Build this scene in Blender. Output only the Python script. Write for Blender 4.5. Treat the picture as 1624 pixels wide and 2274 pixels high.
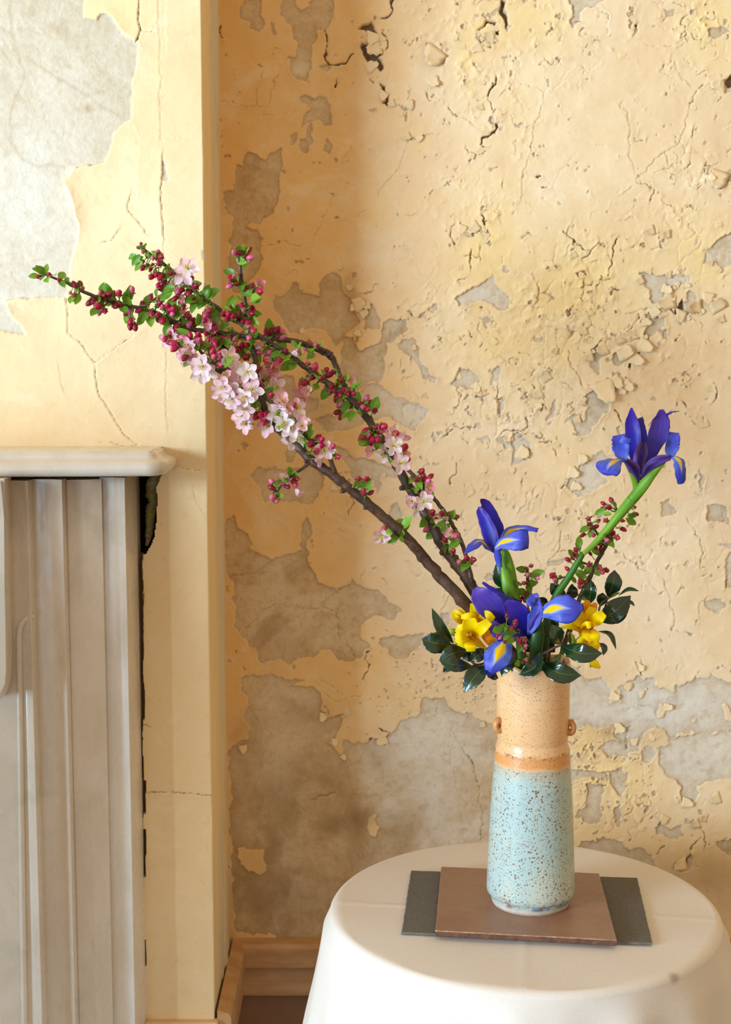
import bpy, bmesh, math, random
import numpy as np
from mathutils import Vector, Matrix, Quaternion

for o in list(bpy.data.objects):
    bpy.data.objects.remove(o)
SC = bpy.context.scene
COL = SC.collection
R = math.radians

# ------------------------------------------------------------------ camera
FPX, CX, CY = 3158.0, 812.0, 1137.0
CAMZ, PITCH = 1.52, R(6.6)
cam_d = bpy.data.cameras.new('camera')
cam = bpy.data.objects.new('camera', cam_d)
COL.objects.link(cam)
cam.location = (0, 0, CAMZ)
cam.rotation_euler = (R(90) - PITCH, 0, 0)
cam_d.sensor_fit = 'VERTICAL'
cam_d.sensor_height = 36.0
cam_d.lens = 36.0 * FPX / 2274.0
cam_d.clip_start = 0.05
cam_d.dof.use_dof = True
cam_d.dof.focus_distance = 1.90
cam_d.dof.aperture_fstop = 9.0
SC.camera = cam

# ------------------------------------------------------------------ light
world = bpy.data.worlds.new('world')
SC.world = world
world.use_nodes = True
bgn = world.node_tree.nodes['Background']
bgn.inputs[0].default_value = (1.0, 0.775, 0.50, 1)
bgn.inputs[1].default_value = 0.76


def area_light(name, loc, target, sx, sy, power, color):
    d = bpy.data.lights.new(name, 'AREA')
    d.shape = 'RECTANGLE'
    d.size, d.size_y = sx, sy
    d.energy = power
    d.color = color
    o = bpy.data.objects.new(name, d)
    COL.objects.link(o)
    o.location = loc
    o.rotation_euler = (Vector(target) - Vector(loc)).to_track_quat('-Z', 'Y').to_euler()
    return o


area_light('window_daylight', (-3.75, -1.15, 1.62), (0.25, 2.35, 1.35), 1.45, 1.5, 345, (0.62, 0.82, 1.0))
area_light('side_window_daylight', (-3.0, 0.55, 0.72), (-0.3, 2.05, 0.70), 0.7, 0.9, 66, (0.45, 0.75, 1.0))
area_light('far_window_daylight', (-1.3, -2.8, 0.75), (0.2, 1.6, 0.5), 1.0, 1.1, 15, (0.25, 0.64, 1.0))

SC.view_settings.view_transform = 'Standard'
SC.view_settings.look = 'None'
SC.view_settings.exposure = 0.0
SC.view_settings.gamma = 1.0
SC.view_settings.use_curve_mapping = False


# ------------------------------------------------------------------ helpers
def ray(px, py):
    u = (px - CX) / FPX
    v = (CY - py) / FPX
    c, s = math.cos(PITCH), math.sin(PITCH)
    return Vector((u, c + v * s, -s + v * c))


def at(px, py, Y):
    d = ray(px, py)
    return Vector((0, 0, CAMZ)) + d * (Y / d.y)


def atz(px, py, Z):
    d = ray(px, py)
    return Vector((0, 0, CAMZ)) + d * ((Z - CAMZ) / d.z)


def crop(ox, oy, s):
    return lambda x, y: (ox + x / s, oy + y / s)


def cpoly(c, pts):
    return [c(x, y) for x, y in pts]


def empty(name, loc, label=None, cat=None, group=None):
    o = bpy.data.objects.new(name, None)
    o.empty_display_size = 0.05
    COL.objects.link(o)
    o.location = loc
    tag(o, label, cat, group)
    return o


def tag(o, label=None, cat=None, group=None, kind=None):
    if label:
        o['label'] = label
    if cat:
        o['category'] = cat
    if group:
        o['group'] = group
    if kind:
        o['kind'] = kind
    return o


def wloc(o):
    v = Vector((0, 0, 0))
    while o is not None:
        v = v + o.location
        o = o.parent
    return v


def link(name, me, parent=None):
    o = bpy.data.objects.new(name, me)
    COL.objects.link(o)
    if parent is not None:
        o.parent = parent
    return o


def mesh(name, verts, faces, mats=None, parent=None, smooth=True, uvs=None, midx=None):
    """world-space verts; stored relative to the parent's place"""
    off = wloc(parent) if parent is not None else Vector((0, 0, 0))
    me = bpy.data.meshes.new(name)
    me.from_pydata([tuple(Vector(v) - off) for v in verts], [], faces)
    if mats is not None:
        for m in (mats if isinstance(mats, (list, tuple)) else [mats]):
            me.materials.append(m)
    if smooth:
        me.polygons.foreach_set('use_smooth', [True] * len(me.polygons))
    if midx is not None:
        me.polygons.foreach_set('material_index', midx)
    if uvs is not None:
        uvl = me.uv_layers.new(name='UVMap')
        for lp in me.loops:
            uvl.data[lp.index].uv = uvs[lp.vertex_index]
    me.update()
    return link(name, me, parent)


def catmull(pts, n):
    """resample list of tuples/Vectors to n samples, smooth"""
    P = [np.array(p, float) for p in pts]
    m = len(P)
    out = []
    for i in range(n):
        f = i / (n - 1) * (m - 1)
        k = min(int(f), m - 2)
        t = f - k
        p1, p2 = P[k], P[k + 1]
        p0 = P[k - 1] if k > 0 else 2 * p1 - p2
        p3 = P[k + 2] if k + 2 < m else 2 * p2 - p1
        out.append(0.5 * ((2 * p1) + (p2 - p0) * t + (2 * p0 - 5 * p1 + 4 * p2 - p3) * t * t + (3 * p1 - p0 - 3 * p2 + p3) * t ** 3))
    return out


def frames(C):
    """parallel-transport frames along list of Vectors"""
    n = len(C)
    T = []
    for i in range(n):
        a, b = C[max(i - 1, 0)], C[min(i + 1, n - 1)]
        T.append((b - a).normalized())
    ref = Vector((0, -1, 0)) if abs(T[0].y) < 0.9 else Vector((0, 0, 1))
    N = [(ref - T[0] * ref.dot(T[0])).normalized()]
    for i in range(1, n):
        v = N[-1] - T[i] * N[-1].dot(T[i])
        N.append(v.normalized())
    return T, N


def tube_geo(C, rad, ns=8, cap=True, squash=1.0, bump=0.0, seed=0):
    C = [Vector(c) for c in C]
    T, N = frames(C)
    rnd = random.Random(seed)
    V, F, UV = [], [], []
    n = len(C)
    for i in range(n):
        B = T[i].cross(N[i])
        for k in range(ns):
            a = 2 * math.pi * k / ns
            r = rad[i] * (1 + bump * rnd.uniform(-1, 1))
            V.append(C[i] + (N[i] * math.cos(a) * squash + B * math.sin(a)) * r)
            UV.append((i / (n - 1), k / ns))
    for i in range(n - 1):
        for k in range(ns):
            a, b = i * ns + k, i * ns + (k + 1) % ns
            F.append((a, b, b + ns, a + ns))
    if cap:
        F.append(tuple(range(ns - 1, -1, -1)))
        F.append(tuple(range((n - 1) * ns, n * ns)))
    return V, F, UV


def lathe_geo(prof, ns=64, cen=(0, 0, 0), wob=None):
    V, F = [], []
    n = len(prof)
    for i, (r, z) in enumerate(prof):
        for k in range(ns):
            a = 2 * math.pi * k / ns
            rr, zz = r, z
            if wob:
                rr, zz = wob(i, a, r, z)
            V.append(Vector((cen[0] + rr * math.cos(a), cen[1] + rr * math.sin(a), cen[2] + zz)))
    for i in range(n - 1):
        for k in range(ns):
            a, b = i * ns + k, i * ns + (k + 1) % ns
            F.append((a, b, b + ns, a + ns))
    return V, F


# ---------------------------------------------------------------- numpy noise
def vnoise(x, y, seed):
    rs = np.random.RandomState(seed)
    L = rs.rand(256, 256)
    xi = np.floor(x).astype(int)
    yi = np.floor(y).astype(int)
    fx, fy = x - xi, y - yi
    fx = fx * fx * (3 - 2 * fx)
    fy = fy * fy * (3 - 2 * fy)
    a = L[xi & 255, yi & 255]
    b = L[(xi + 1) & 255, yi & 255]
    c = L[xi & 255, (yi + 1) & 255]
    d = L[(xi + 1) & 255, (yi + 1) & 255]
    return (a * (1 - fx) + b * fx) * (1 - fy) + (c * (1 - fx) + d * fx) * fy


def fbm(x, y, scale, octs, seed, gain=0.5):
    t, amp, tot = 0, 1.0, 0
    for o in range(octs):
        ca, sa = math.cos(0.7 * o + seed), math.sin(0.7 * o + seed)
        X, Y = (x * ca - y * sa), (x * sa + y * ca)
        t = t + amp * vnoise(X / scale + 17.3 * o, Y / scale + 5.1 * o, seed * 31 + o)
        tot += amp
        amp *= gain
        scale *= 0.5
    return t / tot


def voro(x, y, scale, seed):
    """F1, F2, cell id of a jittered grid"""
    rs = np.random.RandomState(seed)
    JX, JY, ID = rs.rand(128, 128), rs.rand(128, 128), rs.rand(128, 128)
    X, Y = x / scale, y / scale
    xi, yi = np.floor(X).astype(int), np.floor(Y).astype(int)
    f1 = np.full(x.shape, 9.0)
    f2 = np.full(x.shape, 9.0)
    cid = np.zeros(x.shape)
    for dx in (-1, 0, 1):
        for dy in (-1, 0, 1):
            a, b = (xi + dx) & 127, (yi + dy) & 127
            d = np.hypot(xi + dx + JX[a, b] - X, yi + dy + JY[a, b] - Y)
            c = d < f1
            f2 = np.where(c, f1, np.minimum(f2, d))
            cid = np.where(c, ID[a, b], cid)
            f1 = np.where(c, d, f1)
    return f1, f2, cid


def poly_inside(px, py, poly, S, pad=26):
    """signed depth inside polygon (px, + inside) folded by max into S"""
    P = np.array(poly, float)
    x0, y0 = P.min(0) - pad
    x1, y1 = P.max(0) + pad
    m = (px > x0) & (px < x1) & (py > y0) & (py < y1)
    if not m.any():
        return None, None
    X, Y = px[m], py[m]
    d2 = np.full(X.shape, 1e9)
    ins = np.zeros(X.shape, bool)
    n = len(P)
    for i in range(n):
        ax, ay = P[i]
        bx, by = P[(i + 1) % n]
        ex, ey = bx - ax, by - ay
        L2 = ex * ex + ey * ey + 1e-9
        t = np.clip(((X - ax) * ex + (Y - ay) * ey) / L2, 0, 1)
        d2 = np.minimum(d2, (X - ax - t * ex) ** 2 + (Y - ay - t * ey) ** 2)
        if abs(ey) > 1e-9:
            c = ((ay > Y) != (by > Y)) & (X < ex * (Y - ay) / ey + ax)
            ins ^= c
    d = np.sqrt(d2)
    return m, np.where(ins, d, -d)


def line_dist(px, py, pts, pad=20):
    P = np.array(pts, float)
    x0, y0 = P.min(0) - pad
    x1, y1 = P.max(0) + pad
    m = (px > x0) & (px < x1) & (py > y0) & (py < y1)
    if not m.any():
        return None, None, None
    X, Y = px[m], py[m]
    best = np.full(X.shape, 1e9)
    side = np.zeros(X.shape)
    for i in range(len(P) - 1):
        ax, ay = P[i]
        ex, ey = P[i + 1] - P[i]
        L2 = ex * ex + ey * ey + 1e-9
        t = np.clip(((X - ax) * ex + (Y - ay) * ey) / L2, 0, 1)
        d = np.hypot(X - ax - t * ex, Y - ay - t * ey)
        sg = np.sign(ex * (Y - ay) - ey * (X - ax))
        c = d < best
        best = np.where(c, d, best)
        side = np.where(c, sg, side)
    return m, best, side


def sstep(a, b, x):
    t = np.clip((x - a) / (b - a), 0, 1)
    return t * t * (3 - 2 * t)


# ---------------------------------------------------------------- materials
class NT:
    """small node-building helper"""

    def __init__(self, name):
        self.m = bpy.data.materials.new(name)
        self.m.use_nodes = True
        self.t = self.m.node_tree
        self.n = self.t.nodes
        self.b = self.n['Principled BSDF']
        self.out = self.n['Material Output']

    def new(self, typ, **kw):
        nd = self.n.new(typ)
        for k, v in kw.items():
            setattr(nd, k, v)
        return nd

    def l(self, a, b):
        self.t.links.new(a, b)

    def put(self, v, sock):
        if isinstance(v, bpy.types.NodeSocket):
            self.l(v, sock)
        elif isinstance(v, (tuple, list)):
            sock.default_value = tuple(v) if len(v) == 4 or sock.type != 'RGBA' else (*v, 1)
        else:
            sock.default_value = v

    def math(self, op, a, b=0.0, c=None, clamp=False):
        nd = self.new('ShaderNodeMath', operation=op)
        nd.use_clamp = clamp
        self.put(a, nd.inputs[0])
        self.put(b, nd.inputs[1])
        if c is not None:
            self.put(c, nd.inputs[2])
        return nd.outputs[0]

    def mix(self, f, a, b, mode='MIX'):
        nd = self.new('ShaderNodeMix', data_type='RGBA', blend_type=mode)
        self.put(f, nd.inputs[0])
        self.put(a, nd.inputs[6])
        self.put(b, nd.inputs[7])
        return nd.outputs[2]

    def rng(self, v, a, b, c=0.0, d=1.0, smooth=True):
        nd = self.new('ShaderNodeMapRange')
        if smooth:
            nd.interpolation_type = 'SMOOTHSTEP'
        self.put(v, nd.inputs[0])
        for i, x in enumerate((a, b, c, d)):
            self.put(x, nd.inputs[i + 1])
        return nd.outputs[0]

    def noise(self, scale, detail=4, rough=0.55, vec=None, out=0, dist=0.0):
        nd = self.new('ShaderNodeTexNoise')
        nd.inputs['Scale'].default_value = scale
        nd.inputs['Detail'].default_value = detail
        nd.inputs['Roughness'].default_value = rough
        nd.inputs['Distortion'].default_value = dist
        self.l(vec if vec is not None else self.obj(), nd.inputs['Vector'])
        return nd.outputs[out]

    def obj(self):
        if not hasattr(self, '_tc'):
            self._tc = self.new('ShaderNodeTexCoord')
        return self._tc.outputs['Object']

    def uv(self):
        self.obj()
        s = self.new('ShaderNodeSeparateXYZ')
        self.l(self._tc.outputs['UV'], s.inputs[0])
        return s.outputs[0], s.outputs[1]

    def scaled(self, sx, sy, sz):
        mp = self.new('ShaderNodeMapping')
        self.l(self.obj(), mp.inputs[0])
        mp.inputs['Scale'].default_value = (sx, sy, sz)
        return mp.outputs[0]

    def attr(self, name):
        a = self.new('ShaderNodeAttribute', attribute_name=name)
        s = self.new('ShaderNodeSeparateColor')
        self.l(a.outputs['Color'], s.inputs[0])
        return s.outputs[0], s.outputs[1], s.outputs[2], a.outputs['Alpha']

    def rand(self):
        return self.new('ShaderNodeObjectInfo').outputs['Random']

    def bump(self, h, strength=0.3, dist=0.001):
        bp = self.new('ShaderNodeBump')
        bp.inputs['Strength'].default_value = strength
        bp.inputs['Distance'].default_value = dist
        self.l(h, bp.inputs['Height'])
        self.l(bp.outputs[0], self.b.inputs['Normal'])

    def col(self, c):
        self.put(c, self.b.inputs['Base Color'])

    def rough(self, r):
        self.put(r, self.b.inputs['Roughness'])

    def spec(self, s):
        self.b.inputs['Specular IOR Level'].default_value = s

    def translucent(self, c, f):
        tr = self.new('ShaderNodeBsdfTranslucent')
        self.put(c, tr.inputs[0])
        mx = self.new('ShaderNodeMixShader')
        self.put(f, mx.inputs[0])
        self.l(self.b.outputs[0], mx.inputs[1])
        self.l(tr.outputs[0], mx.inputs[2])
        self.l(mx.outputs[0], self.out.inputs[0])


def L(r, g, b):
    f = lambda c: ((c / 255 + 0.055) / 1.055) ** 2.4 if c > 10 else c / 255 / 12.92
    return (f(r), f(g), f(b), 1)


def mat_wall(name, paintA, paintB, yellow, plaster, plaster2, brown, white):
    t = NT(name)
    S, crack, yel, wht = t.attr('wear1')
    stain_shade, crust, edge, orange = t.attr('wear2')
    n1 = t.noise(5.0, 5)
    n2 = t.noise(38.0, 6, 0.6)
    n3 = t.noise(190.0, 6, 0.7)
    n5 = t.noise(9.0, 7, 0.68, dist=0.9)
    n4 = t.noise(14.0, 6, 0.65, dist=0.6)
    Sn = t.math('ADD', S, t.math('MULTIPLY', t.math('SUBTRACT', n3, 0.5), 6.0))
    bare = t.rng(Sn, -0.7, 0.7)
    paint = t.mix(t.rng(n1, 0.35, 0.65), paintA, paintB)
    paint = t.mix(t.math('MULTIPLY', t.rng(n2, 0.35, 0.7), 0.22), paint, paintB)
    paint = t.mix(t.math('MULTIPLY', yel, t.rng(n4, 0.2, 0.62, 0.3, 1.0)), paint, yellow)
    paint = t.mix(t.math('MULTIPLY', orange, t.rng(n4, 0.25, 0.6, 0.45, 1.0)), paint, L(238, 194, 128))
    paint = t.mix(t.rng(n5, 0.52, 0.66, 0, 0.30), paint, t.mix(0.5, paint, L(222, 178, 116)))
    paint = t.mix(t.rng(n5, 0.46, 0.34, 0, 0.35), paint, L(246, 226, 190))
    pl = t.mix(t.rng(n5, 0.36, 0.64), plaster, plaster2)
    pl = t.mix(t.rng(n4, 0.52, 0.68, 0, 0.5), pl, brown)
    pl = t.mix(t.rng(n4, 0.46, 0.32, 0, 0.4), pl, white)
    pl = t.mix(t.math('MULTIPLY', t.rng(n3, 0.45, 0.75), 0.35), pl, brown)
    pl = t.mix(t.math('MULTIPLY', t.rng(n2, 0.48, 0.72), 0.28), pl, white)
    pl = t.mix(t.math('MULTIPLY', wht, t.rng(n2, 0.25, 0.6, 0.45, 1.0)), pl, white)
    # darker rim where the old paint soaked the plaster
    pl = t.mix(t.math('MULTIPLY', edge, 0.45), pl, brown)
    n6 = t.noise(62.0, 6, 0.7, dist=0.5)
    pl = t.mix(t.rng(n6, 0.50, 0.64, 0, 0.26), pl, brown)
    pl = t.mix(t.rng(n6, 0.46, 0.34, 0, 0.24), pl, white)
    pl = t.mix(t.math('MULTIPLY', orange, 0.85), pl, t.mix(1.0, pl, (1.0, 0.88, 0.70, 1), 'MULTIPLY'))
    paint = t.mix(t.rng(n6, 0.56, 0.68, 0, 0.2), paint, L(214, 172, 112))
    col = t.mix(bare, paint, pl)
    col = t.mix(t.math('MULTIPLY', stain_shade, t.rng(n4, 0.2, 0.6, 0.5, 1.0)), col, brown)
    col = t.mix(t.rng(t.math('ADD', crack, t.math('MULTIPLY', t.math('SUBTRACT', n3, 0.5), 0.5)), 0.35, 0.85, 0.0, 0.85), col, L(84, 58, 34))
    t.col(col)
    t.rough(0.82)
    t.spec(0.25)
    h = t.math('ADD', t.math('MULTIPLY', n3, 0.35), t.math('MULTIPLY', n2, 0.8))
    h2 = t.math('MULTIPLY', t.noise(110.0, 5, 0.6), t.math('ADD', 0.5, t.math('MULTIPLY', crust, 2.0)))
    t.bump(t.math('ADD', h, h2), 0.45, 0.0016)
    return t.m


def mat_plain(name, c, rough=0.5, spec=0.5, var=0.0, scale=20, c2=None, bump=0.0, bscale=200):
    t = NT(name)
    if c2 is not None:
        t.col(t.mix(t.rng(t.noise(scale, 5, 0.6), 0.3, 0.7), c, c2))
    else:
        t.col(c)
    t.rough(rough)
    t.spec(spec)
    if bump:
        t.bump(t.noise(bscale, 4), bump, 0.001)
    return t.m

# =================================================================== THE ROOM
YW, YB = 2.42, 2.14            # back wall plane, chimney-breast front plane
XC = -0.2385                   # corner of the chimney breast

M_wall = mat_wall('aged_wall_paint', L(243, 218, 182), L(237, 206, 162), L(244, 214, 150),
                  L(224, 208, 182), L(206, 182, 146), L(166, 134, 94), L(230, 222, 208))
M_breast = mat_wall('aged_breast_paint', L(240, 214, 170), L(236, 207, 160), L(240, 214, 152),
                    L(212, 197, 172), L(202, 186, 160), L(184, 160, 124), L(222, 212, 196))


def grid_mesh(name, xs, zs, plane_y, H, attrs, mat, keep=None, ext=None):
    """height-field wall, H = metres towards the room (-Y); ext: extra big quads of plain wall"""
    nx, nz = len(xs), len(zs)
    X, Z = np.meshgrid(xs, zs)
    co = np.stack([X, plane_y - H, Z], -1).reshape(-1, 3)
    idx = np.arange(nx * nz).reshape(nz, nx)
    q = np.stack([idx[:-1, :-1], idx[:-1, 1:], idx[1:, 1:], idx[1:, :-1]], -1).reshape(-1, 4)
    if keep is not None:
        k = keep.reshape(-1)
        q = q[k[q].all(1)]
    A = [a.reshape(-1, 4) for a in attrs]
    if ext:
        ev, eq = [], []
        for (x0, x1, z0, z1) in ext:
            b = len(co) + len(ev)
            ev += [(x0, plane_y, z0), (x1, plane_y, z0), (x1, plane_y, z1), (x0, plane_y, z1)]
            eq.append((b, b + 1, b + 2, b + 3))
        co = np.concatenate([co, np.array(ev)])
        q = np.concatenate([q, np.array(eq)])
        d0 = np.tile([[-20, 0, 0.2, 0]], (len(ev), 1))
        d1 = np.zeros((len(ev), 4))
        A = [np.concatenate([A[0], d0]), np.concatenate([A[1], d1])]
    me = bpy.data.meshes.new(name)
    me.vertices.add(len(co))
    me.vertices.foreach_set('co', co.astype(np.float32).ravel())
    me.loops.add(q.size)
    me.loops.foreach_set('vertex_index', q.astype(np.int32).ravel())
    me.polygons.add(len(q))
    me.polygons.foreach_set('loop_start', np.arange(0, q.size, 4, dtype=np.int32))
    me.polygons.foreach_set('loop_total', np.full(len(q), 4, np.int32))
    me.polygons.foreach_set('use_smooth', np.ones(len(q), bool))
    for an, a in zip(('wear1', 'wear2'), A):
        at_ = me.attributes.new(an, 'FLOAT_COLOR', 'POINT')
        at_.data.foreach_set('color', a.astype(np.float32).ravel())
    me.materials.append(mat)
    me.update(calc_edges=True)
    return link(name, me)


def pix(X, Y, Z):
    """wall point -> where the old photograph shows it (used only to lay out the wear)"""
    c, s = math.cos(PITCH), math.sin(PITCH)
    dz = Z - CAMZ
    D = Y * c - dz * s
    U = Y * s + dz * c
    return CX + FPX * X / D, CY - FPX * U / D


def gauss(px, py, blobs):
    a = np.zeros(px.shape)
    for (x, y, rx, ry, w) in blobs:
        a = np.maximum(a, w * np.exp(-(((px - x) / rx) ** 2 + ((py - y) / ry) ** 2)))
    return a


def rand_walk(rnd, x, y, n, step, ang, wig):
    pts = [(x, y)]
    for i in range(n):
        ang += rnd.gauss(0, wig)
        x += step * math.cos(ang)
        y += step * math.sin(ang)
        pts.append((x, y))
    return pts


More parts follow.
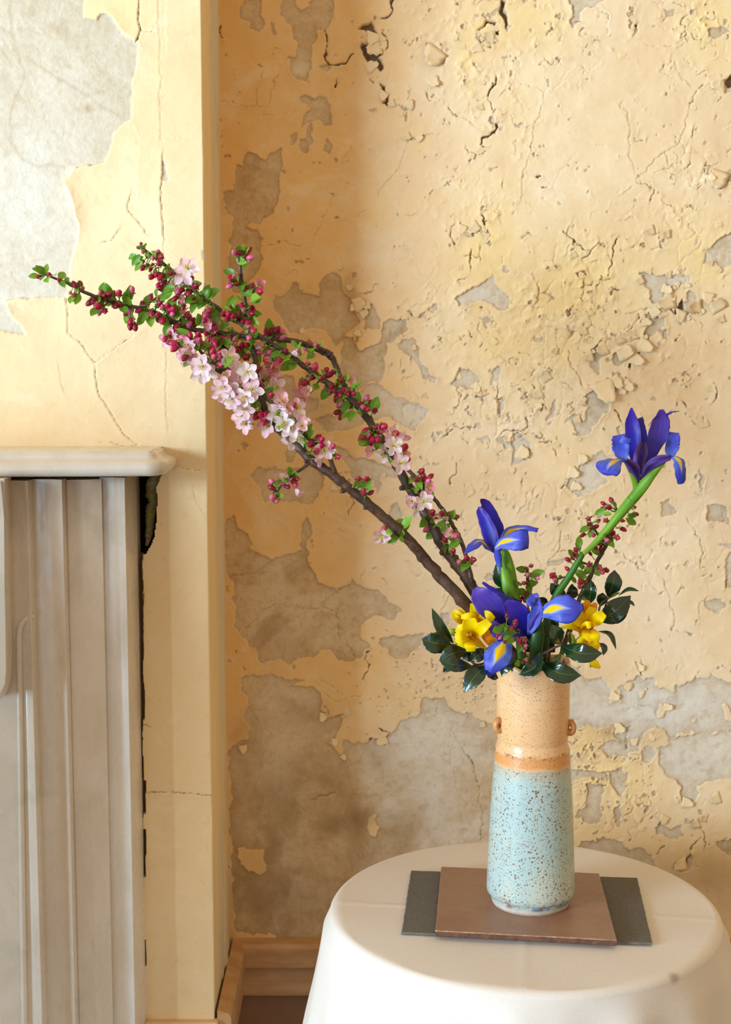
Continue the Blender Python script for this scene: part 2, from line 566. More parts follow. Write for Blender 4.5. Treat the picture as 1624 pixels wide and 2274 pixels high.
# ---- wear of the back wall, read off the photograph
a = crop(440, 0, 2.7067)
b = crop(400, 530, 4.06)
c = crop(480, 1050, 2.619)
d = crop(480, 660, 3.248)
e = crop(1000, 480, 2.6026)
f = crop(1000, 0, 2.6026)
g = crop(960, 1000, 2.446)
h = crop(1224, 1380, 3.79)
BARE = []
for cc, lst in (
    (a, [[(262, 40), (258, 80), (300, 125), (325, 130), (330, 180), (385, 200), (410, 180), (400, 120), (385, 100), (395, 40), (380, -20), (300, -20)],
         [(505, -20), (500, 100), (540, 150), (580, 170), (575, 240), (600, 280), (590, 345), (545, 350), (535, 390), (545, 450), (590, 480), (630, 500), (665, 460), (690, 390), (680, 350), (700, 280), (720, 240), (725, 180), (790, 160), (820, 120), (840, 60), (800, -20), (700, -20), (660, 40), (620, 60), (600, 10), (590, -20)],
         [(620, 570), (640, 560), (700, 590), (770, 580), (810, 640), (810, 750), (770, 760), (720, 740), (640, 750), (620, 770), (605, 790), (630, 710), (680, 640), (625, 605)],
         [(560, 820), (580, 795), (595, 800), (585, 870), (570, 870)],
         [(650, 790), (690, 755), (690, 800), (710, 850), (680, 870), (670, 915), (630, 910), (615, 850), (655, 835)],
         [(770, 830), (800, 825), (815, 880), (795, 920), (765, 890)],
         [(810, 950), (835, 940), (845, 970), (820, 995)],
         [(740, 390), (780, 385), (805, 405), (790, 425), (750, 415)],
         [(460, 140), (475, 150), (470, 210), (455, 215)],
         [(290, 910), (350, 915), (400, 950), (430, 910), (510, 900), (500, 970), (470, 1050), (480, 1200), (470, 1290), (400, 1310), (380, 1340), (330, 1330), (290, 1370), (370, 1380), (390, 1430), (370, 1500), (400, 1560), (385, 1610), (340, 1660), (310, 1740), (220, 1740), (185, 1640), (180, 1516), (190, 1430), (215, 1380), (205, 1300), (160, 1250), (165, 1140), (215, 1130), (225, 990), (270, 980)],
         [(1055, 300), (1090, 285), (1110, 300), (1105, 345), (1070, 340)],
         [(1245, 680), (1265, 660), (1270, 730), (1250, 740)],
         [(1260, 860), (1300, 830), (1320, 825), (1300, 860), (1265, 880)],
         ]),
    (b, [[(830, 580), (860, 530), (940, 520), (990, 480), (1020, 390), (1080, 400), (1080, 440), (1170, 500), (1240, 500), (1240, 400), (1290, 350), (1390, 290), (1420, 310), (1470, 400), (1480, 480), (1550, 580), (1590, 680), (1620, 780), (1500, 870), (1440, 940), (1400, 960), (1380, 870), (1330, 830), (1180, 820), (1080, 860), (1000, 840), (960, 760), (910, 690), (850, 640)]]),
    (c, [[(560, -30), (620, 20), (600, 110), (560, 190), (500, 140), (440, 120), (400, 170), (330, 180), (250, 120), (240, 40), (300, -30)],
         [(50, 250), (120, 260), (130, 330), (200, 360), (220, 420), (190, 450), (330, 500), (430, 470), (490, 440), (500, 350), (530, 260), (560, 300), (530, 400), (540, 480), (580, 580), (610, 650), (690, 690), (740, 660), (780, 610), (850, 660), (960, 680), (1000, 740), (1090, 780), (1050, 850), (930, 840), (840, 880), (850, 950), (880, 980), (860, 1020), (800, 1090), (700, 1090), (670, 1020), (620, 1050), (550, 1080), (470, 1070), (420, 1100), (360, 1090), (240, 1110), (220, 1020), (130, 930), (110, 860), (120, 760), (80, 600), (50, 510)],
         [(130, 1200), (240, 1170), (330, 1140), (400, 1190), (520, 1200), (450, 1250), (540, 1250), (610, 1280), (620, 1370), (660, 1410), (740, 1390), (720, 1500), (690, 1540), (670, 1560), (720, 1650), (745, 1640), (740, 1540), (860, 1560), (900, 1540), (1000, 1540), (1060, 1460), (1170, 1400), (1180, 1330), (1250, 1320), (1330, 1310), (1350, 1370), (1430, 1410), (1500, 1430), (1620, 1470), (1800, 1500), (1900, 1800), (1900, 2600), (1200, 2730), (520, 2740), (330, 2700), (105, 2680), (95, 2226), (80, 1900), (75, 1600), (190, 1560), (200, 1500), (150, 1420), (190, 1310), (130, 1270)],
         [(150, 1130), (175, 1140), (180, 1170), (150, 1165)], [(300, 1150), (340, 1130), (330, 1160)],
         [(1020, 190), (1060, 170), (1075, 260), (1020, 265)],
         [(960, 960), (1080, 940), (1200, 930), (1180, 1000), (1110, 1080), (1050, 1080), (1000, 1040), (940, 990)],
         ]),
    (d, [[(1410, 120), (1480, 130), (1560, 80), (1600, 40), (1610, 90), (1540, 130), (1480, 165), (1420, 160)],
         [(1330, 300), (1420, 300), (1470, 370), (1480, 450), (1520, 540), (1590, 560), (1570, 600), (1480, 590), (1480, 520), (1440, 440), (1380, 400), (1310, 360)],
         [(1080, 640), (1180, 650), (1300, 720), (1440, 770), (1560, 810), (1530, 870), (1430, 940), (1330, 890), (1200, 870), (1100, 900), (1000, 960), (830, 960), (760, 900), (700, 880), (900, 820), (1000, 700)],
         [(1200, 170), (1350, 180), (1380, 240), (1300, 290), (1230, 350), (1200, 450), (1210, 560), (1180, 650), (1100, 640), (1000, 660), (930, 560), (910, 500), (960, 400), (1040, 380), (1100, 350), (1180, 340), (1190, 260)],
         [(1040, 30), (1140, 50), (1160, 130), (1170, 220), (1060, 240), (1060, 130)],
         [(380, 560), (540, 560), (550, 620), (620, 700), (740, 730), (760, 800), (700, 840), (560, 860), (460, 870), (380, 820), (340, 700)],
         [(500, 1080), (640, 1040), (700, 1080), (640, 1100), (560, 1160), (520, 1170)],
         [(860, 1080), (960, 1090), (1050, 1160), (1150, 1180), (1290, 1230), (1290, 1300), (1200, 1310), (1170, 1410), (1110, 1290), (1000, 1290), (970, 1230), (920, 1180)],
         [(290, 1200), (380, 1250), (400, 1330), (560, 1340), (700, 1270), (770, 1290), (720, 1400), (700, 1490), (620, 1500), (560, 1480), (440, 1500), (300, 1440), (280, 1300)],
         [(160, 1070), (190, 1050), (220, 1080), (190, 1120)], [(1350, 525), (1385, 525), (1385, 560), (1355, 560)],
         [(910, 260), (990, 320), (1040, 380), (1010, 450), (920, 500), (900, 420), (940, 340)]]),
    (e, [[(20, 470), (130, 410), (200, 390), (260, 320), (280, 400), (320, 460), (345, 490), (340, 530), (280, 540), (220, 500), (50, 520)],
         [(315, 310), (350, 295), (372, 320), (350, 338), (325, 330)],
         [(1540, 150), (1600, 100), (1680, 95), (1680, 270), (1560, 280), (1470, 260), (1490, 200)],
         [(1080, 320), (1150, 320), (1200, 340), (1380, 350), (1380, 380), (1290, 400), (1270, 460), (1220, 520), (1150, 490), (1160, 420), (1110, 380)],
         [(1100, 550), (1150, 570), (1230, 560), (1230, 640), (1170, 680), (1150, 700), (1100, 690), (1120, 620)],
         [(810, 780), (870, 710), (900, 770), (880, 880), (870, 920), (830, 900)],
         [(940, 830), (980, 790), (1020, 830), (1000, 870), (960, 870)],
         [(810, 1000), (950, 940), (970, 1020), (900, 1060), (920, 1110), (850, 1180), (820, 1250), (740, 1250), (680, 1160), (720, 1140), (780, 1200), (800, 1120), (760, 1110), (770, 1040)],
         [(0, 960), (60, 880), (120, 890), (170, 960), (150, 1000), (80, 1000)],
         [(230, 910), (280, 880), (310, 890), (280, 960), (230, 980)],
         [(550, 1150), (600, 1040), (600, 1110), (560, 1200), (540, 1190)],
         [(360, 1260), (390, 1250), (420, 1290), (470, 1310), (470, 1370), (420, 1400), (380, 1440), (355, 1400)],
         [(260, 1290), (320, 1280), (330, 1340), (300, 1350)], [(140, 1300), (210, 1270), (220, 1290), (180, 1320)],
         [(280, 1080), (320, 1080), (310, 1140), (280, 1140)],
         [(1380, 420), (1420, 430), (1430, 560), (1340, 580), (1330, 540)],
         [(710, 340), (770, 320), (790, 340), (730, 355)], [(950, 905), (985, 915), (980, 955), (960, 950)],
         [(520, 850), (600, 890), (590, 905), (530, 870)], [(455, 990), (500, 1030), (480, 1030)]]),
    (f, [[(300, -20), (335, -20), (330, 60), (340, 130), (360, 150), (335, 190), (320, 130), (295, 60)],
         [(710, -20), (930, -20), (850, 40), (790, 35), (745, 60), (740, 130), (715, 185), (685, 120), (710, 70)],
         [(1225, 60), (1295, 70), (1285, 100), (1230, 120)], [(1480, 190), (1560, 150), (1610, 180), (1560, 220), (1500, 210)],
         [(1555, 480), (1680, 400), (1680, 520), (1580, 540)], [(1480, 970), (1510, 1010), (1680, 940), (1680, 1030), (1510, 1060)],
         [(900, 160), (920, 170), (915, 205), (895, 200)], [(845, 215), (865, 215), (860, 250), (845, 245)],
         [(725, 260), (745, 270), (735, 280)], [(765, 270), (785, 280), (775, 305)], [(1050, 25), (1072, 45), (1055, 75)],
         [(1040, 140), (1056, 145), (1050, 165)], [(225, 700), (265, 680), (270, 735), (230, 720)],
         [(140, 1310), (180, 1315), (180, 1355), (145, 1355)], [(160, 225), (190, 225), (205, 255), (175, 262)],
         [(605, 75), (625, 75), (625, 100), (605, 100)]]),
    (g, [[(730, 200), (760, 150), (800, 80), (870, 30), (940, 0), (1000, 60), (920, 120), (960, 180), (880, 230), (780, 230)],
         [(430, 20), (470, 0), (550, 0), (520, 40), (440, 90)], [(1240, 280), (1280, 260), (1325, 330), (1300, 360), (1255, 360)],
         [(1500, 320), (1600, 310), (1600, 390), (1490, 390)], [(640, 600), (730, 590), (690, 640), (640, 640)],
         [(640, 370), (700, 360), (690, 390), (640, 390)], [(1455, 100), (1490, 130), (1480, 220), (1460, 200)],
         [(1600, 560), (1680, 540), (1680, 740), (1590, 750)], [(1540, 520), (1680, 510), (1610, 540)],
         [(30, 900), (80, 880), (110, 930), (60, 950)], [(250, 690), (310, 660), (330, 690), (290, 720)],
         [(1480, 830), (1560, 810), (1600, 850), (1560, 900), (1500, 890)], [(720, 330), (745, 320), (745, 350), (725, 350)]]),
    (h, [[(170, 330), (215, 350), (250, 430), (300, 490), (430, 480), (480, 540), (515, 600), (480, 640), (500, 680), (600, 670), (580, 560), (620, 510), (700, 480), (740, 460), (770, 510), (800, 490), (840, 490), (860, 560), (960, 550), (1040, 570), (1070, 490), (1130, 530), (1200, 480), (1300, 490), (1340, 440), (1420, 490), (1700, 560), (1700, 900), (1100, 950), (980, 1000), (960, 930), (860, 880), (800, 920), (740, 960), (620, 980), (530, 980), (540, 870), (330, 860), (270, 860), (150, 950), (-300, 900), (-300, 300)],
         [(960, 1000), (1100, 960), (1700, 880), (1700, 1290), (1330, 1340), (1240, 1400), (1270, 1450), (1150, 1560), (1100, 1500), (1070, 1400), (1040, 1320), (960, 1270), (910, 1200), (890, 1080), (990, 1050)],
         [(530, 990), (760, 960), (740, 1080), (640, 1100), (640, 1160), (560, 1120), (450, 1130), (360, 1040)],
         [(-100, 1240), (420, 1260), (640, 1240), (640, 1380), (600, 1490), (530, 1400), (480, 1300), (300, 1310), (180, 1370), (-100, 1380)],
         [(310, 1390), (440, 1370), (460, 1440), (430, 1560), (440, 1660), (380, 1700), (290, 1680), (210, 1640), (270, 1560), (300, 1460)],
         [(910, 1700), (970, 1680), (1020, 1730), (1110, 1720), (1130, 1830), (1030, 1860), (960, 1810), (900, 1770)],
         [(250, 1860), (440, 1820), (600, 1830), (620, 1890), (720, 1920), (820, 1950), (880, 2040), (600, 2160), (0, 2190)],
         [(330, 1770), (390, 1750), (380, 1790), (330, 1810)], [(540, 1600), (600, 1520), (600, 1640), (580, 1720), (540, 1690)],
         [(1060, 2090), (1150, 2050), (1190, 1970), (1220, 2010), (1170, 2070), (1100, 2110)],
         [(760, 1080), (850, 1050), (890, 1110), (830, 1180), (770, 1180)], [(840, 1440), (870, 1430), (880, 1470), (850, 1470)],
         [(690, 1510), (740, 1520), (730, 1540), (700, 1535)], [(780, 1540), (810, 1545), (800, 1580), (780, 1570)],
         [(1140, 1680), (1240, 1680), (1180, 1720), (1130, 1720)], [(210, 1110), (240, 1100), (240, 1150), (215, 1150)],
         [(1400, 1880), (1500, 1850), (1600, 1880), (1560, 1960), (1420, 1940)], [(1230, 1610), (1280, 1600), (1280, 1640), (1240, 1640)]]),
):
    BARE += [cpoly(cc, p) for p in lst]
ISLE = [cpoly(c, [(905, 1990), (930, 1990), (930, 2040), (960, 2070), (940, 2130), (890, 2110), (885, 2050)]),
        [(524, 1888), (586, 1890), (590, 1931), (573, 1940), (547, 1935), (534, 1918)],
        cpoly(h, [(740, 600), (780, 600), (780, 640), (740, 640)]), cpoly(h, [(900, 770), (920, 690), (970, 720), (960, 790), (920, 800)]),
        cpoly(h, [(1420, 740), (1460, 720), (1560, 860), (1480, 840)]), cpoly(h, [(1150, 840), (1190, 830), (1190, 860), (1160, 860)]),
        cpoly(b, [(1100, 420), (1160, 430), (1170, 500), (1100, 490)]), cpoly(b, [(1480, 450), (1560, 440), (1620, 500), (1560, 540), (1500, 520)]),
        cpoly(c, [(130, 150), (200, 140), (260, 220), (200, 260), (140, 230)])]
CRACK = [(cpoly(a, p), w) for p, w in (
    ([(770, 170), (780, 260), (775, 310), (800, 380), (830, 390), (890, 365), (950, 325)], 2.2),
    ([(1170, 0), (1150, 50), (1130, 90), (1110, 105)], 2.2), ([(1120, 180), (1140, 270), (1120, 300)], 2.0),
    ([(140, 150), (150, 220), (160, 235)], 2), ([(345, 630), (365, 500), (385, 420)], 0.7), ([(240, 625), (345, 635), (410, 630), (440, 510), (455, 460)], 0.8),
    ([(395, 640), (400, 700), (460, 700)], 0.7), ([(830, 470), (825, 520)], 2), ([(1020, 480), (1050, 500), (1040, 470)], 1.3),
    ([(660, 1470), (700, 1390), (770, 1260), (850, 1160), (920, 1090)], 0.7), ([(380, 1480), (500, 1475), (640, 1475)], 0.9),
    ([(1250, 890), (1200, 1010), (1090, 1140), (1090, 1190)], 0.7), ([(1375, 570), (1400, 610), (1415, 605)], 1.6),
    ([(1500, 640), (1530, 690), (1550, 710)], 1.4), ([(1520, 1380), (1510, 1420), (1540, 1470), (1560, 1430)], 1.5),
    ([(130, 620), (240, 625)], 0.7), ([(150, 780), (140, 900)], 1.0))]
CRACK += [(cpoly(f, p), w) for p, w in (
    ([(270, 430), (255, 490), (225, 530), (215, 570)], 2.4), ([(215, 590), (245, 620), (250, 640)], 1.8), ([(0, 640), (60, 690), (150, 735)], 1.0),
    ([(270, 730), (240, 770), (190, 800), (180, 860), (200, 850)], 2.2), ([(80, 840), (100, 880), (130, 890), (120, 930)], 1.6),
    ([(400, 460), (440, 495), (490, 500), (540, 530), (600, 535), (650, 490), (690, 420), (710, 360)], 0.8), ([(545, 530), (530, 620), (490, 750), (450, 900), (420, 1060), (400, 1150)], 0.8),
    ([(740, 370), (770, 405), (840, 390), (860, 360)], 0.9), ([(1360, 90), (1340, 130), (1360, 210)], 1.4), ([(1130, 250), (1200, 265), (1300, 250), (1360, 220)], 1.0),
    ([(1415, 530), (1390, 600), (1350, 750), (1300, 840), (1180, 950), (1080, 1030)], 0.9), ([(1420, 520), (1450, 490)], 2.0),
    ([(1000, 600), (1040, 760), (1040, 880), (1080, 1040)], 0.7), ([(1070, 1050), (1130, 1065), (1190, 1100), (1170, 1160)], 1.3), ([(1050, 1070), (960, 1150)], 0.7),
    ([(1280, 320), (1310, 400), (1400, 500)], 0.7), ([(1080, 150), (1085, 190), (1065, 205)], 2), ([(1240, 900), (1250, 960), (1285, 965)], 1.1),
    ([(540, 340), (600, 370), (640, 330)], 1.4), ([(300, 1040), (300, 1075)], 1.6), ([(490, 1025), (510, 1010)], 2), ([(525, 1075), (560, 1078)], 2), ([(350, 1200), (360, 1170)], 1.5),
    ([(1410, 740), (1400, 780)], 1.6), ([(65, 1290), (70, 1340)], 2.0), ([(180, 1240), (185, 1310)], 2.4))]
CRACK += [(cpoly(e, p), w) for p, w in (
    ([(650, 90), (720, 130), (760, 190), (800, 210), (760, 260)], 1.7), ([(700, 20), (680, 70)], 1), ([(850, 150), (800, 210)], 1.4), ([(980, 140), (930, 200), (930, 270), (900, 340)], 1.8),
    ([(470, 340), (510, 400), (510, 480), (480, 530)], 1.0), ([(770, 370), (780, 420), (765, 480)], 1.6), ([(690, 780), (720, 860), (760, 930), (770, 970)], 1.2),
    ([(1140, 710), (1090, 790), (1040, 880)], 2.6), ([(1020, 880), (1060, 800), (1110, 710)], 1.0), ([(790, 1000), (860, 990), (920, 940)], 2.4), ([(950, 1130), (1000, 1190)], 1.8),
    ([(1230, 890), (1310, 905), (1390, 905), (1400, 900)], 0.9), ([(1340, 1080), (1370, 1100)], 1.6), ([(1400, 1190), (1430, 1210), (1470, 1180), (1460, 1150)], 1.4),
    ([(270, 980), (280, 1060), (320, 1080)], 1.8), ([(40, 990), (70, 1030), (50, 1100), (40, 1130)], 1.5), ([(430, 1160), (430, 1230), (380, 1245), (330, 1250), (290, 1270)], 1.6),
    ([(460, 1110), (520, 1100), (550, 1120)], 1.6), ([(470, 1010), (530, 1050), (540, 1080)], 1.4), ([(60, 1270), (90, 1310)], 1.3), ([(40, 1210), (120, 1215)], 1.2),
    ([(610, 1350), (620, 1390)], 1.4), ([(280, 1000), (380, 990), (470, 920)], 1.4), ([(1240, 530), (1310, 580)], 1.8), ([(1130, 540), (1000, 550)], 1.0),
    ([(990, 680), (1040, 640), (1080, 560)], 1.6), ([(970, 770), (1020, 740), (1090, 690)], 1.5), ([(1410, 600), (1460, 630), (1450, 650)], 1.0), ([(1520, 980), (1535, 1020), (1520, 1060)], 1.7),
    ([(120, 200), (115, 280)], 2.0), ([(170, 190), (175, 260)], 1.6))]
CRACK += [(cpoly(g, p), w) for p, w in (
    ([(110, 60), (120, 110), (100, 180)], 1.6), ([(170, 220), (190, 180), (230, 180), (240, 230), (200, 245), (175, 215)], 1.0), ([(530, 230), (500, 290), (480, 330)], 1.0),
    ([(1040, 560), (1100, 610), (1180, 660)], 1.2), ([(980, 530), (1020, 560)], 1.0), ([(1420, 410), (1450, 480), (1460, 560), (1455, 640)], 1.2), ([(1380, 370), (1420, 410)], 0.8),
    ([(1240, 690), (1290, 800), (1310, 900), (1300, 970), (1370, 980), (1430, 990)], 0.9), ([(1500, 800), (1450, 850), (1440, 920)], 0.8), ([(680, 450), (690, 520), (650, 600)], 1.1),
    ([(700, 210), (745, 160), (770, 110)], 1.8), ([(560, 570), (590, 610)], 1.0), ([(90, 790), (60, 840), (40, 870)], 1.1), ([(1600, 700), (1590, 750)], 1.4), ([(1180, 700), (1220, 780)], 0.6))]
CRACK += [(cpoly(c, p), w) for p, w in (
    ([(790, 130), (800, 180), (770, 240)], 1.6), ([(690, 280), (720, 320), (760, 350)], 0.8), ([(90, 605), (200, 580), (330, 520)], 0.9), ([(170, 900), (240, 840), (330, 770), (400, 775), (480, 800), (620, 790), (710, 810), (710, 970)], 1.0),
    ([(630, 760), (680, 700), (760, 660)], 0.8), ([(570, 1910), (620, 1880), (700, 1865)], 1.3), ([(1390, 1480), (1360, 1600), (1370, 1700), (1400, 1810)], 1.0), ([(1400, 1500), (1450, 1630), (1510, 1720), (1530, 1900), (1550, 2130)], 1.2),
    ([(620, 1270), (690, 1310), (830, 1310)], 1.0), ([(590, 1200), (680, 1230), (720, 1270)], 1.0), ([(880, 1020), (860, 1060), (890, 1110), (850, 1200)], 1.6), ([(700, 1410), (740, 1390), (720, 1480)], 1.4),
    ([(1110, 570), (1170, 610), (1200, 570)], 0.9), ([(960, 610), (1000, 650)], 1.0), ([(1330, 690), (1310, 750)], 1.2), ([(760, 980), (800, 1060)], 1.2), ([(940, 1490), (1000, 1510), (990, 1540), (900, 1540)], 1.8), ([(640, 1350), (660, 1400)], 1.6))]
CRACK += [(cpoly(h, p), w) for p, w in (
    ([(1020, 20), (1020, 70), (1060, 75), (1130, 70), (1220, 100), (1250, 110)], 1.0), ([(700, 360), (740, 420), (750, 450)], 1.8), ([(1230, 1760), (1280, 1840), (1290, 1910)], 1.5), ([(1240, 1840), (1180, 1920)], 1.5),
    ([(1290, 1890), (1340, 1890)], 1.2), ([(860, 1940), (950, 1880)], 1.5), ([(1060, 2090), (1130, 2060), (1190, 1970)], 2.2), ([(1450, 1880), (1480, 1840)], 1.0), ([(960, 1640), (940, 1690)], 1.2))]

GAPS = [cpoly(a, [(955, 180), (1045, 130), (1100, 185), (1060, 200)]), cpoly(a, [(985, 260), (1050, 265), (1110, 290), (1100, 420), (1030, 400), (1000, 330)]),
        cpoly(a, [(1095, 490), (1135, 510), (1120, 560), (1095, 540)]), cpoly(a, [(1125, 550), (1140, 600), (1130, 650), (1110, 630)]),
        cpoly(f, [(300, 0), (330, 0), (325, 60), (340, 130), (330, 185), (312, 110), (298, 60)]), cpoly(f, [(150, 190), (210, 128), (268, 138), (285, 215), (262, 215), (240, 158), (205, 152), (165, 190)]),
        cpoly(f, [(1580, 470), (1624, 425), (1660, 440), (1660, 505), (1600, 500)]), cpoly(a, [(1380, 260), (1440, 300), (1380, 330)]),
        cpoly(e, [(1290, 560), (1340, 470), (1350, 540), (1320, 575)]), cpoly(e, [(800, 1000), (910, 945), (900, 985), (830, 1005)])]
YEL = [(1130, 60, 140, 70, 1), (1040, 100, 40, 120, 0.8), (1240, 640, 260, 130, .95), (1180, 760, 190, 110, .9), (1090, 560, 90, 150, .9), (1580, 60, 70, 90, 1), (1560, 570, 90, 100, .9),
       (1350, 1740, 130, 130, .85), (820, 470, 60, 50, .5), (930, 310, 30, 30, .7), (1250, 1000, 80, 80, .3), (1150, 250, 120, 140, .35), (900, 1540, 130, 60, .45), (1300, 1640, 60, 60, .9), (1500, 1880, 120, 60, .6)]
STAIN = [(745, 1830, 42, 24, .85), (800, 1815, 30, 32, .9), (780, 660, 20, 60, .55), (660, 680, 50, 40, .35), (890, 1850, 42, 70, .4), (700, 900, 60, 50, .6), (680, 1580, 60, 25, .5), (540, 1640, 50, 50, .35),
         (600, 2000, 160, 60, .4), (840, 1690, 40, 60, .4), (1560, 1950, 160, 70, .5), (1440, 1640, 40, 40, .25), (605, 1440, 30, 60, .3), (520, 860, 30, 80, .3), (640, 780, 60, 30, .3), (1360, 1620, 40, 25, .5), (700, 1760, 200, 60, .22)]
WHT = [(930, 1650, 130, 70, .95), (960, 1740, 60, 140, .8), (600, 1690, 90, 110, .6), (620, 1560, 90, 90, .55), (1420, 1570, 220, 90, 1), (935, 1870, 14, 60, .9), (870, 1800, 30, 40, .6), (1500, 1670, 140, 60, .7),
       (1330, 1590, 90, 60, .9), (1100, 1070, 400, 200, .55), (900, 880, 80, 50, .6), (1050, 1400, 120, 60, .6), (1370, 1000, 40, 100, .4), (1060, 650, 80, 30, .4), (670, 155, 30, 25, .8), (540, 1590, 30, 40, .5), (590, 1490, 80, 30, .3)]
DENS = [(1250, 680, 330, 190, 1), (1030, 90, 140, 170, 1), (1120, 270, 60, 120, .9), (1080, 520, 120, 120, .9), (1560, 400, 120, 220, .9), (1560, 60, 90, 90, 1), (1250, 90, 200, 80, .8), (1150, 950, 260, 150, .8),
        (1230, 1150, 280, 160, .55), (1520, 1200, 140, 180, .5), (1020, 1520, 120, 90, .9), (1330, 1700, 150, 140, .9), (700, 950, 60, 200, .5), (960, 780, 120, 100, .8), (1450, 760, 160, 160, .7), (1350, 880, 160, 60, .8)]
ORANGE_X = None

GS = 0.00165
xs = np.arange(-0.252, 0.70, GS)
zs = np.arange(0.40, 2.115, GS)
GX, GZ = np.meshgrid(xs, zs)
px, py = pix(GX, YW, GZ)


def warp(px, py, s):
    wx = (fbm(px, py, 46, 4, s) - .5) * 24 + (fbm(px, py, 12, 3, s + 1) - .5) * 10
    wy = (fbm(px, py, 46, 4, s + 2) - .5) * 24 + (fbm(px, py, 12, 3, s + 3) - .5) * 10
    return px + wx, py + wy


wx, wy = warp(px, py, 3)
S = np.full(px.shape, -26.0)
for p in BARE:
    m, v = poly_inside(wx, wy, p, S)
    if m is not None:
        S[m] = np.maximum(S[m], v)
dens = gauss(px, py, DENS)
S = S + np.where(S > -25, (fbm(px, py, 22, 3, 43) - .5) * 9, 0)
# small chips in the worn parts
chip = fbm(px, py, 17, 4, 41)
S = np.maximum(S, (chip - (0.80 - 0.075 * dens)) * 60)
# specks in the pitted paint band above the lower bare plaster
pit = gauss(px, py, [(1000, 1530, 150, 60, 1), (1290, 1700, 60, 120, .9), (880, 1450, 100, 50, .5), (1390, 1720, 110, 110, .7), (1560, 60, 60, 60, .8), (560, 1330, 60, 80, .3)])
f1, f2, cid = voro(wx, wy, 11.0, 5)
S = np.maximum(S, np.where(cid < pit * 0.42, (0.20 - f1) * 14, -26))
for p in ISLE:
    m, v = poly_inside(wx, wy, p, S)
    S[m] = np.minimum(S[m], -v)
# cracks
crk = np.zeros(px.shape)
lip = np.zeros(px.shape)
wig = 0.35 + 1.1 * fbm(px, py, 14, 2, 77)
for p, w in CRACK:
    m, dist, side = line_dist(wx, wy, p)
    if m is None:
        continue
    v = np.exp(-(dist / (w * wig[m] + 0.3)) ** 2) * min(1.0, 0.35 + w * 0.33)
    crk[m] = np.maximum(crk[m], v)
    lip[m] = np.maximum(lip[m], np.where(side > 0, np.exp(-dist / 6.0) * w, 0))
rnd = random.Random(11)
n = 0
while n < 330:
    x, y = rnd.uniform(500, 1624), rnd.uniform(0, 1950)
    dd = max([w * math.exp(-((x - cx) / rx) ** 2 - ((y - cy) / ry) ** 2) for cx, cy, rx, ry, w in DENS])
    if rnd.random() > dd * .9 + 0.05:
        continue
    n += 1
    p = rand_walk(rnd, x, y, rnd.randint(2, 7), rnd.uniform(4, 8), rnd.uniform(0, 6.28), 0.75)
    w = rnd.uniform(0.6, 1.7) * (0.7 + 0.5 * dd)
    m, dist, side = line_dist(wx, wy, p)
    if m is None:
        continue
    v = np.exp(-(dist / (w * wig[m] + 0.2)) ** 2) * min(1.0, 0.25 + w * 0.36)
    crk[m] = np.maximum(crk[m], v)
    lip[m] = np.maximum(lip[m], np.where(side > 0, np.exp(-dist / 5.0) * w, 0))
# crazing net
f1, f2, cid = voro(wx + 0, wy * 0.9, 46.0, 9)
net = np.exp(-((f2 - f1) * 46 / 2.2) ** 2) * sstep(0.52, 0.72, fbm(px, py, 90, 3, 12)) * (0.2 + 0.8 * dens)
crk = np.maximum(crk, net * 0.8)
S = np.maximum(S, np.where(crk > 0.9, 2.0, -26))
gap = np.zeros(px.shape)
for p in GAPS:
    m, v = poly_inside(wx, wy, p, S)
    if m is not None:
        gap[m] = np.maximum(gap[m], sstep(-1.0, 2.0, v))
S = np.maximum(S, gap * 6 - 26 * (1 - gap))

crust = sstep(0.35, 0.7, fbm(px, py, 120, 3, 21)) * gauss(px, py, YEL)
H = (fbm(px, py, 260, 3, 31) - .5) * 0.007 + (fbm(px, py, 60, 3, 33) - .5) * 0.003
H += crust * (fbm(px, py, 13, 3, 35) - .5) * 0.0032
bare = sstep(-1.0, 1.0, S)
curl = np.exp(-np.abs(np.minimum(S, 0)) / 7.0) * sstep(0.35, 0.7, fbm(px, py, 50, 2, 36)) * (0.3 + dens)
H += (1 - bare) * (0.0016 + curl * 0.0035 + np.minimum(lip, 2.2) * 0.0016)
H += bare * ((fbm(px, py, 20, 4, 39) - .5) * 0.0014)
H -= np.clip(crk, 0, 1) * 0.0028 + gap * 0.010
edge = bare * np.exp(-np.maximum(S, 0) / 4.5)
yel = gauss(px, py, YEL)
stain_shade = gauss(wx, wy, STAIN) + bare * (0.1 + 0.8 * sstep(.42, .62, fbm(px, py, 90, 4, 91))) * 0.62 * sstep(1560, 1880, py) * sstep(1050, 650, px)  # lower-left gradient: part damp stain, part shade painted into the colour
wht = gauss(wx, wy, WHT)
orange = sstep(980, 700, px + (fbm(px, py, 160, 3, 55) - .5) * 260)
W1 = np.stack([S, np.clip(np.maximum(crk, gap * 0.75), 0, 1), np.clip(yel, 0, 1), np.clip(wht, 0, 1)], -1)
W2 = np.stack([np.clip(stain_shade, 0, 1), crust, edge, np.clip(orange, 0, 1)], -1)
H[:, -1] = 0
x0, x1, z0, z1 = xs[0], xs[-1], zs[0], zs[-1]
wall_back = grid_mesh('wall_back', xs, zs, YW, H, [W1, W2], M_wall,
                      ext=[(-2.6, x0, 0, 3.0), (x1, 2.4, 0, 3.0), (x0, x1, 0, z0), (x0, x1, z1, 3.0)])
tag(wall_back, 'yellow plaster wall with peeling cracked paint behind the table', kind='structure')

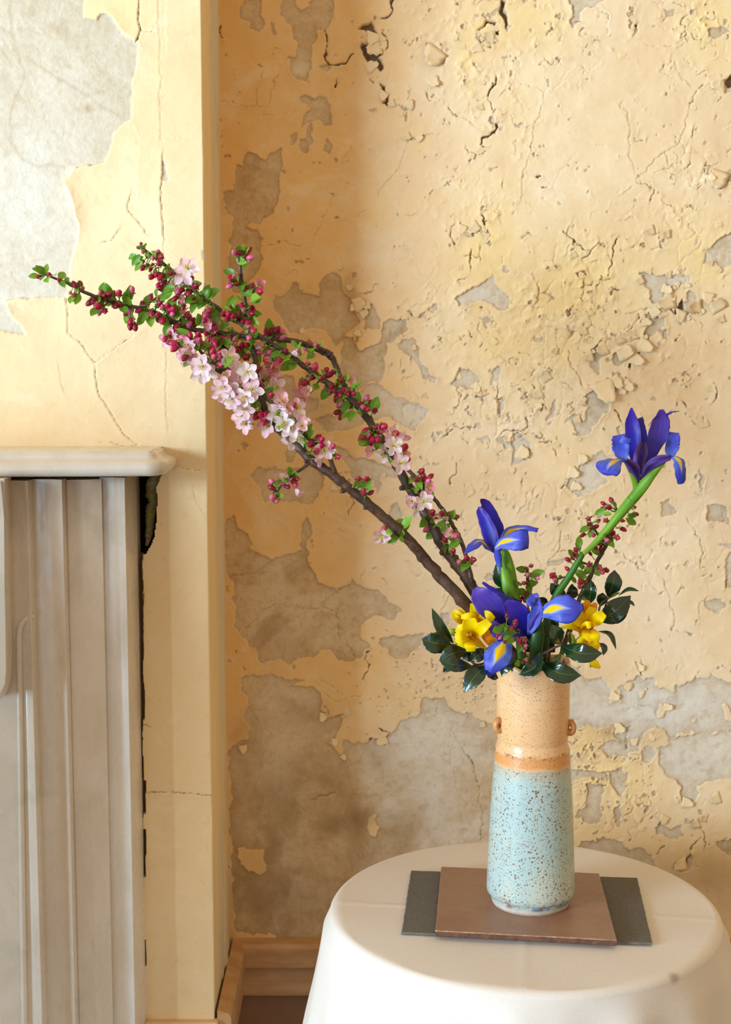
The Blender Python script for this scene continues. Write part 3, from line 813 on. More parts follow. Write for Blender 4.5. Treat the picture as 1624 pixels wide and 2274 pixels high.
# ---- loose flakes of paint, each its own piece on the wall
M_flake = NT('paint_flake_front')
M_flake.col(M_flake.mix(M_flake.rng(M_flake.noise(30, 5), .3, .7), L(241, 217, 176), L(234, 204, 156)))
M_flake.rough(0.75)
M_flake.spec(0.2)
M_flake = M_flake.m
M_flake_back = mat_plain('paint_flake_back', L(196, 182, 160), 0.85, 0.2, c2=L(170, 168, 142), scale=60)
FLM = []
for k in range(9):
    r = random.Random(100 + k)
    nu, nv = 6, 5
    V, F = [], []
    wl, wr = r.uniform(.3, .6), r.uniform(.3, .6)
    cu = r.uniform(0.35, 0.9)
    for i in range(nu):
        u = i / (nu - 1)
        for j in range(nv):
            v = j / (nv - 1) * 2 - 1
            wdt = (wl if v < 0 else wr) * (1.15 - 0.75 * u ** r.uniform(1.2, 2.4)) * (1 + r.uniform(-.2, .2))
            th = cu * u * 1.1
            V.append((v * wdt, math.sin(th) / cu * (1 + r.uniform(-.07, .07)), (1 - math.cos(th)) / cu * 0.6 + 0.05 * v * v * u + r.uniform(-.010, .010)))
    for i in range(nu - 1):
        for j in range(nv - 1):
            q = i * nv + j
            F.append((q, q + 1, q + nv + 1, q + nv))
    me = bpy.data.meshes.new('paint_flake')
    me.from_pydata(V, [], F)
    me.polygons.foreach_set('use_smooth', [True] * len(F))
    me.materials.append(M_flake)
    me.materials.append(M_flake_back)
    FLM.append(me)


def flake(x, y, size, ang, lift=1.0, k=None, Y=None):
    """x, y, size as seen in the photograph; ang = direction the free edge points (deg, 0 right, 90 up)"""
    p = at(x, y, YW - 0.0022)
    o = bpy.data.objects.new('paint_flake', FLM[(k if k is not None else rnd.randrange(9)) % 9])
    COL.objects.link(o)
    o.parent = wall_back
    o.location = p
    s = size * 2.45 / FPX
    o.scale = (s, s, s * lift)
    # local +Z -> room (-Y), local +Y -> ang
    ax = Vector((math.cos(R(ang)), 0, math.sin(R(ang))))
    zz = Vector((0, -1, 0))
    xx = ax.cross(zz)
    o.rotation_euler = Matrix((xx, ax, zz)).transposed().to_euler()
    md = o.modifiers.new('thickness', 'SOLIDIFY')
    md.thickness = 0.014
    md.offset = 0
    md.material_offset = 1
    return o


for (x, y, s, an, lf) in (
    (848, 105, 52, 195, 1.2), (812, 150, 40, 20, 1.0), (830, 72, 40, 250, 0.8), (975, 108, 62, 235, 1.6), (955, 165, 46, 300, 1.3), (858, 205, 30, 240, 1.0), (878, 228, 26, 200, 1.1), (905, 240, 28, 60, 1),
    (912, 300, 26, 210, 1), (925, 310, 24, 30, .8), (1010, 70, 30, 280, 1), (1070, 100, 36, 210, 1.0), (1100, 80, 40, 180, 1.2), (1112, 60, 26, 200, 1), (1075, 235, 28, 200, 1), (1085, 282, 30, 240, 1), (1075, 330, 28, 215, 1),
    (1052, 340, 22, 250, 1), (1300, 90, 24, 260, .9), (1340, 80, 26, 200, 1), (1400, 30, 26, 180, 1), (1415, 70, 22, 190, 1), (1475, 40, 30, 175, .8), (1610, 185, 44, 190, 1.4), (1600, 205, 30, 240, 1.3), (1600, 378, 60, 250, 1.5), (1570, 385, 34, 320, 1.3),
    (1555, 400, 30, 235, 1.2), (1065, 500, 40, 215, 1.3), (1048, 515, 30, 190, 1.2), (1030, 500, 28, 250, 1), (1085, 530, 26, 140, 1), (1455, 510, 34, 200, 1.2), (1490, 520, 30, 185, 1.3), (1280, 560, 26, 215, 1), (1295, 605, 22, 240, 1),
    (1500, 668, 60, 195, 1.6), (1560, 678, 52, 190, 1.8), (1518, 690, 40, 250, 1.3), (1480, 690, 34, 220, 1.2), (1470, 640, 36, 340, 1.1), (1430, 620, 30, 210, 1), (1575, 650, 36, 260, 1.2), (1600, 690, 46, 120, 1.2), (1610, 705, 30, 200, 1.1),
    (1445, 700, 34, 30, 1.2), (1425, 712, 32, 350, 1.2), (1400, 740, 30, 200, 1), (1385, 745, 34, 220, 1.1), (1418, 760, 52, 335, 1.6), (1405, 790, 44, 325, 1.5), (1372, 790, 52, 20, 1.4), (1350, 770, 40, 200, 1.1), (1318, 790, 30, 195, 1.2),
    (1305, 735, 26, 200, 1), (1340, 845, 78, 290, 1.2), (1362, 836, 44, 310, 1.3), (1385, 850, 40, 320, 1.2), (1312, 860, 24, 230, 1), (1300, 890, 22, 200, 1.1), (1290, 930, 22, 195, 1), (1270, 905, 20, 230, .9), (1240, 780, 20, 160, 1.3),
    (1180, 815, 24, 240, 1), (1220, 845, 40, 120, 1), (1205, 870, 34, 200, 1), (1070, 850, 46, 250, 1.3), (1052, 852, 34, 300, 1.2), (1085, 858, 32, 230, 1.3), (1110, 855, 30, 210, 1), (1030, 870, 34, 200, .9), (1108, 895, 34, 190, 1.2),
    (1095, 920, 26, 200, 1), (1165, 930, 28, 180, .9), (1010, 905, 30, 230, .9), (1185, 905, 30, 20, 1), (960, 870, 32, 200, 1.1), (945, 800, 26, 300, .9), (955, 690, 30, 240, 1.2), (925, 685, 30, 260, 1), (905, 695, 28, 220, 1), (985, 680, 26, 215, 1),
    (1140, 970, 34, 200, 1), (1110, 985, 28, 250, .9), (1150, 1000, 40, 330, .8), (1260, 1050, 40, 350, 1.0), (1270, 1075, 34, 340, 1), (1285, 1020, 30, 0, .9), (1588, 860, 28, 190, 1.2), (1575, 940, 26, 200, 1), (1410, 1480, 34, 350, 1.2),
    (1395, 1515, 30, 260, 1), (1355, 1545, 34, 350, 1.1), (1475, 1570, 30, 0, 1.2), (1365, 1620, 36, 0, 1.1), (1410, 1640, 24, 270, 1), (1450, 1630, 24, 260, .9), (1515, 1780, 40, 350, 1), (1555, 1825, 34, 200, 1.4), (1572, 1820, 30, 170, 1.4),
    (1480, 1812, 30, 240, 1), (1525, 1920, 46, 190, 1.0), (1600, 1770, 36, 200, .8), (1420, 1810, 26, 250, 1), (860, 1640, 40, 200, 1), (745, 1640, 26, 270, 1), (762, 1585, 30, 20, 1), (810, 1460, 24, 20, 1), (722, 1585, 30, 250, .8), (540, 1655, 30, 280, .7),
    (735, 1080, 24, 340, .9), (785, 680, 40, 20, 1.1), (800, 700, 30, 30, 1), (745, 590, 26, 340, 1.1), (770, 640, 24, 20, 1.0), (788, 735, 24, 330, 1), (822, 675, 26, 200, 1)):
    flake(x, y, s * 0.66, an, lf * .8)
n = 0
while n < 120:
    x, y = rnd.uniform(640, 1640), rnd.uniform(10, 1900)
    dd = max([w * math.exp(-((x - cx) / rx) ** 2 - ((y - cy) / ry) ** 2) for cx, cy, rx, ry, w in DENS])
    ix = int(round((at(x, y, YW).x - xs[0]) / GS))
    iz = int(round((at(x, y, YW).z - zs[0]) / GS))
    if not (0 <= ix < len(xs) and 0 <= iz < len(zs)) or not (-5 < S[iz, ix] < 3) or rnd.random() > dd + .03:
        continue
    n += 1
    flake(x, y, rnd.uniform(6, 15), rnd.choice([200, 220, 180, 250, 300, 340]) + rnd.uniform(-25, 25), rnd.uniform(.4, .8))

# ---------------------------------------------------------------- chimney breast
BR = crop(0, 0, 2.2737)
BB = [cpoly(BR, [(425, -60), (425, 90), (490, 95), (510, 70), (545, 65), (590, 130), (640, 190), (685, 215), (703, 225), (690, 330), (670, 430), (660, 600), (640, 610), (600, 640), (575, 680), (575, 720), (545, 790), (525, 825), (480, 835), (440, 832), (375, 845), (350, 890), (320, 905), (345, 960), (365, 1020), (375, 1080), (400, 1150), (400, 1190), (380, 1260), (365, 1330), (355, 1390), (340, 1440), (335, 1495), (250, 1500), (180, 1505), (130, 1510), (100, 1500), (30, 1520), (60, 1590), (100, 1640), (135, 1690), (60, 1680), (0, 1665), (-200, 1660), (-200, -60)]),
      cpoly(BR, [(820, 800), (835, 830), (848, 915), (820, 915)]), cpoly(BR, [(1022, 1260), (1035, 1270), (1035, 1320), (1026, 1310)])]
BC = [(cpoly(BR, p), w) for p, w in (
    ([(705, 0), (700, 100), (712, 160), (690, 215)], 1.6), ([(712, 160), (770, 165)], 1.0), ([(660, 980), (645, 1060), (690, 1120), (735, 1170)], 1.1), ([(600, 1160), (570, 1210), (520, 1225)], 1.0),
    ([(335, 1500), (345, 1680), (400, 1720), (450, 1800), (475, 1840), (500, 2000), (560, 2080), (620, 2180), (690, 2240)], 1.1), ([(475, 1830), (530, 1790), (600, 1740), (690, 1680)], 1.2),
    ([(820, 780), (817, 900), (815, 1000), (825, 1200)], 1.2), ([(800, 0), (810, 350), (812, 700)], 0.6), ([(825, 1200), (835, 1700), (845, 2170)], 0.6), ([(680, 700), (820, 705), (1020, 690)], 0.6), ([(500, 2230), (640, 2250), (700, 2240)], 1.0),
    ([(290, 1850), (300, 1930), (330, 1990)], 0.6), ([(690, 1000), (700, 700), (660, 620)], 0.5))]
cb = crop(0, 1300, 2.9)
BC += [(cpoly(cb, p), w) for p, w in (
    ([(930, 1328), (1010, 1325), (1110, 1325), (1190, 1338), (1260, 1340), (1365, 1345)], 1.3), ([(915, -350), (920, 100), (918, 360)], 1.6), ([(930, 900), (970, 910)], 1.4))]
cm = crop(0, 960, 2.9)
BC += [(cpoly(cm, p), w) for p, w in (([(1150, 225), (1200, 240), (1270, 248), (1370, 238)], 1.0), ([(1240, 350), (1255, 420), (1300, 500)], 0.8), ([(970, 1000), (950, 1230)], 0.5))]
PST = [(cpoly(BR, p), w) for p, w in (  # tan veins on the bare plaster
    ([(45, -20), (60, 170), (100, 300), (130, 370), (80, 500), (50, 600), (60, 720), (110, 800), (180, 840), (260, 830), (330, 840)], 1.6), ([(130, 290), (230, 360), (400, 460), (520, 540), (600, 590)], 1.7), ([(0, 140), (50, 170)], 1.5), ([(0, 240), (60, 330)], 1.5), ([(290, 840), (300, 900)], 1.2))]
gs = 0.0017
bx = np.arange(-0.60, XC + 1e-6, gs)
bx = np.append(bx, XC)
bz = np.arange(0.28, 2.09, gs)
GX, GZ = np.meshgrid(bx, bz)
px, py = pix(GX, YB, GZ)
wx = px + (fbm(px, py, 40, 4, 61) - .5) * 9 + (fbm(px, py, 8, 2, 62) - .5) * 4
wy = py + (fbm(px, py, 40, 4, 63) - .5) * 9 + (fbm(px, py, 8, 2, 64) - .5) * 4
Sb = np.full(px.shape, -26.0)
for p in BB:
    m, v = poly_inside(wx, wy, p, Sb, pad=60)
    if m is not None:
        Sb[m] = np.maximum(np.where(Sb[m] == -26, -60, Sb[m]), v)
ck = np.zeros(px.shape)
lp = np.zeros(px.shape)
for p, w in BC:
    m, dist, side = line_dist(wx, wy, p)
    if m is None:
        continue
    ck[m] = np.maximum(ck[m], np.exp(-(dist / (w * 1.0 + .25)) ** 2) * min(1, .25 + .45 * w))
    lp[m] = np.maximum(lp[m], np.where(side > 0, np.exp(-dist / 10.0) * w, 0))
vein = np.zeros(px.shape)
for p, w in PST:
    m, dist, side = line_dist(wx, wy, p)
    if m is not None:
        vein[m] = np.maximum(vein[m], np.exp(-(dist / (2.2 * w)) ** 2) * .5)
vein = np.maximum(vein, gauss(px, py, [(196, 241, 9, 9, 1), (152, 147, 5, 5, .8), (219, 205, 6, 5, .6)]))
brb = sstep(-1.0, 1.0, Sb)
Hb = (fbm(px, py, 200, 3, 65) - .5) * 0.004 + (fbm(px, py, 45, 3, 66) - .5) * 0.0012
curl = np.exp(-np.abs(np.minimum(Sb, 0)) / 26.0) * gauss(px, py, [(170, 440, 90, 90, 1), (300, 60, 80, 60, .6), (30, 690, 70, 40, .8), (200, 580, 80, 60, .5)])
Hb += (1 - brb) * (0.0018 + curl * 0.008 + np.minimum(lp, 2) * 0.0013)
Hb += brb * (fbm(px, py, 9, 3, 67) - .5) * 0.0006
Hb -= ck * 0.002
hole_p = [(302, 1052), (362, 1046), (355, 1060), (345, 1082), (350, 1112), (347, 1150), (340, 1190), (332, 1212), (322, 1226), (302, 1226)]
keep = np.ones(px.shape, bool)
m, v = poly_inside(wx, wy, hole_p, Sb)
keep[m] &= ~(v > 0)
gapx = 315.5 + (fbm(py, px * 0, 40, 3, 68) - .5) * 8 + 6 * sstep(1400, 1750, py) * (fbm(py, px * 0, 60, 2, 69) > .52)
Hb -= 0.02 * ((px < gapx + 1.5) & (py > 1215))
edge_dark = np.exp(-np.maximum(px - gapx - 2, 0) / 2.0) * (py > 1215)
wh = gauss(px, py, [(60, 450, 150, 200, .8), (40, 690, 120, 60, .9), (250, 930, 250, 90, .4)])
W1 = np.stack([Sb, np.clip(np.maximum(ck, edge_dark), 0, 1), np.clip(gauss(px, py, [(120, 100, 90, 160, .7), (260, 30, 60, 40, .6)]), 0, 1), wh], -1)
W2 = np.stack([np.clip(vein * brb, 0, 1), brb * 0.6, brb * np.exp(-np.maximum(Sb, 0) / 5) * .6, 0 * px], -1)
Hb[:, -1] = 0
wall_left = grid_mesh('wall_left', bx, bz, YB, Hb, [W1, W2], M_breast, keep=keep,
                      ext=[(-1.7, bx[0], 0, 3.0), (bx[0], XC, 0, bz[0]), (bx[0], XC, bz[-1], 3.0)])
tag(wall_left, 'painted chimney breast with flaked grey plaster above the mantelpiece', kind='structure')
for p_, sz_ in (((150, 395), 46), ((172, 470), 40), ((300, 72), 34), ((46, 700), 34), ((290, 500), 40), ((200, 395), 36)):
    pass

# side of the chimney breast: paint near the front, then worn timber beading
M_side = NT('side_paint')
t = M_side
n_ = t.noise(1.0, 6, 0.65, vec=t.scaled(60, 60, 5))
n2_ = t.noise(1.0, 5, 0.7, vec=t.scaled(170, 170, 9))
t.col(t.mix(t.rng(n2_, 0.50, 0.72, 0, 0.4), t.mix(t.rng(n_, .4, .65), L(238, 208, 154), L(232, 200, 142)), L(216, 190, 146)))
t.rough(.7)
t.bump(n2_, .5, .002)
M_bead = NT('worn_timber_paint')
t = M_bead
n_ = t.noise(1.0, 6, 0.7, vec=t.scaled(90, 90, 4))
n2_ = t.noise(1.0, 5, 0.75, vec=t.scaled(240, 240, 14))
n3_ = t.noise(1.0, 5, 0.7, vec=t.scaled(30, 30, 6))
colr = t.mix(t.rng(n_, .42, .58), L(236, 204, 148), L(216, 202, 174))
colr = t.mix(t.rng(n3_, .5, .62, 0, .5), colr, L(212, 176, 120))
colr = t.mix(t.rng(n2_, .68, .74, 0, .85), colr, L(92, 66, 40))
t.col(colr)
t.rough(.75)
t.bump(t.math('ADD', n_, n2_), .7, .003)
M_side, M_bead = M_side.m, M_bead.m


def extrude_z(name, prof, z0, z1, mat, parent, closed=False, nz=2):
    V, F = [], []
    n = len(prof)
    for k in range(nz):
        z = z0 + (z1 - z0) * k / (nz - 1)
        V += [(x, y, z) for x, y in prof]
    for k in range(nz - 1):
        for i in range(n - 1 + closed):
            j = (i + 1) % n
            F.append((k * n + i, k * n + j, (k + 1) * n + j, (k + 1) * n + i))
    if closed:
        F.append(tuple(range(n - 1, -1, -1)))
        F.append(tuple(range((nz - 1) * n, nz * n)))
    return mesh(name, V, F, mat, parent, smooth=False)


extrude_z('side_face', [(XC, YB), (XC, YB + .105), (XC - .004, YB + .108), (XC - .004, YW + .01)], 0.0, 3.0, M_side, wall_left)
for k, (y0, y1, pr) in enumerate(((YB + .108, YB + .150, .006), (YB + .153, YB + .205, .0085), (YB + .208, YB + .262, .005))):
    pf = []
    for i in range(7):
        u = i / 6
        pf.append((XC - .004 + pr * math.sin(math.pi * u) ** .6, y0 + (y1 - y0) * u))
    o = extrude_z('corner_bead', pf, 0.45, 3.0, M_bead, wall_left)
# fill behind the hole by the shelf: dark void and crumbling mortar
M_void = mat_plain('dark_void', L(26, 20, 15), 0.95, 0.1)
hv = [at(296, 1040, YB + .05), at(372, 1040, YB + .05), at(372, 1236, YB + .05), at(296, 1236, YB + .05)]
mesh('wall_void', [hv[3], hv[2], hv[1], hv[0]], [(0, 1, 2, 3)], M_void, wall_left, smooth=False)
mt = NT('mossy_mortar')
mt.col(mt.mix(mt.rng(mt.noise(120, 4), .4, .6), L(120, 104, 78), mt.mix(mt.rng(mt.noise(25, 2), .45, .55), L(116, 122, 44), L(150, 134, 108))))
mt.rough(.95)
mt.bump(mt.noise(160, 5), 1.0, .003)
V, F = [], []
rr = random.Random(5)
mp = [(352, 1050, 15), (346, 1064, 12), (338, 1076, 13), (337, 1096, 13), (340, 1115, 10), (336, 1130, 11), (334, 1150, 10), (334, 1168, 8), (331, 1185, 8), (329, 1200, 5), (326, 1212, 3)]
cs = catmull([at(x, y, YB + .012) for x, y, r in mp], 40)
rs_ = catmull([(r,) for x, y, r in mp], 40)
V, F, _ = tube_geo(cs, [max(q[0], 2) / 1480 for q in rs_], 12, bump=0.22, seed=4)
mesh('mortar_rubble', V, F, mt.m, wall_left)
# the step of the breast's own plinth at the bottom edge
zt = at(400, 2262, YB).z
V = []
x0_, x1_ = at(324, 2262, YB).x, XC + .006
bm = bmesh.new()


def box_bm(bm, x0, x1, y0, y1, z0, z1):
    v = [bm.verts.new(p) for p in ((x0, y0, z0), (x1, y0, z0), (x1, y1, z0), (x0, y1, z0), (x0, y0, z1), (x1, y0, z1), (x1, y1, z1), (x0, y1, z1))]
    for q in ((0, 3, 2, 1), (4, 5, 6, 7), (0, 1, 5, 4), (1, 2, 6, 5), (2, 3, 7, 6), (3, 0, 4, 7)):
        bm.faces.new([v[i] for i in q])


def bm_obj(name, bm, mat, parent=None, bevel=0.0, seg=2, smooth=False):
    if bevel:
        bmesh.ops.bevel(bm, geom=list(bm.edges), offset=bevel, segments=seg, affect='EDGES', profile=0.6)
    bmesh.ops.recalc_face_normals(bm, faces=bm.faces)
    off = wloc(parent) if parent is not None else Vector((0, 0, 0))
    bmesh.ops.translate(bm, verts=bm.verts, vec=-off)
    me = bpy.data.meshes.new(name)
    bm.to_mesh(me)
    bm.free()
    me.materials.append(mat)
    if smooth:
        me.polygons.foreach_set('use_smooth', [True] * len(me.polygons))
    return link(name, me, parent)


M_skirt = NT('skirting_paint')
t = M_skirt
n_ = t.noise(1.0, 6, .65, vec=t.scaled(8, 30, 40))
n2_ = t.noise(60, 6, .7)
t.col(t.mix(t.rng(n2_, .66, .74, 0, .7), t.mix(t.rng(n_, .35, .65), L(208, 164, 112), L(190, 142, 94)), L(88, 62, 40)))
t.rough(.5)
t.bump(n2_, .35, .002)
M_skirt = M_skirt.m
M_panel = mat_plain('skirting_panel', L(164, 122, 88), .45, .4, c2=L(150, 108, 76), scale=12, bump=.2)
M_plinth = mat_plain('plinth_paint', L(226, 190, 146), .6, .3, c2=L(214, 176, 130), scale=14)
box_bm(bm, x0_, x1_, YB - .014, YB + .004, 0, zt)
o = bm_obj('baseboard_left', bm, M_plinth, bevel=.003)
tag(o, 'low painted plinth at the foot of the chimney breast', kind='structure')


# skirting of the side and the back wall: (projection, height) profile swept round the corner
def zpx(y):
    return at(600, y, YW - .02).z


SK = [(.0, zpx(2092)), (.018, zpx(2098)), (.022, zpx(2106)), (.022, zpx(2148)), (.008, zpx(2153)), (.009, zpx(2166)), (.018, zpx(2206)), (.018, zpx(2212)), (.004, zpx(2219)), (.004, 0.0)]
V, F, MI = [], [], []
xs_side = XC + .004
for (pr, z) in SK:
    V += [(xs_side + pr, YB - 0.0, z), (xs_side + pr, YW - pr, z), (2.4, YW - pr, z)]
for i in range(len(SK) - 1):
    for k in range(2):
        q = i * 3 + k
        F.append((q, q + 3, q + 4, q + 1))
        MI.append(1 if i >= 8 else 0)
F.append(tuple([i * 3 for i in range(len(SK))]))
MI.append(0)
o = mesh('baseboard_back', V, F, [M_skirt, M_panel], smooth=False, midx=MI)
tag(o, 'tall brown moulded skirting board under the peeling wall', kind='structure')
# added half-height blocker outside the frame, shades the lower breast and marble
bm = bmesh.new()
box_bm(bm, -1.75, -1.095, 1.16, 1.22, 0, 1.42)
o = bm_obj('added_shade_blocker', bm, M_plinth, bevel=.004)
tag(o, 'added half-height blocker out of view, shading the lower breast and marble', kind='structure')
# floor
M_floor = NT('floor_boards')
t = M_floor
t.col(t.mix(t.rng(t.noise(1.0, 5, .6, vec=t.scaled(40, 3, 1)), .3, .7), L(92, 64, 42), L(66, 44, 28)))
t.rough(.45)
V = [(-4, -4, 0), (4, -4, 0), (4, YW + .1, 0), (-4, YW + .1, 0)]
o = mesh('floor', V, [(0, 1, 2, 3)], M_floor.m, smooth=False)
tag(o, 'dark timber floor of the room', kind='structure')

# ================================================================ MARBLE MANTELPIECE
M_marble = NT('old_marble')
t = M_marble
n1 = t.noise(1.0, 6, .6, vec=t.scaled(11, 11, 5.0), dist=1.2)
n2 = t.noise(1.0, 5, .65, vec=t.scaled(60, 60, 14))
n3 = t.noise(7, 5, .6, dist=1.5)
colr = t.mix(t.rng(n1, .35, .65), L(222, 210, 196), L(212, 199, 182))
colr = t.mix(t.rng(n3, .52, .68, 0, .5), colr, L(196, 190, 168))
colr = t.mix(t.rng(n2, .64, .80, 0, .3), colr, L(168, 146, 118))
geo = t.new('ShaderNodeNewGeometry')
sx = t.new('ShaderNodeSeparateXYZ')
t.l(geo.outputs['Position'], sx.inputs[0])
top_tone = t.rng(t.math('ADD', sx.outputs[2], t.math('MULTIPLY', t.math('SUBTRACT', n2, .5), .12)), 1.22, 1.345)  # darker towards the top of the pilaster, ending at the shelf
top_tone = t.math('MULTIPLY', top_tone, t.rng(sx.outputs[2], 1.338, 1.333))
colr = t.mix(t.math('MULTIPLY', top_tone, .5), colr, L(140, 114, 84))
t.col(colr)
t.rough(t.rng(n2, .3, .7, .16, .34))
t.spec(.5)
t.bump(n2, .08, .001)
M_marble = M_marble.m
M_dirt = mat_plain('joint_dirt', L(70, 54, 34), .95, .1)

mantel = empty('mantelpiece', (at(150, 2274, 2.06).x, 2.06, 0.0), 'aged white marble mantelpiece with stepped pilaster against the chimney breast', 'mantelpiece')


def XP(px_, Y, py_=1600):
    return at(px_, py_, Y).x


ztop = 1.331
YA, YBf, YC, YD = 2.020, 2.036, 2.056, 2.070


def pilaster(name, pts, z1=ztop, mat=M_marble, nz=2):
    return extrude_z(name, pts, 0.0, z1, mat, mantel, nz=nz)


def coved(x0, x1, y, rise=.004, frac=.35, n=8):
    """flat bed whose right part sweeps up towards the room into a fillet"""
    xm = x1 - (x1 - x0) * frac
    out = [(x0, y), (xm, y)]
    for i in range(1, n + 1):
        u = i / n
        out.append((xm + (x1 - xm) * u, y - rise * (1 - math.cos(u * math.pi / 2))))
    return out


def bed(name, x0, x1, y, x2, y2, rise, frac):
    P = coved(x0, x1, y, rise, frac)
    P += [(x1 + .0006, P[-1][1] + .0012), (x2, y2)]
    P = [(x0, y2 + .03)] + P + [(x2, y2 + .03)]
    o = extrude_z(name, P, 0, ztop, M_marble, mantel, closed=True)
    return o


bed('pilaster_bed', -1.2, XP(76, YA), YA + .006, XP(84, YBf), YBf + .012, .010, .03)
bed('pilaster_bed', XP(85, YBf) - .006, XP(150, YBf), YBf + .008, XP(159.5, YC), YC + .010, .0085, .40)
extrude_z('pilaster_bed', [(XP(161, YC) - .006, YD + .03), (XP(161, YC) - .006, YC + .004), (XP(161, YC), YC), (XP(198, YC), YC + .0035), (XP(233, YC), YC + .012), (XP(236, YD), YD + .006), (XP(236, YD), YD + .03)], 0, ztop - .002, M_marble, mantel, closed=True)
bed('pilaster_bed', XP(237.5, YD) - .004, XP(287, YD), YD + .006, XP(313, YB), YB - .002, .0075, .45)
for xa, ya in ((83.5, YBf + .009), (160.3, YC + .006), (236.8, YD + .007)):
    X_ = XP(xa, ya)
    bm = bmesh.new()
    box_bm(bm, X_ - .0012, X_ + .0012, ya - .0008, ya + .01, 0, ztop)
    bm_obj('joint', bm, M_dirt, mantel)
# raised bead that starts low on the first bed
def bead_path():
    p = [(76, 1366), (62, 1372), (50, 1384), (44, 1402), (43, 1450), (45, 1600), (49, 1900), (55, 2274), (58, 2450)]
    return [at(x, y, YA + .004) for x, y in p]


V, F, _ = tube_geo([Vector(q) for q in catmull(bead_path(), 60)], [.0046] * 60, 10)
mesh('panel_bead', V, F, M_marble, mantel)
# scrolled bracket at the frame's left edge
bx1 = [(8, 1064), (9, 1150), (10, 1300), (12, 1400), (13, 1490), (11, 1520), (7, 1540), (1, 1553), (-8, 1560), (-30, 1562), (-60, 1550), (-70, 1490), (-75, 1300), (-75, 1064)]
V, F = [], []
YK = YA - .035
pts = [at(x, y, YK) for x, y in bx1]
n = len(pts)
V = [(p.x, YK, p.z) for p in pts] + [(p.x, YA + .01, p.z) for p in pts]
F = [tuple(range(n))] + [(i, i + n, (i + 1) % n + n, (i + 1) % n) for i in range(n)]
bm = bmesh.new()
vv = [bm.verts.new(v) for v in V]
for q in F:
    bm.faces.new([vv[i] for i in q])
bmesh.ops.bevel(bm, geom=[ed for ed in bm.edges if all(abs(v.co.y - YK) < 1e-6 for v in ed.verts)], offset=.004, segments=3, affect='EDGES')
bm_obj('scroll_bracket', bm, M_marble, mantel)

# shelf: profile (outward, z) swept along the front and round the right end
zb, ztp = 1.3365, 1.3725
xr = at(394, 1030, YB).x
SP = [(-.050, zb - .001), (-.016, zb), (-.006, zb + .002), (-.0015, zb + .007), (0, zb + .0125), (-.0015, zb + .018), (-.006, zb + .0215), (-.011, zb + .023), (-.0155, zb + .0255), (-.018, zb + .029), (-.019, zb + .0325), (-.0225, zb + .0335), (-.023, ztp - .0008), (-.026, ztp), (-.3, ztp)]
path = [(xr, YB + .01), (xr, YB - .045), (xr, YB - .080)]
cxr, cyr, rad = xr - .031, YB - .093, .031
for k in range(0, 9):
    an = R(0 - 86 * k / 8)
    path.append((cxr + rad * math.cos(an), cyr + rad * math.sin(an)))
for k in range(1, 13):
    u = k / 12
    path.append((cxr - .02 - 1.1 * u, cyr - rad - .022 * math.sin(min(u * 2.2, 1) * math.pi / 2)))
V, F = [], []
npth = len(path)
for i, (x, y) in enumerate(path):
    ax, ay = path[max(i - 1, 0)]
    bx_, by_ = path[min(i + 1, npth - 1)]
    tx, ty = bx_ - ax, by_ - ay
    ln = math.hypot(tx, ty)
    nx_, ny_ = -ty / ln, tx / ln
    for (o_, z) in SP:
        if o_ < -.2:
            # top plate closes towards the wall
            V.append((min(x + nx_ * -.026, xr - .026) if i < 3 else x + nx_ * -.026, YB + .005, z))
        elif o_ == -.050:
            V.append((x + nx_ * o_ if i > 2 else x - .05, max(y + ny_ * o_, y) if i > 2 else y, z))
        else:
            V.append((x + nx_ * o_, y + ny_ * o_, z))
ns_ = len(SP)
for i in range(npth - 1):
    for k in range(ns_ - 1):
        q = i * ns_ + k
        F.append((q, q + 1, q + ns_ + 1, q + ns_))
# check outward sign: normals must point away from the wall; recalculated below
o = mesh('shelf', V, F, M_marble, mantel)
bmn = bmesh.new()
bmn.from_mesh(o.data)
bmesh.ops.recalc_face_normals(bmn, faces=bmn.faces)
bmn.to_mesh(o.data)
bmn.free()
# underside slab so the shelf is closed from below, and the shadowed frieze under it
bm = bmesh.new()
box_bm(bm, -1.3, xr - .03, YB - .075, YB, zb - .0015, zb + .004)
bm_obj('shelf_soffit', bm, M_marble, mantel)

# ================================================================ TABLE AND CLOTH
TX, TY, TZ, TR = 0.2195, 1.897, 0.75, 0.270
M_cloth = NT('white_linen')
t = M_cloth
weave = t.math('MULTIPLY', t.noise(1.0, 2, .5, vec=t.scaled(1500, 350, 350)), 1.0)
wn = t.noise(700, 3, .6)
cd = t.new('ShaderNodeVectorMath', operation='DISTANCE')
t.l(t.obj(), cd.inputs[0])
sp = atz(1503, 2163, TZ)
cd.inputs[1].default_value = (sp.x - TX, sp.y - TY, TZ - .003)
spot = t.rng(t.math('ADD', cd.outputs['Value'], t.math('MULTIPLY', t.noise(60, 2), .006)), .006, .016, .55, 0.0)
base = t.mix(t.rng(wn, .3, .7), L(226, 217, 207), L(218, 208, 198))
t.col(t.mix(spot, base, L(122, 104, 86)))
t.rough(.9)
t.spec(.15)
t.bump(t.math('ADD', weave, wn), .22, .0006)
M_cloth = M_cloth.m

cloth_root = None
NA, rings = 240, []
rr = random.Random(8)
folds = [(R(a0), w, amp) for a0, w, amp in ((205, .10, .007), (228, .12, .026), (250, .10, -.016), (262, .09, .024), (280, .10, -.014), (292, .10, .022), (312, .12, .020), (335, .12, .024), (0, .14, .02), (40, .16, .022), (85, .15, .02), (130, .16, .022), (168, .15, .008), (186, .10, .005))]


def fold(a):
    s = 0
    for (a0, w, amp) in folds:
        dlt = (a - a0 + math.pi) % (2 * math.pi) - math.pi
        s += 1.7 * amp * math.exp(-(dlt / w) ** 2)
    return s


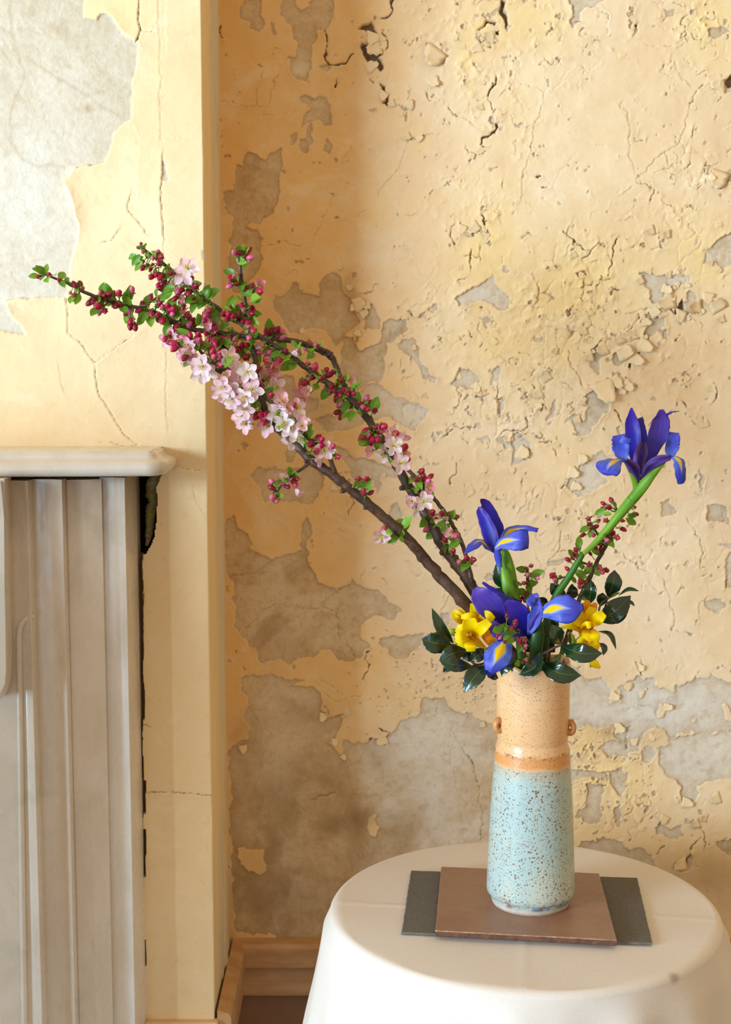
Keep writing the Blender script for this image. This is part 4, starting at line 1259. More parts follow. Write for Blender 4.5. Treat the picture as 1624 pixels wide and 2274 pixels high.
V, F = [], []
prof = [(r_, 0.0, 0.0) for r_ in np.linspace(0.0, TR - .012, 46)[1:]]
for k in range(1, 9):
    an = R(90 * k / 8)
    prof.append((TR - .012 + .012 * math.sin(an), -.012 * (1 - math.cos(an)), 0.0))
for k in range(1, 34):
    u = k / 33
    dz = .70 * u
    prof.append((TR + .006 * min(1, dz / .02) + .17 * dz, -.012 - dz, min(1.0, dz / .16)))
crease_dir = (atz(1602, 2042, TZ) - atz(720, 2003, TZ)).normalized()
crease_p = atz(720, 2003, TZ)
cd2 = Vector((-crease_dir.y, crease_dir.x, 0))
cp2 = atz(1165, 2150, TZ)
V.append((TX, TY, TZ))
for (r_, dz, fw) in prof:
    for k in range(NA):
        an = 2 * math.pi * k / NA
        rr_ = r_ + fw * fold(an) * (0.6 + 1.5 * min(1, -dz / .5)) - (0 if fw == 0 else fw * .008)
        x, y, z = TX + rr_ * math.cos(an), TY + rr_ * math.sin(an), TZ + dz
        if fw == 0 and dz == 0:
            P_ = Vector((x, y, 0))
            d1 = abs((P_ - Vector((crease_p.x, crease_p.y, 0))).dot(cd2))
            d2 = abs((P_ - Vector((cp2.x, cp2.y, 0))).dot(Vector((crease_dir.x, crease_dir.y, 0))))
            z += .0011 * math.exp(-(d1 / .0035) ** 2) + .0005 * math.exp(-(d2 / .006) ** 2)
            z += .0006 * (math.sin(31 * x + 3) * math.sin(27 * y + 1))
        V.append((x, y, z))
for k in range(NA):
    F.append((0, 1 + k, 1 + (k + 1) % NA))
for i in range(len(prof) - 1):
    for k in range(NA):
        a_, b_ = 1 + i * NA + k, 1 + i * NA + (k + 1) % NA
        F.append((a_, a_ + NA, b_ + NA, b_))
M_wood = mat_plain('table_wood', L(110, 78, 50), .5, .4, c2=L(84, 56, 34), scale=30)
table = empty('round_table', (TX, TY, 0), 'small round side table hidden under the long white cloth', 'table')
bm = bmesh.new()
bmesh.ops.create_cone(bm, cap_ends=True, segments=64, radius1=TR - .008, radius2=TR - .008, depth=.022, matrix=Matrix.Translation((TX, TY, TZ - .0155)))
bm_obj('tabletop', bm, M_wood, table)
Vp, Fp = lathe_geo([(.001, .02), (.14, .02), (.145, .0), (.145, .03), (.03, .06), (.025, .2), (.03, .55), (.06, .69), (.06, TZ - .0275), (.001, TZ - .0275)], 24, (TX, TY, 0))
mesh('pedestal', Vp, Fp, M_wood, table)
cloth = empty('tablecloth', (TX, TY, 0), 'plain white linen cloth draped over the round table', 'tablecloth')
# one mesh: drop the empty, keep the cloth itself as the thing
bpy.data.objects.remove(cloth)
me = bpy.data.meshes.new('tablecloth')
me.from_pydata([(x - TX, y - TY, z) for x, y, z in V], [], F)
me.polygons.foreach_set('use_smooth', [True] * len(F))
me.materials.append(M_cloth)
cloth = link('tablecloth', me)
cloth.location = (TX, TY, 0)
tag(cloth, 'plain white linen cloth draped over the round table', 'tablecloth')

# felt mat and ceramic tile
M_felt = NT('grey_felt')
t = M_felt
t.col(t.mix(t.rng(t.noise(500, 4, .7), .3, .7), L(122, 116, 106), L(98, 94, 88)))
t.rough(.95)
t.spec(.1)
t.bump(t.noise(900, 3), .6, .0015)
M_felt = M_felt.m
M_tile = NT('brown_glazed_clay')
t = M_tile
n1 = t.noise(9, 5, .6)
n2 = t.noise(120, 5, .7)
t.col(t.mix(t.rng(n2, .62, .75, 0, .4), t.mix(t.rng(n1, .35, .65), L(150, 112, 88), L(136, 98, 76)), L(176, 140, 116)))
t.rough(t.rng(n2, .3, .7, .28, .45))
t.spec(.5)
t.bump(n2, .1, .001)
M_tile = M_tile.m
M_tile_edge = mat_plain('tile_raw_edge', L(112, 78, 60), .7, .3, c2=L(84, 58, 46), scale=90, bump=.6)
M_chip = mat_plain('pale_chipped_edge', L(214, 178, 144), .6, .3, c2=L(150, 108, 80), scale=200)


def slab(name, corners, zt, th, mat, sub=12, fuzz=0.0, seed=1):
    """bevelled slab on a quad of pixel corners at height zt"""
    P = [atz(x, y, zt) for x, y in corners]
    r = random.Random(seed)
    edge_pts = []
    for i in range(4):
        a_, b_ = P[i], P[(i + 1) % 4]
        for k in range(sub):
            q = a_.lerp(b_, k / sub)
            edge_pts.append(Vector((q.x + r.uniform(-fuzz, fuzz), q.y + r.uniform(-fuzz, fuzz), 0)))
    c_ = sum(edge_pts, Vector()) / len(edge_pts)
    bv = min(.0015, th * .3)
    V, F = [], []
    n = len(edge_pts)
    for (ins, z) in ((bv, zt - th), (0, zt - th + bv), (0, zt - bv), (bv * .4, zt - bv * .3), (bv, zt)):
        for q in edge_pts:
            dd = (c_ - q).normalized()
            V.append((q.x + dd.x * ins, q.y + dd.y * ins, z))
    for i in range(4):
        for k in range(n):
            j = (k + 1) % n
            F.append((i * n + k, i * n + j, (i + 1) * n + j, (i + 1) * n + k))
    F.append(tuple(range(4 * n, 5 * n)))
    F.append(tuple(range(n - 1, -1, -1)))
    return V, F, edge_pts


zf = TZ + .0048
V, F, ep = slab('felt', [(892, 2070), (1449, 2094), (1416, 1949), (913, 1933)], zf, .0035, M_felt, sub=40, fuzz=.0005)
felt = mesh('felt_mat', V, F, M_felt, smooth=False)
tag(felt, 'grey felt mat lying on the tablecloth under the brown tile', 'mat')
zt_ = zf + .0092
V, F, ep = slab('tile', [(967, 2066), (1371, 2087), (1331, 1939), (980, 1924)], zt_, .0090, M_tile, sub=30, fuzz=.00025)
nn = 120
mi = [1 if i < nn * 2 else 0 for i in range(len(F))]
tile = mesh('ceramic_tile', V, F, [M_tile, M_tile_edge], smooth=False, midx=mi)
tag(tile, 'flat brown ceramic tile under the vase on the grey felt mat', 'tile')
Vt, Ft, _ = tube_geo([ep[k] + Vector((0, 0.0004, zt_ - .0009)) for k in range(0, 30)], [.0006 * random.Random(k).uniform(.3, 1.3) for k in range(30)], 5)
mesh('chipped_edge', Vt, Ft, M_chip, tile)['label'] = 'pale chipped front edge'

# ================================================================ VASE
VX, VY = at(1178, 2016, 1.88).x, 1.88
vz0 = zt_
PROFPX = [(2016, 84.5), (2008, 86.5), (2001, 88), (1995, 89.5), (1991, 90.5), (1987, 94.5), (1982, 97), (1972, 97.6), (1940, 96.8), (1900, 95.2), (1850, 93.4), (1800, 91.5), (1750, 88.6), (1720, 86.4), (1700, 84.8), (1692, 84.4), (1686, 84.4), (1680, 83.6), (1674, 83.4), (1668, 82.4), (1664, 82.6), (1660, 82.6), (1655, 80.4), (1651, 79.0), (1648, 78.8), (1645, 77.6), (1642, 76.6), (1638, 77.6), (1632, 78.4), (1620, 79.4), (1600, 80.6), (1575, 80.4), (1550, 80.6), (1520, 80.8), (1490, 81.0), (1474, 81.2), (1468, 80.6)]


def vpx(y, r):
    z = at(1180, y, VY).z
    tt = at(1180, y, VY).y / ray(1180, y).y
    return (r * tt / FPX, z)


prof = [vpx(y, r) for y, r in PROFPX]
zoff = vz0 - prof[0][1]
prof = [(r, z + zoff * max(0, 1 - i / 12)) for i, (r, z) in enumerate(prof)]
rimr, rimz = prof[-1]
inner = [(rimr - .0015, rimz + .0012), (rimr - .004, rimz + .0006), (rimr - .0055, rimz - .004), (rimr - .0065, rimz - .05), (rimr - .007, rimz - .12), (rimr - .005, vz0 + .02), (.001, vz0 + .014)]
full = [(.001, vz0)] + prof + inner
dense = []
for i in range(len(full) - 1):
    (r0, z0_), (r1, z1_) = full[i], full[i + 1]
    k = max(1, int(math.hypot(r1 - r0, z1_ - z0_) / .006))
    for j in range(k):
        dense.append((r0 + (r1 - r0) * j / k, z0_ + (z1_ - z0_) * j / k))
dense.append(full[-1])


def vwob(i, an, r, z):
    k = max(0.0, (z - (rimz - .05)) / .05)
    z2 = z
    if z > rimz - .03:
        w_ = (z - (rimz - .03)) / .03
        z2 = z + w_ * (.0020 * math.sin(2 * an + .6) + .0012 * math.sin(5 * an) - .0065 * math.exp(-((an - R(250)) / .35) ** 2))
    return r * (1 + .004 * math.sin(3 * an + 1) * k + .0025 * math.sin(2 * an + z * 14)), z2


vase = empty('vase', (VX, VY, vz0), 'tall speckled stoneware vase with tan collar and pale aqua body', 'vase')
mv = NT('speckled_stoneware')
t = mv
s_ = t.new('ShaderNodeSeparateXYZ')
t.l(t.obj(), s_.inputs[0])
zz = s_.outputs[2]
hz = lambda y: at(1180, y, VY).z - vz0
nz1 = t.noise(28, 4, .6)
nz2 = t.noise(9, 4, .6)
zn = t.math('ADD', zz, t.math('MULTIPLY', t.math('SUBTRACT', nz1, .5), .010))
aqua = t.mix(t.rng(nz2, .35, .65), L(166, 188, 186), L(182, 194, 182))
aqua = t.mix(t.rng(t.noise(1.0, 5, .6, vec=t.scaled(60, 60, 16)), .5, .75, 0, .55), aqua, L(196, 190, 172))
tan = t.mix(t.rng(nz2, .3, .7), L(232, 188, 142), L(226, 176, 122))
band = t.rng(zn, hz(1722), hz(1694))
ramp = t.rng(zn, hz(1694), hz(1684))
body = t.mix(t.math('MULTIPLY', band, .65), aqua, L(190, 172, 146))
colr = t.mix(ramp, body, tan)
osh = t.math('MULTIPLY', t.rng(zn, hz(1690), hz(1680)), t.rng(zn, hz(1656), hz(1668)))
colr = t.mix(t.math('MULTIPLY', osh, .8), colr, L(214, 142, 76))
foot = t.rng(t.math('ADD', zz, t.math('MULTIPLY', t.math('SUBTRACT', t.noise(14, 3), .5), .008)), hz(1988) + .001, hz(1993) - .0005)
# blue glaze roll above the foot
roll = t.math('MULTIPLY', t.rng(zz, hz(1996), hz(1990)), t.rng(zz, hz(1978), hz(1986)))
colr = t.mix(t.math('MULTIPLY', roll, t.rng(t.noise(30, 3), .4, .6)), colr, L(104, 160, 186))


def dots(scale, thr_lo, thr_hi, dens_lo, seed):
    mp = t.new('ShaderNodeMapping')
    t.l(t.obj(), mp.inputs[0])
    mp.inputs['Location'].default_value = (seed, seed * .7, seed * .3)
    vo = t.new('ShaderNodeTexVoronoi')
    vo.inputs['Scale'].default_value = scale
    t.l(mp.outputs[0], vo.inputs['Vector'])
    sc_ = t.new('ShaderNodeSeparateColor')
    t.l(vo.outputs['Color'], sc_.inputs[0])
    size = t.math('MULTIPLY', sc_.outputs[1], thr_hi)
    dd = t.rng(vo.outputs['Distance'], t.math('ADD', size, thr_lo), t.math('ADD', size, thr_lo * .5))
    return t.math('MULTIPLY', dd, t.math('GREATER_THAN', sc_.outputs[0], dens_lo))


clump = t.noise(26, 3, .6)
d1 = dots(245, .20, .24, .16, 0.0)
d2 = dots(430, .22, .18, .25, 3.0)
lower = t.math('SUBTRACT', 1.0, ramp)
d1m = t.math('MULTIPLY', t.math('MULTIPLY', d1, t.rng(clump, .34, .54, .25, 1.0)), lower)
d2m = t.math('MULTIPLY', t.math('MULTIPLY', d2, t.rng(clump, .3, .6, .6, 1.0)), t.math('ADD', .8, t.math('MULTIPLY', lower, .15)))
low_ring = t.math('MULTIPLY', t.rng(zz, hz(1965), hz(1978)), t.rng(t.noise(70, 4), .52, .64))
low_ring = t.math('MULTIPLY', low_ring, t.rng(zz, hz(1993), hz(1988)))
ring2 = t.math('MULTIPLY', t.math('MULTIPLY', t.rng(zz, hz(1668), hz(1664)), t.rng(zz, hz(1655), hz(1661))), t.rng(t.noise(140, 4, .7), .5, .62))
dot = t.math('MAXIMUM', t.math('MAXIMUM', d1m, d2m), t.math('MAXIMUM', t.math('MULTIPLY', low_ring, .8), ring2))
colr = t.mix(t.math('MULTIPLY', dot, .9), colr, L(124, 76, 42))
colr = t.mix(foot, colr, t.mix(t.rng(t.noise(90, 4), .3, .7), L(206, 192, 176), L(190, 174, 158)))
t.col(colr)
t.rough(t.math('ADD', .30, t.math('MULTIPLY', foot, .45)))
t.spec(.45)
t.bump(t.math('ADD', t.math('MULTIPLY', dot, -.5), nz1), .15, .001)
M_vase = mv.m
Vv, Fv = lathe_geo(dense, 96, (VX, VY, 0), vwob)
body_o = mesh('body', Vv, Fv, M_vase, vase)
M_lug = mat_plain('tan_lug', L(206, 146, 88), .4, .4, c2=L(186, 122, 66), scale=60)
for sgn, ang, py_ in ((1, -18, 1609), (-1, 200, 1603)):
    zl = at(1180, py_, VY).z
    rl = vpx(py_, 81)[0] + .0015
    an = R(ang)
    cxl = Vector((VX + rl * math.cos(an), VY + rl * math.sin(an), zl))
    out = Vector((math.cos(an), math.sin(an), 0))
    up = Vector((0, 0, 1))
    side_ = out.cross(up)
    V, F = [], []
    n1_, n2_ = 28, 14
    for i in range(n1_):
        a1 = 2 * math.pi * i / n1_
        cdir = out * math.cos(a1) * .85 + up * math.sin(a1) * 1.15
        for k in range(n2_):
            a2 = 2 * math.pi * k / n2_
            V.append(cxl + cdir * (.0058 + .0042 * math.cos(a2)) + side_ * (.0052 * math.sin(a2)))
    for i in range(n1_):
        for k in range(n2_):
            F.append((i * n2_ + k, ((i + 1) % n1_) * n2_ + k, ((i + 1) % n1_) * n2_ + (k + 1) % n2_, i * n2_ + (k + 1) % n2_))
    mesh('lug', V, F, M_lug, vase)

# ================================================================ FLOWERS
Y0 = 1.88
PXM = 1.915 / FPX            # metres per photographed pixel at the flowers


def P3(x, y, dy=0.0):
    return at(x, y, Y0 + dy)


def petal_mat(name, build, rough=.5, trans=.3, spec=.3):
    t = NT(name)
    u, v = t.uv()
    w = t.math('ABSOLUTE', t.math('SUBTRACT', v, .5))      # 0 midrib .. .5 edge
    c_ = build(t, u, v, w)
    t.col(c_)
    t.rough(rough)
    t.spec(spec)
    t.translucent(c_, trans)
    return t.m


def veins(t, u, v, lo=.45, hi=.6, n=46):
    # fan of fine veins running along the petal
    fan = t.math('MULTIPLY', t.math('SUBTRACT', v, .5), n)
    nz = t.new('ShaderNodeTexNoise')
    nz.inputs['Scale'].default_value = 1.0
    nz.inputs['Detail'].default_value = 3
    cv = t.new('ShaderNodeCombineXYZ')
    t.l(fan, cv.inputs[0])
    t.l(t.math('MULTIPLY', u, 2.5), cv.inputs[1])
    t.l(t.rand(), cv.inputs[2])
    t.l(cv.outputs[0], nz.inputs['Vector'])
    return t.rng(nz.outputs[0], lo, hi)


IB_dark, IB_mid, IB_light, IB_vio, IB_mauve = L(30, 22, 150), L(52, 50, 190), L(112, 130, 226), L(84, 50, 160), L(112, 72, 164)


def std_build(t, u, v, w):
    c_ = t.mix(t.rng(u, .0, .55), L(16, 8, 118), L(42, 38, 176))
    c_ = t.mix(t.rng(u, .45, 1.0, 0, .75), c_, IB_vio)
    c_ = t.mix(t.rng(w, .28, .5, 0, .8), c_, IB_vio)
    return t.mix(t.math('MULTIPLY', veins(t, u, v), .35), c_, L(26, 16, 120))


def std_light_build(t, u, v, w):
    c_ = t.mix(t.rng(u, .05, .5), L(28, 26, 170), L(92, 74, 190))
    c_ = t.mix(t.rng(u, .4, 1.0, 0, .7), c_, L(102, 66, 170))
    return t.mix(t.math('MULTIPLY', veins(t, u, v), .35), c_, L(58, 40, 150))


def blue_build(t, u, v, w):
    c_ = t.mix(t.rng(u, .0, .5), L(118, 140, 232), L(84, 96, 212))
    c_ = t.mix(t.rng(u, .6, 1.0, 0, .6), c_, L(92, 78, 192))
    return t.mix(t.math('MULTIPLY', veins(t, u, v), .5), c_, L(58, 62, 180))


def fall_build(t, u, v, w):
    c_ = t.mix(t.rng(u, .3, .9), L(112, 134, 232), L(76, 82, 206))
    c_ = t.mix(t.math('MULTIPLY', veins(t, u, v), .55), c_, L(46, 52, 168))
    c_ = t.mix(t.rng(t.math('ADD', w, t.math('MULTIPLY', u, .12)), .47, .60, 0, .7), c_, L(48, 44, 160))
    # pale halo then the yellow signal
    pw = t.math('ADD', t.math('MULTIPLY', t.math('ABSOLUTE', t.math('SUBTRACT', u, .30)), .62), t.math('MULTIPLY', w, 1.15))
    c_ = t.mix(t.rng(pw, .32, .21, 0, .5), c_, L(214, 222, 246))
    sig = t.rng(t.math('ADD', pw, t.math('MULTIPLY', t.math('SUBTRACT', t.noise(300, 2), .5), .03)), .21, .185)
    return t.mix(sig, c_, L(255, 208, 8))


def mauve_build(t, u, v, w):
    c_ = t.mix(t.rng(w, .05, .45), L(58, 30, 120), L(122, 84, 176))
    return t.mix(t.math('MULTIPLY', veins(t, u, v), .3), c_, L(52, 28, 120))


def free_build(t, u, v, w):
    c_ = t.mix(t.rng(u, .0, .45), L(252, 200, 2), L(255, 234, 4))
    c_ = t.mix(t.math('MULTIPLY', veins(t, u, v, .5, .7, 20), .25), c_, L(246, 190, 6))
    return t.mix(t.rng(w, .3, .5, 0, .3), c_, L(255, 228, 30))


def free_orange_build(t, u, v, w):
    c_ = t.mix(t.rng(u, .0, .9), L(246, 170, 10), L(252, 186, 24))
    return t.mix(t.math('MULTIPLY', veins(t, u, v, .5, .7, 20), .3), c_, L(238, 150, 10))


M_std = petal_mat('iris_standard', std_build, .42, .25)
M_stdl = petal_mat('iris_standard_pale', std_light_build, .45, .25)
M_blue = petal_mat('iris_style_blue', blue_build, .45, .3)
M_fall = petal_mat('iris_fall', fall_build, .42, .22)
M_mauve = petal_mat('iris_claw_mauve', mauve_build, .45, .25)
M_free = petal_mat('freesia_yellow', free_build, .4, .42)
M_freeo = petal_mat('freesia_amber', free_orange_build, .4, .4)


def stripes_mat(name, ca, cb, cc, rough=.4, n=30):
    t = NT(name)
    u, v = t.uv()
    c_ = t.mix(t.rng(u, 0, 1, smooth=False), ca, cb)
    c_ = t.mix(t.math('MULTIPLY', veins(t, u, v, .42, .62, n), .5), c_, cc)
    t.col(c_)
    t.rough(rough)
    t.spec(.4)
    return t.m


M_spathe = stripes_mat('iris_spathe', L(92, 146, 34), L(134, 178, 46), L(54, 110, 24))
M_stem = stripes_mat('iris_stem', L(56, 104, 30), L(66, 132, 34), L(48, 96, 28))
M_sheath = stripes_mat('iris_leaf_sheath', L(30, 62, 24), L(44, 86, 30), L(22, 48, 18))

tt = NT('camellia_leaf')
u, v = tt.uv()
w = tt.math('ABSOLUTE', tt.math('SUBTRACT', v, .5))
cl = tt.mix(tt.rng(tt.noise(40, 4), .3, .7), L(8, 36, 18), L(14, 52, 24))
side_v = tt.math('SINE', tt.math('ADD', tt.math('MULTIPLY', u, 70), tt.math('MULTIPLY', w, -40)))
cl = tt.mix(tt.rng(side_v, .8, 1.0, 0, .22), cl, L(34, 84, 40))
cl = tt.mix(tt.rng(w, .020, .006, 0, .6), cl, L(92, 132, 70))
tt.col(cl)
tt.rough(.2)
tt.spec(.5)
tt.b.inputs['Coat Weight'].default_value = .5
tt.b.inputs['Coat Roughness'].default_value = .12
tt.bump(tt.math('ADD', tt.math('MULTIPLY', side_v, .12), tt.noise(90, 3)), .25, .0012)
M_cam = tt.m
tt = NT('camellia_young_leaf')
u, v = tt.uv()
w = tt.math('ABSOLUTE', tt.math('SUBTRACT', v, .5))
tt.col(tt.mix(tt.rng(w, .03, .008, 0, .7), L(78, 104, 30), L(120, 140, 60)))
tt.rough(.35)
M_camy = tt.m
M_ctwig = mat_plain('camellia_twig', L(92, 84, 48), .6, .3, c2=L(112, 86, 58), scale=60)

tt = NT('crabapple_leaf')
u, v = tt.uv()
w = tt.math('ABSOLUTE', tt.math('SUBTRACT', v, .5))
cl = tt.mix(tt.rand(), L(84, 140, 34), L(136, 178, 52))
cl = tt.mix(tt.rng(w, .05, .01, 0, .5), cl, L(160, 186, 90))
cl = tt.mix(tt.rng(tt.noise(120, 3), .4, .7, 0, .3), cl, L(62, 104, 30))
tt.col(cl)
tt.rough(.38)
tt.translucent(L(120, 170, 40), .25)
M_cleaf = tt.m
tt = NT('crabapple_pedicel')
cl = tt.mix(tt.rand(), L(122, 152, 58), L(104, 120, 52))
tt.col(cl)
tt.rough(.5)
M_ped = tt.m
tt = NT('crabapple_bud')
cl = tt.mix(tt.rng(tt.rand(), 0, .55), L(128, 8, 36), L(190, 22, 74))
cl = tt.mix(tt.rng(tt.rand(), .62, 1.0), cl, L(232, 120, 160))
u, v = tt.uv()
cl = tt.mix(tt.math('MULTIPLY', veins(tt, u, v, .45, .62, 22), .45), cl, L(150, 16, 60))
tt.col(cl)
tt.rough(.4)
tt.translucent(L(214, 40, 90), .15)
M_bud = tt.m
tt = NT('crabapple_petal')
u, v = tt.uv()
w = tt.math('ABSOLUTE', tt.math('SUBTRACT', v, .5))
oi = tt.new('ShaderNodeObjectInfo')
pinkness = tt.math('MULTIPLY', oi.outputs['Random'], .55)
white = tt.mix(pinkness, L(252, 246, 246), L(244, 206, 216))
deep = tt.mix(tt.rng(u, .2, 1.0), L(238, 186, 200), L(226, 104, 140))
sepc = tt.new('ShaderNodeSeparateColor')
tt.l(oi.outputs['Color'], sepc.inputs[0])
cl = tt.mix(sepc.outputs[0], white, deep)
cl = tt.mix(tt.math('MULTIPLY', veins(tt, u, v, .5, .66, 14), .28), cl, L(222, 120, 152))
cl = tt.mix(tt.rng(u, .16, .0, 0, .7), cl, L(232, 230, 170))
tt.col(cl)
tt.rough(.5)
tt.spec(.25)
tt.translucent(cl, .35)
M_petal = tt.m
M_stamen = mat_plain('stamen_yellow', L(226, 206, 92), .6, .2)
tt = NT('crabapple_bark')
n1 = tt.noise(60, 5, .65)
n2 = tt.noise(420, 3, .6)
cl = tt.mix(tt.rng(n1, .35, .65), L(54, 33, 22), L(88, 60, 42))
cl = tt.mix(tt.rng(tt.noise(18, 3), .5, .7, 0, .45), cl, L(108, 92, 78))
cl = tt.mix(tt.rng(n2, .68, .76, 0, .6), cl, L(168, 138, 104))
tt.col(cl)
tt.rough(.42)
tt.spec(.5)
tt.bump(tt.math('ADD', n1, n2), .45, .0015)
M_bark = tt.m
M_cut = mat_plain('cut_wood', L(176, 142, 92), .8, .2)


def surf(name, mid, hw, nrm, mat, parent, cup=0.0, ruffle=0.0, jag=0.0, nu=18, nv=11, seed=0, fold_=0.0, kr=4.0, tip=0.3, px=1.0, thick=0.0004):
    """petal/leaf surface: mid = [(x,y,dy)] midrib in photo px + depth, hw = half widths (px), nrm = facing"""
    r = random.Random(seed)
    M = [Vector(q) for q in catmull([tuple(P3(*m)) for m in mid], nu)]
    W = [max(q[0], 0) * PXM * px for q in catmull([(w_,) for w_ in hw], nu)]
    if isinstance(nrm, tuple):
        nrm = [nrm, nrm]
    Ns = [Vector(q) for q in catmull(nrm, nu)]
    ph, ph2 = r.uniform(0, 6.28), r.uniform(0, 6.28)
    V, F, UV = [], [], []
    Wm = max(W) + 1e-9
    for i in range(nu):
        T = (M[min(i + 1, nu - 1)] - M[max(i - 1, 0)]).normalized()
        B = T.cross(Ns[i])
        if B.length < 1e-6:
            B = Vector((1, 0, 0))
        B.normalize()
        N = B.cross(T).normalized()
        u_ = i / (nu - 1)
        jl, jr = 1 + jag * r.uniform(-1, 1) * (u_ > .2), 1 + jag * r.uniform(-1, 1) * (u_ > .2)
        for j in range(nv):
            v_ = j / (nv - 1) * 2 - 1
            a = abs(v_)
            w_ = W[i] * (jl if v_ < 0 else jr) if a > .9 else W[i]
            q = M[i] + B * (w_ * v_)
            q += N * (cup * W[i] * v_ * v_ + fold_ * W[i] * a)
            q += N * (ruffle * Wm * a * a * a * math.sin(kr * 6.28 * u_ + ph + (2.1 if v_ > 0 else 0)) + ruffle * .25 * Wm * math.sin(9 * u_ + 3 * v_ + ph2))
            V.append(q)
            UV.append((u_, j / (nv - 1)))
    for i in range(nu - 1):
        for j in range(nv - 1):
            k = i * nv + j
            F.append((k, k + nv, k + nv + 1, k + 1))
    o = mesh(name, V, F, mat, parent, uvs=UV)
    if thick:
        md = o.modifiers.new('thickness', 'SOLIDIFY')
        md.thickness = thick
        md.offset = 0
    return o


def stem(name, pts, hw, mat, parent, ns=12, n=30, squash=1.0, bump=0.0, seed=0, px=1.0):
    C = [Vector(q) for q in catmull([tuple(P3(*p)) for p in pts], n)]
    Rr = [max(q[0], .1) * PXM * px for q in catmull([(h_,) for h_ in hw], n)]
    V, F, UV = tube_geo(C, Rr, ns, squash=squash, bump=bump, seed=seed)
    return mesh(name, V, F, mat, parent, uvs=UV)


CAMN = (0, -1, .1)

# ---------------------------------------------------------------- tall iris on the right
iris = empty('iris', P3(1196, 1520, 0.01), 'tall blue iris leaning out on a long green stem', 'flower', 'blue irises in the vase')
q4 = crop(1310, 890, 7.061)
q2 = crop(1000, 880, 2.9)


def pp(c, pts):
    out = []
    for p in pts:
        x, y = c(p[0], p[1])
        out.append((x, y, p[2] if len(p) > 2 else 0.0))
    return out


k4, k2 = 1 / 7.061, 1 / 2.9
surf('standard', pp(q4, [(770, 1130, -.01), (700, 800, .0), (690, 560, .004), (665, 340, .006), (658, 110, .002)]), [45, 95, 122, 104, 14], (-.25, -1, .1), M_std, iris, cup=.30, ruffle=.05, jag=.05, seed=1, px=k4, nv=13, nu=24)
surf('standard', pp(q4, [(850, 1120, -.01), (960, 800, .004), (1062, 520, .008), (1110, 300, .01), (1125, 135, .008)]), [40, 105, 172, 140, 34], (.3, -1, .2), M_stdl, iris, cup=.22, ruffle=.05, jag=.04, seed=2, px=k4, nv=13, nu=24)
surf('standard', pp(q4, [(1195, 255, .012), (1235, 205, .010), (1300, 178, .008), (1405, 166, .006)]), [20, 36, 20, 8], (0, -.5, 1), M_std, iris, ruffle=.1, px=k4, nv=5, seed=3)
surf('style_arm', pp(q4, [(850, 900, .012), (850, 640, .014), (830, 430, .014), (790, 265, .012)]), [60, 62, 46, 44], CAMN, M_blue, iris, cup=.3, ruffle=.08, jag=.1, px=k4, seed=4)
surf('style_arm', pp(q4, [(790, 1160, -.014), (780, 960, -.017), (825, 790, -.018), (845, 650, -.014)]), [46, 92, 98, 56], CAMN, M_mauve, iris, cup=-.55, px=k4, seed=5, nv=13)
surf('style_crest', pp(q4, [(550, 955, -.034), (505, 820, -.034), (480, 680, -.032), (450, 535, -.030)]), [30, 112, 128, 96], (-.1, -1, .1), M_blue, iris, cup=.25, ruffle=.10, jag=.12, kr=2, px=k4, seed=6, nv=13)
surf('style_crest', pp(q4, [(490, 600, -.036), (560, 620, -.04), (645, 625, -.04)]), [60, 52, 30], (0, -1, .3), M_blue, iris, ruffle=.12, jag=.15, px=k4, seed=7)
surf('style_crest', pp(q4, [(1285, 900, -.030), (1272, 760, -.030), (1295, 640, -.028), (1310, 495, -.026)]), [40, 112, 108, 92], (.15, -1, .1), M_blue, iris, cup=.3, ruffle=.12, jag=.12, kr=2, px=k4, seed=8, nv=13)
surf('fall', pp(q4, [(560, 940, -.030), (470, 918, -.044), (390, 945, -.058), (310, 1015, -.068), (255, 1110, -.072), (235, 1165, -.070)]), [30, 60, 120, 190, 160, 40], [(-.2, -.75, .9), (-.35, -.9, .35), (-.1, -1, .15)], M_fall, iris, cup=-.18, ruffle=.04, jag=.02, px=k4, seed=9, nv=15, nu=24)
surf('fall', pp(q4, [(1255, 900, -.030), (1340, 885, -.036), (1415, 950, -.040), (1440, 1080, -.040), (1450, 1200, -.036), (1440, 1305, -.032)]), [22, 62, 105, 104, 92, 54], [(.4, -.5, .9), (.45, -1, .25), (.3, -1, .1)], M_fall, iris, cup=-.30, ruffle=.07, jag=.03, px=k4, seed=10, nv=15, nu=24)
surf('claw', pp(q4, [(770, 1290, -.012), (720, 1100, -.026), (640, 990, -.032), (555, 925, -.034)]), [12, 88, 62, 40], (-.2, -1, .35), M_mauve, iris, cup=-.5, px=k4, seed=11)
surf('claw', pp(q4, [(800, 1250, -.012), (930, 1040, -.026), (1080, 925, -.032), (1265, 880, -.034)]), [22, 70, 74, 44], (.15, -1, .45), M_mauve, iris, cup=-.5, px=k4, seed=12)
surf('spathe', pp(q4, [(728, 1420, -.012), (712, 1290, -.015), (650, 1130, -.022), (555, 990, -.030)]), [45, 44, 34, 6], (-.3, -1, 0), M_spathe, iris, cup=-.5, px=k4, seed=13, nv=9)
surf('spathe', pp(q4, [(640, 1560, -.016), (800, 1370, -.018), (960, 1170, -.022), (1100, 1020, -.026), (1215, 925, -.03)]), [70, 86, 66, 42, 6], (-.3, -1, .2), M_spathe, iris, cup=-.5, px=k4, seed=14, nv=11)
stem('spathe', pp(q2, [(1290, 520, -.004), (1215, 615, -.003), (1150, 690, .0), (1085, 770, .0), (1010, 860, .002), (930, 950, .003), (858, 1015, .003)]), [20, 34, 35, 31, 25, 19, 15], M_spathe, iris, ns=16, px=k2, n=40)
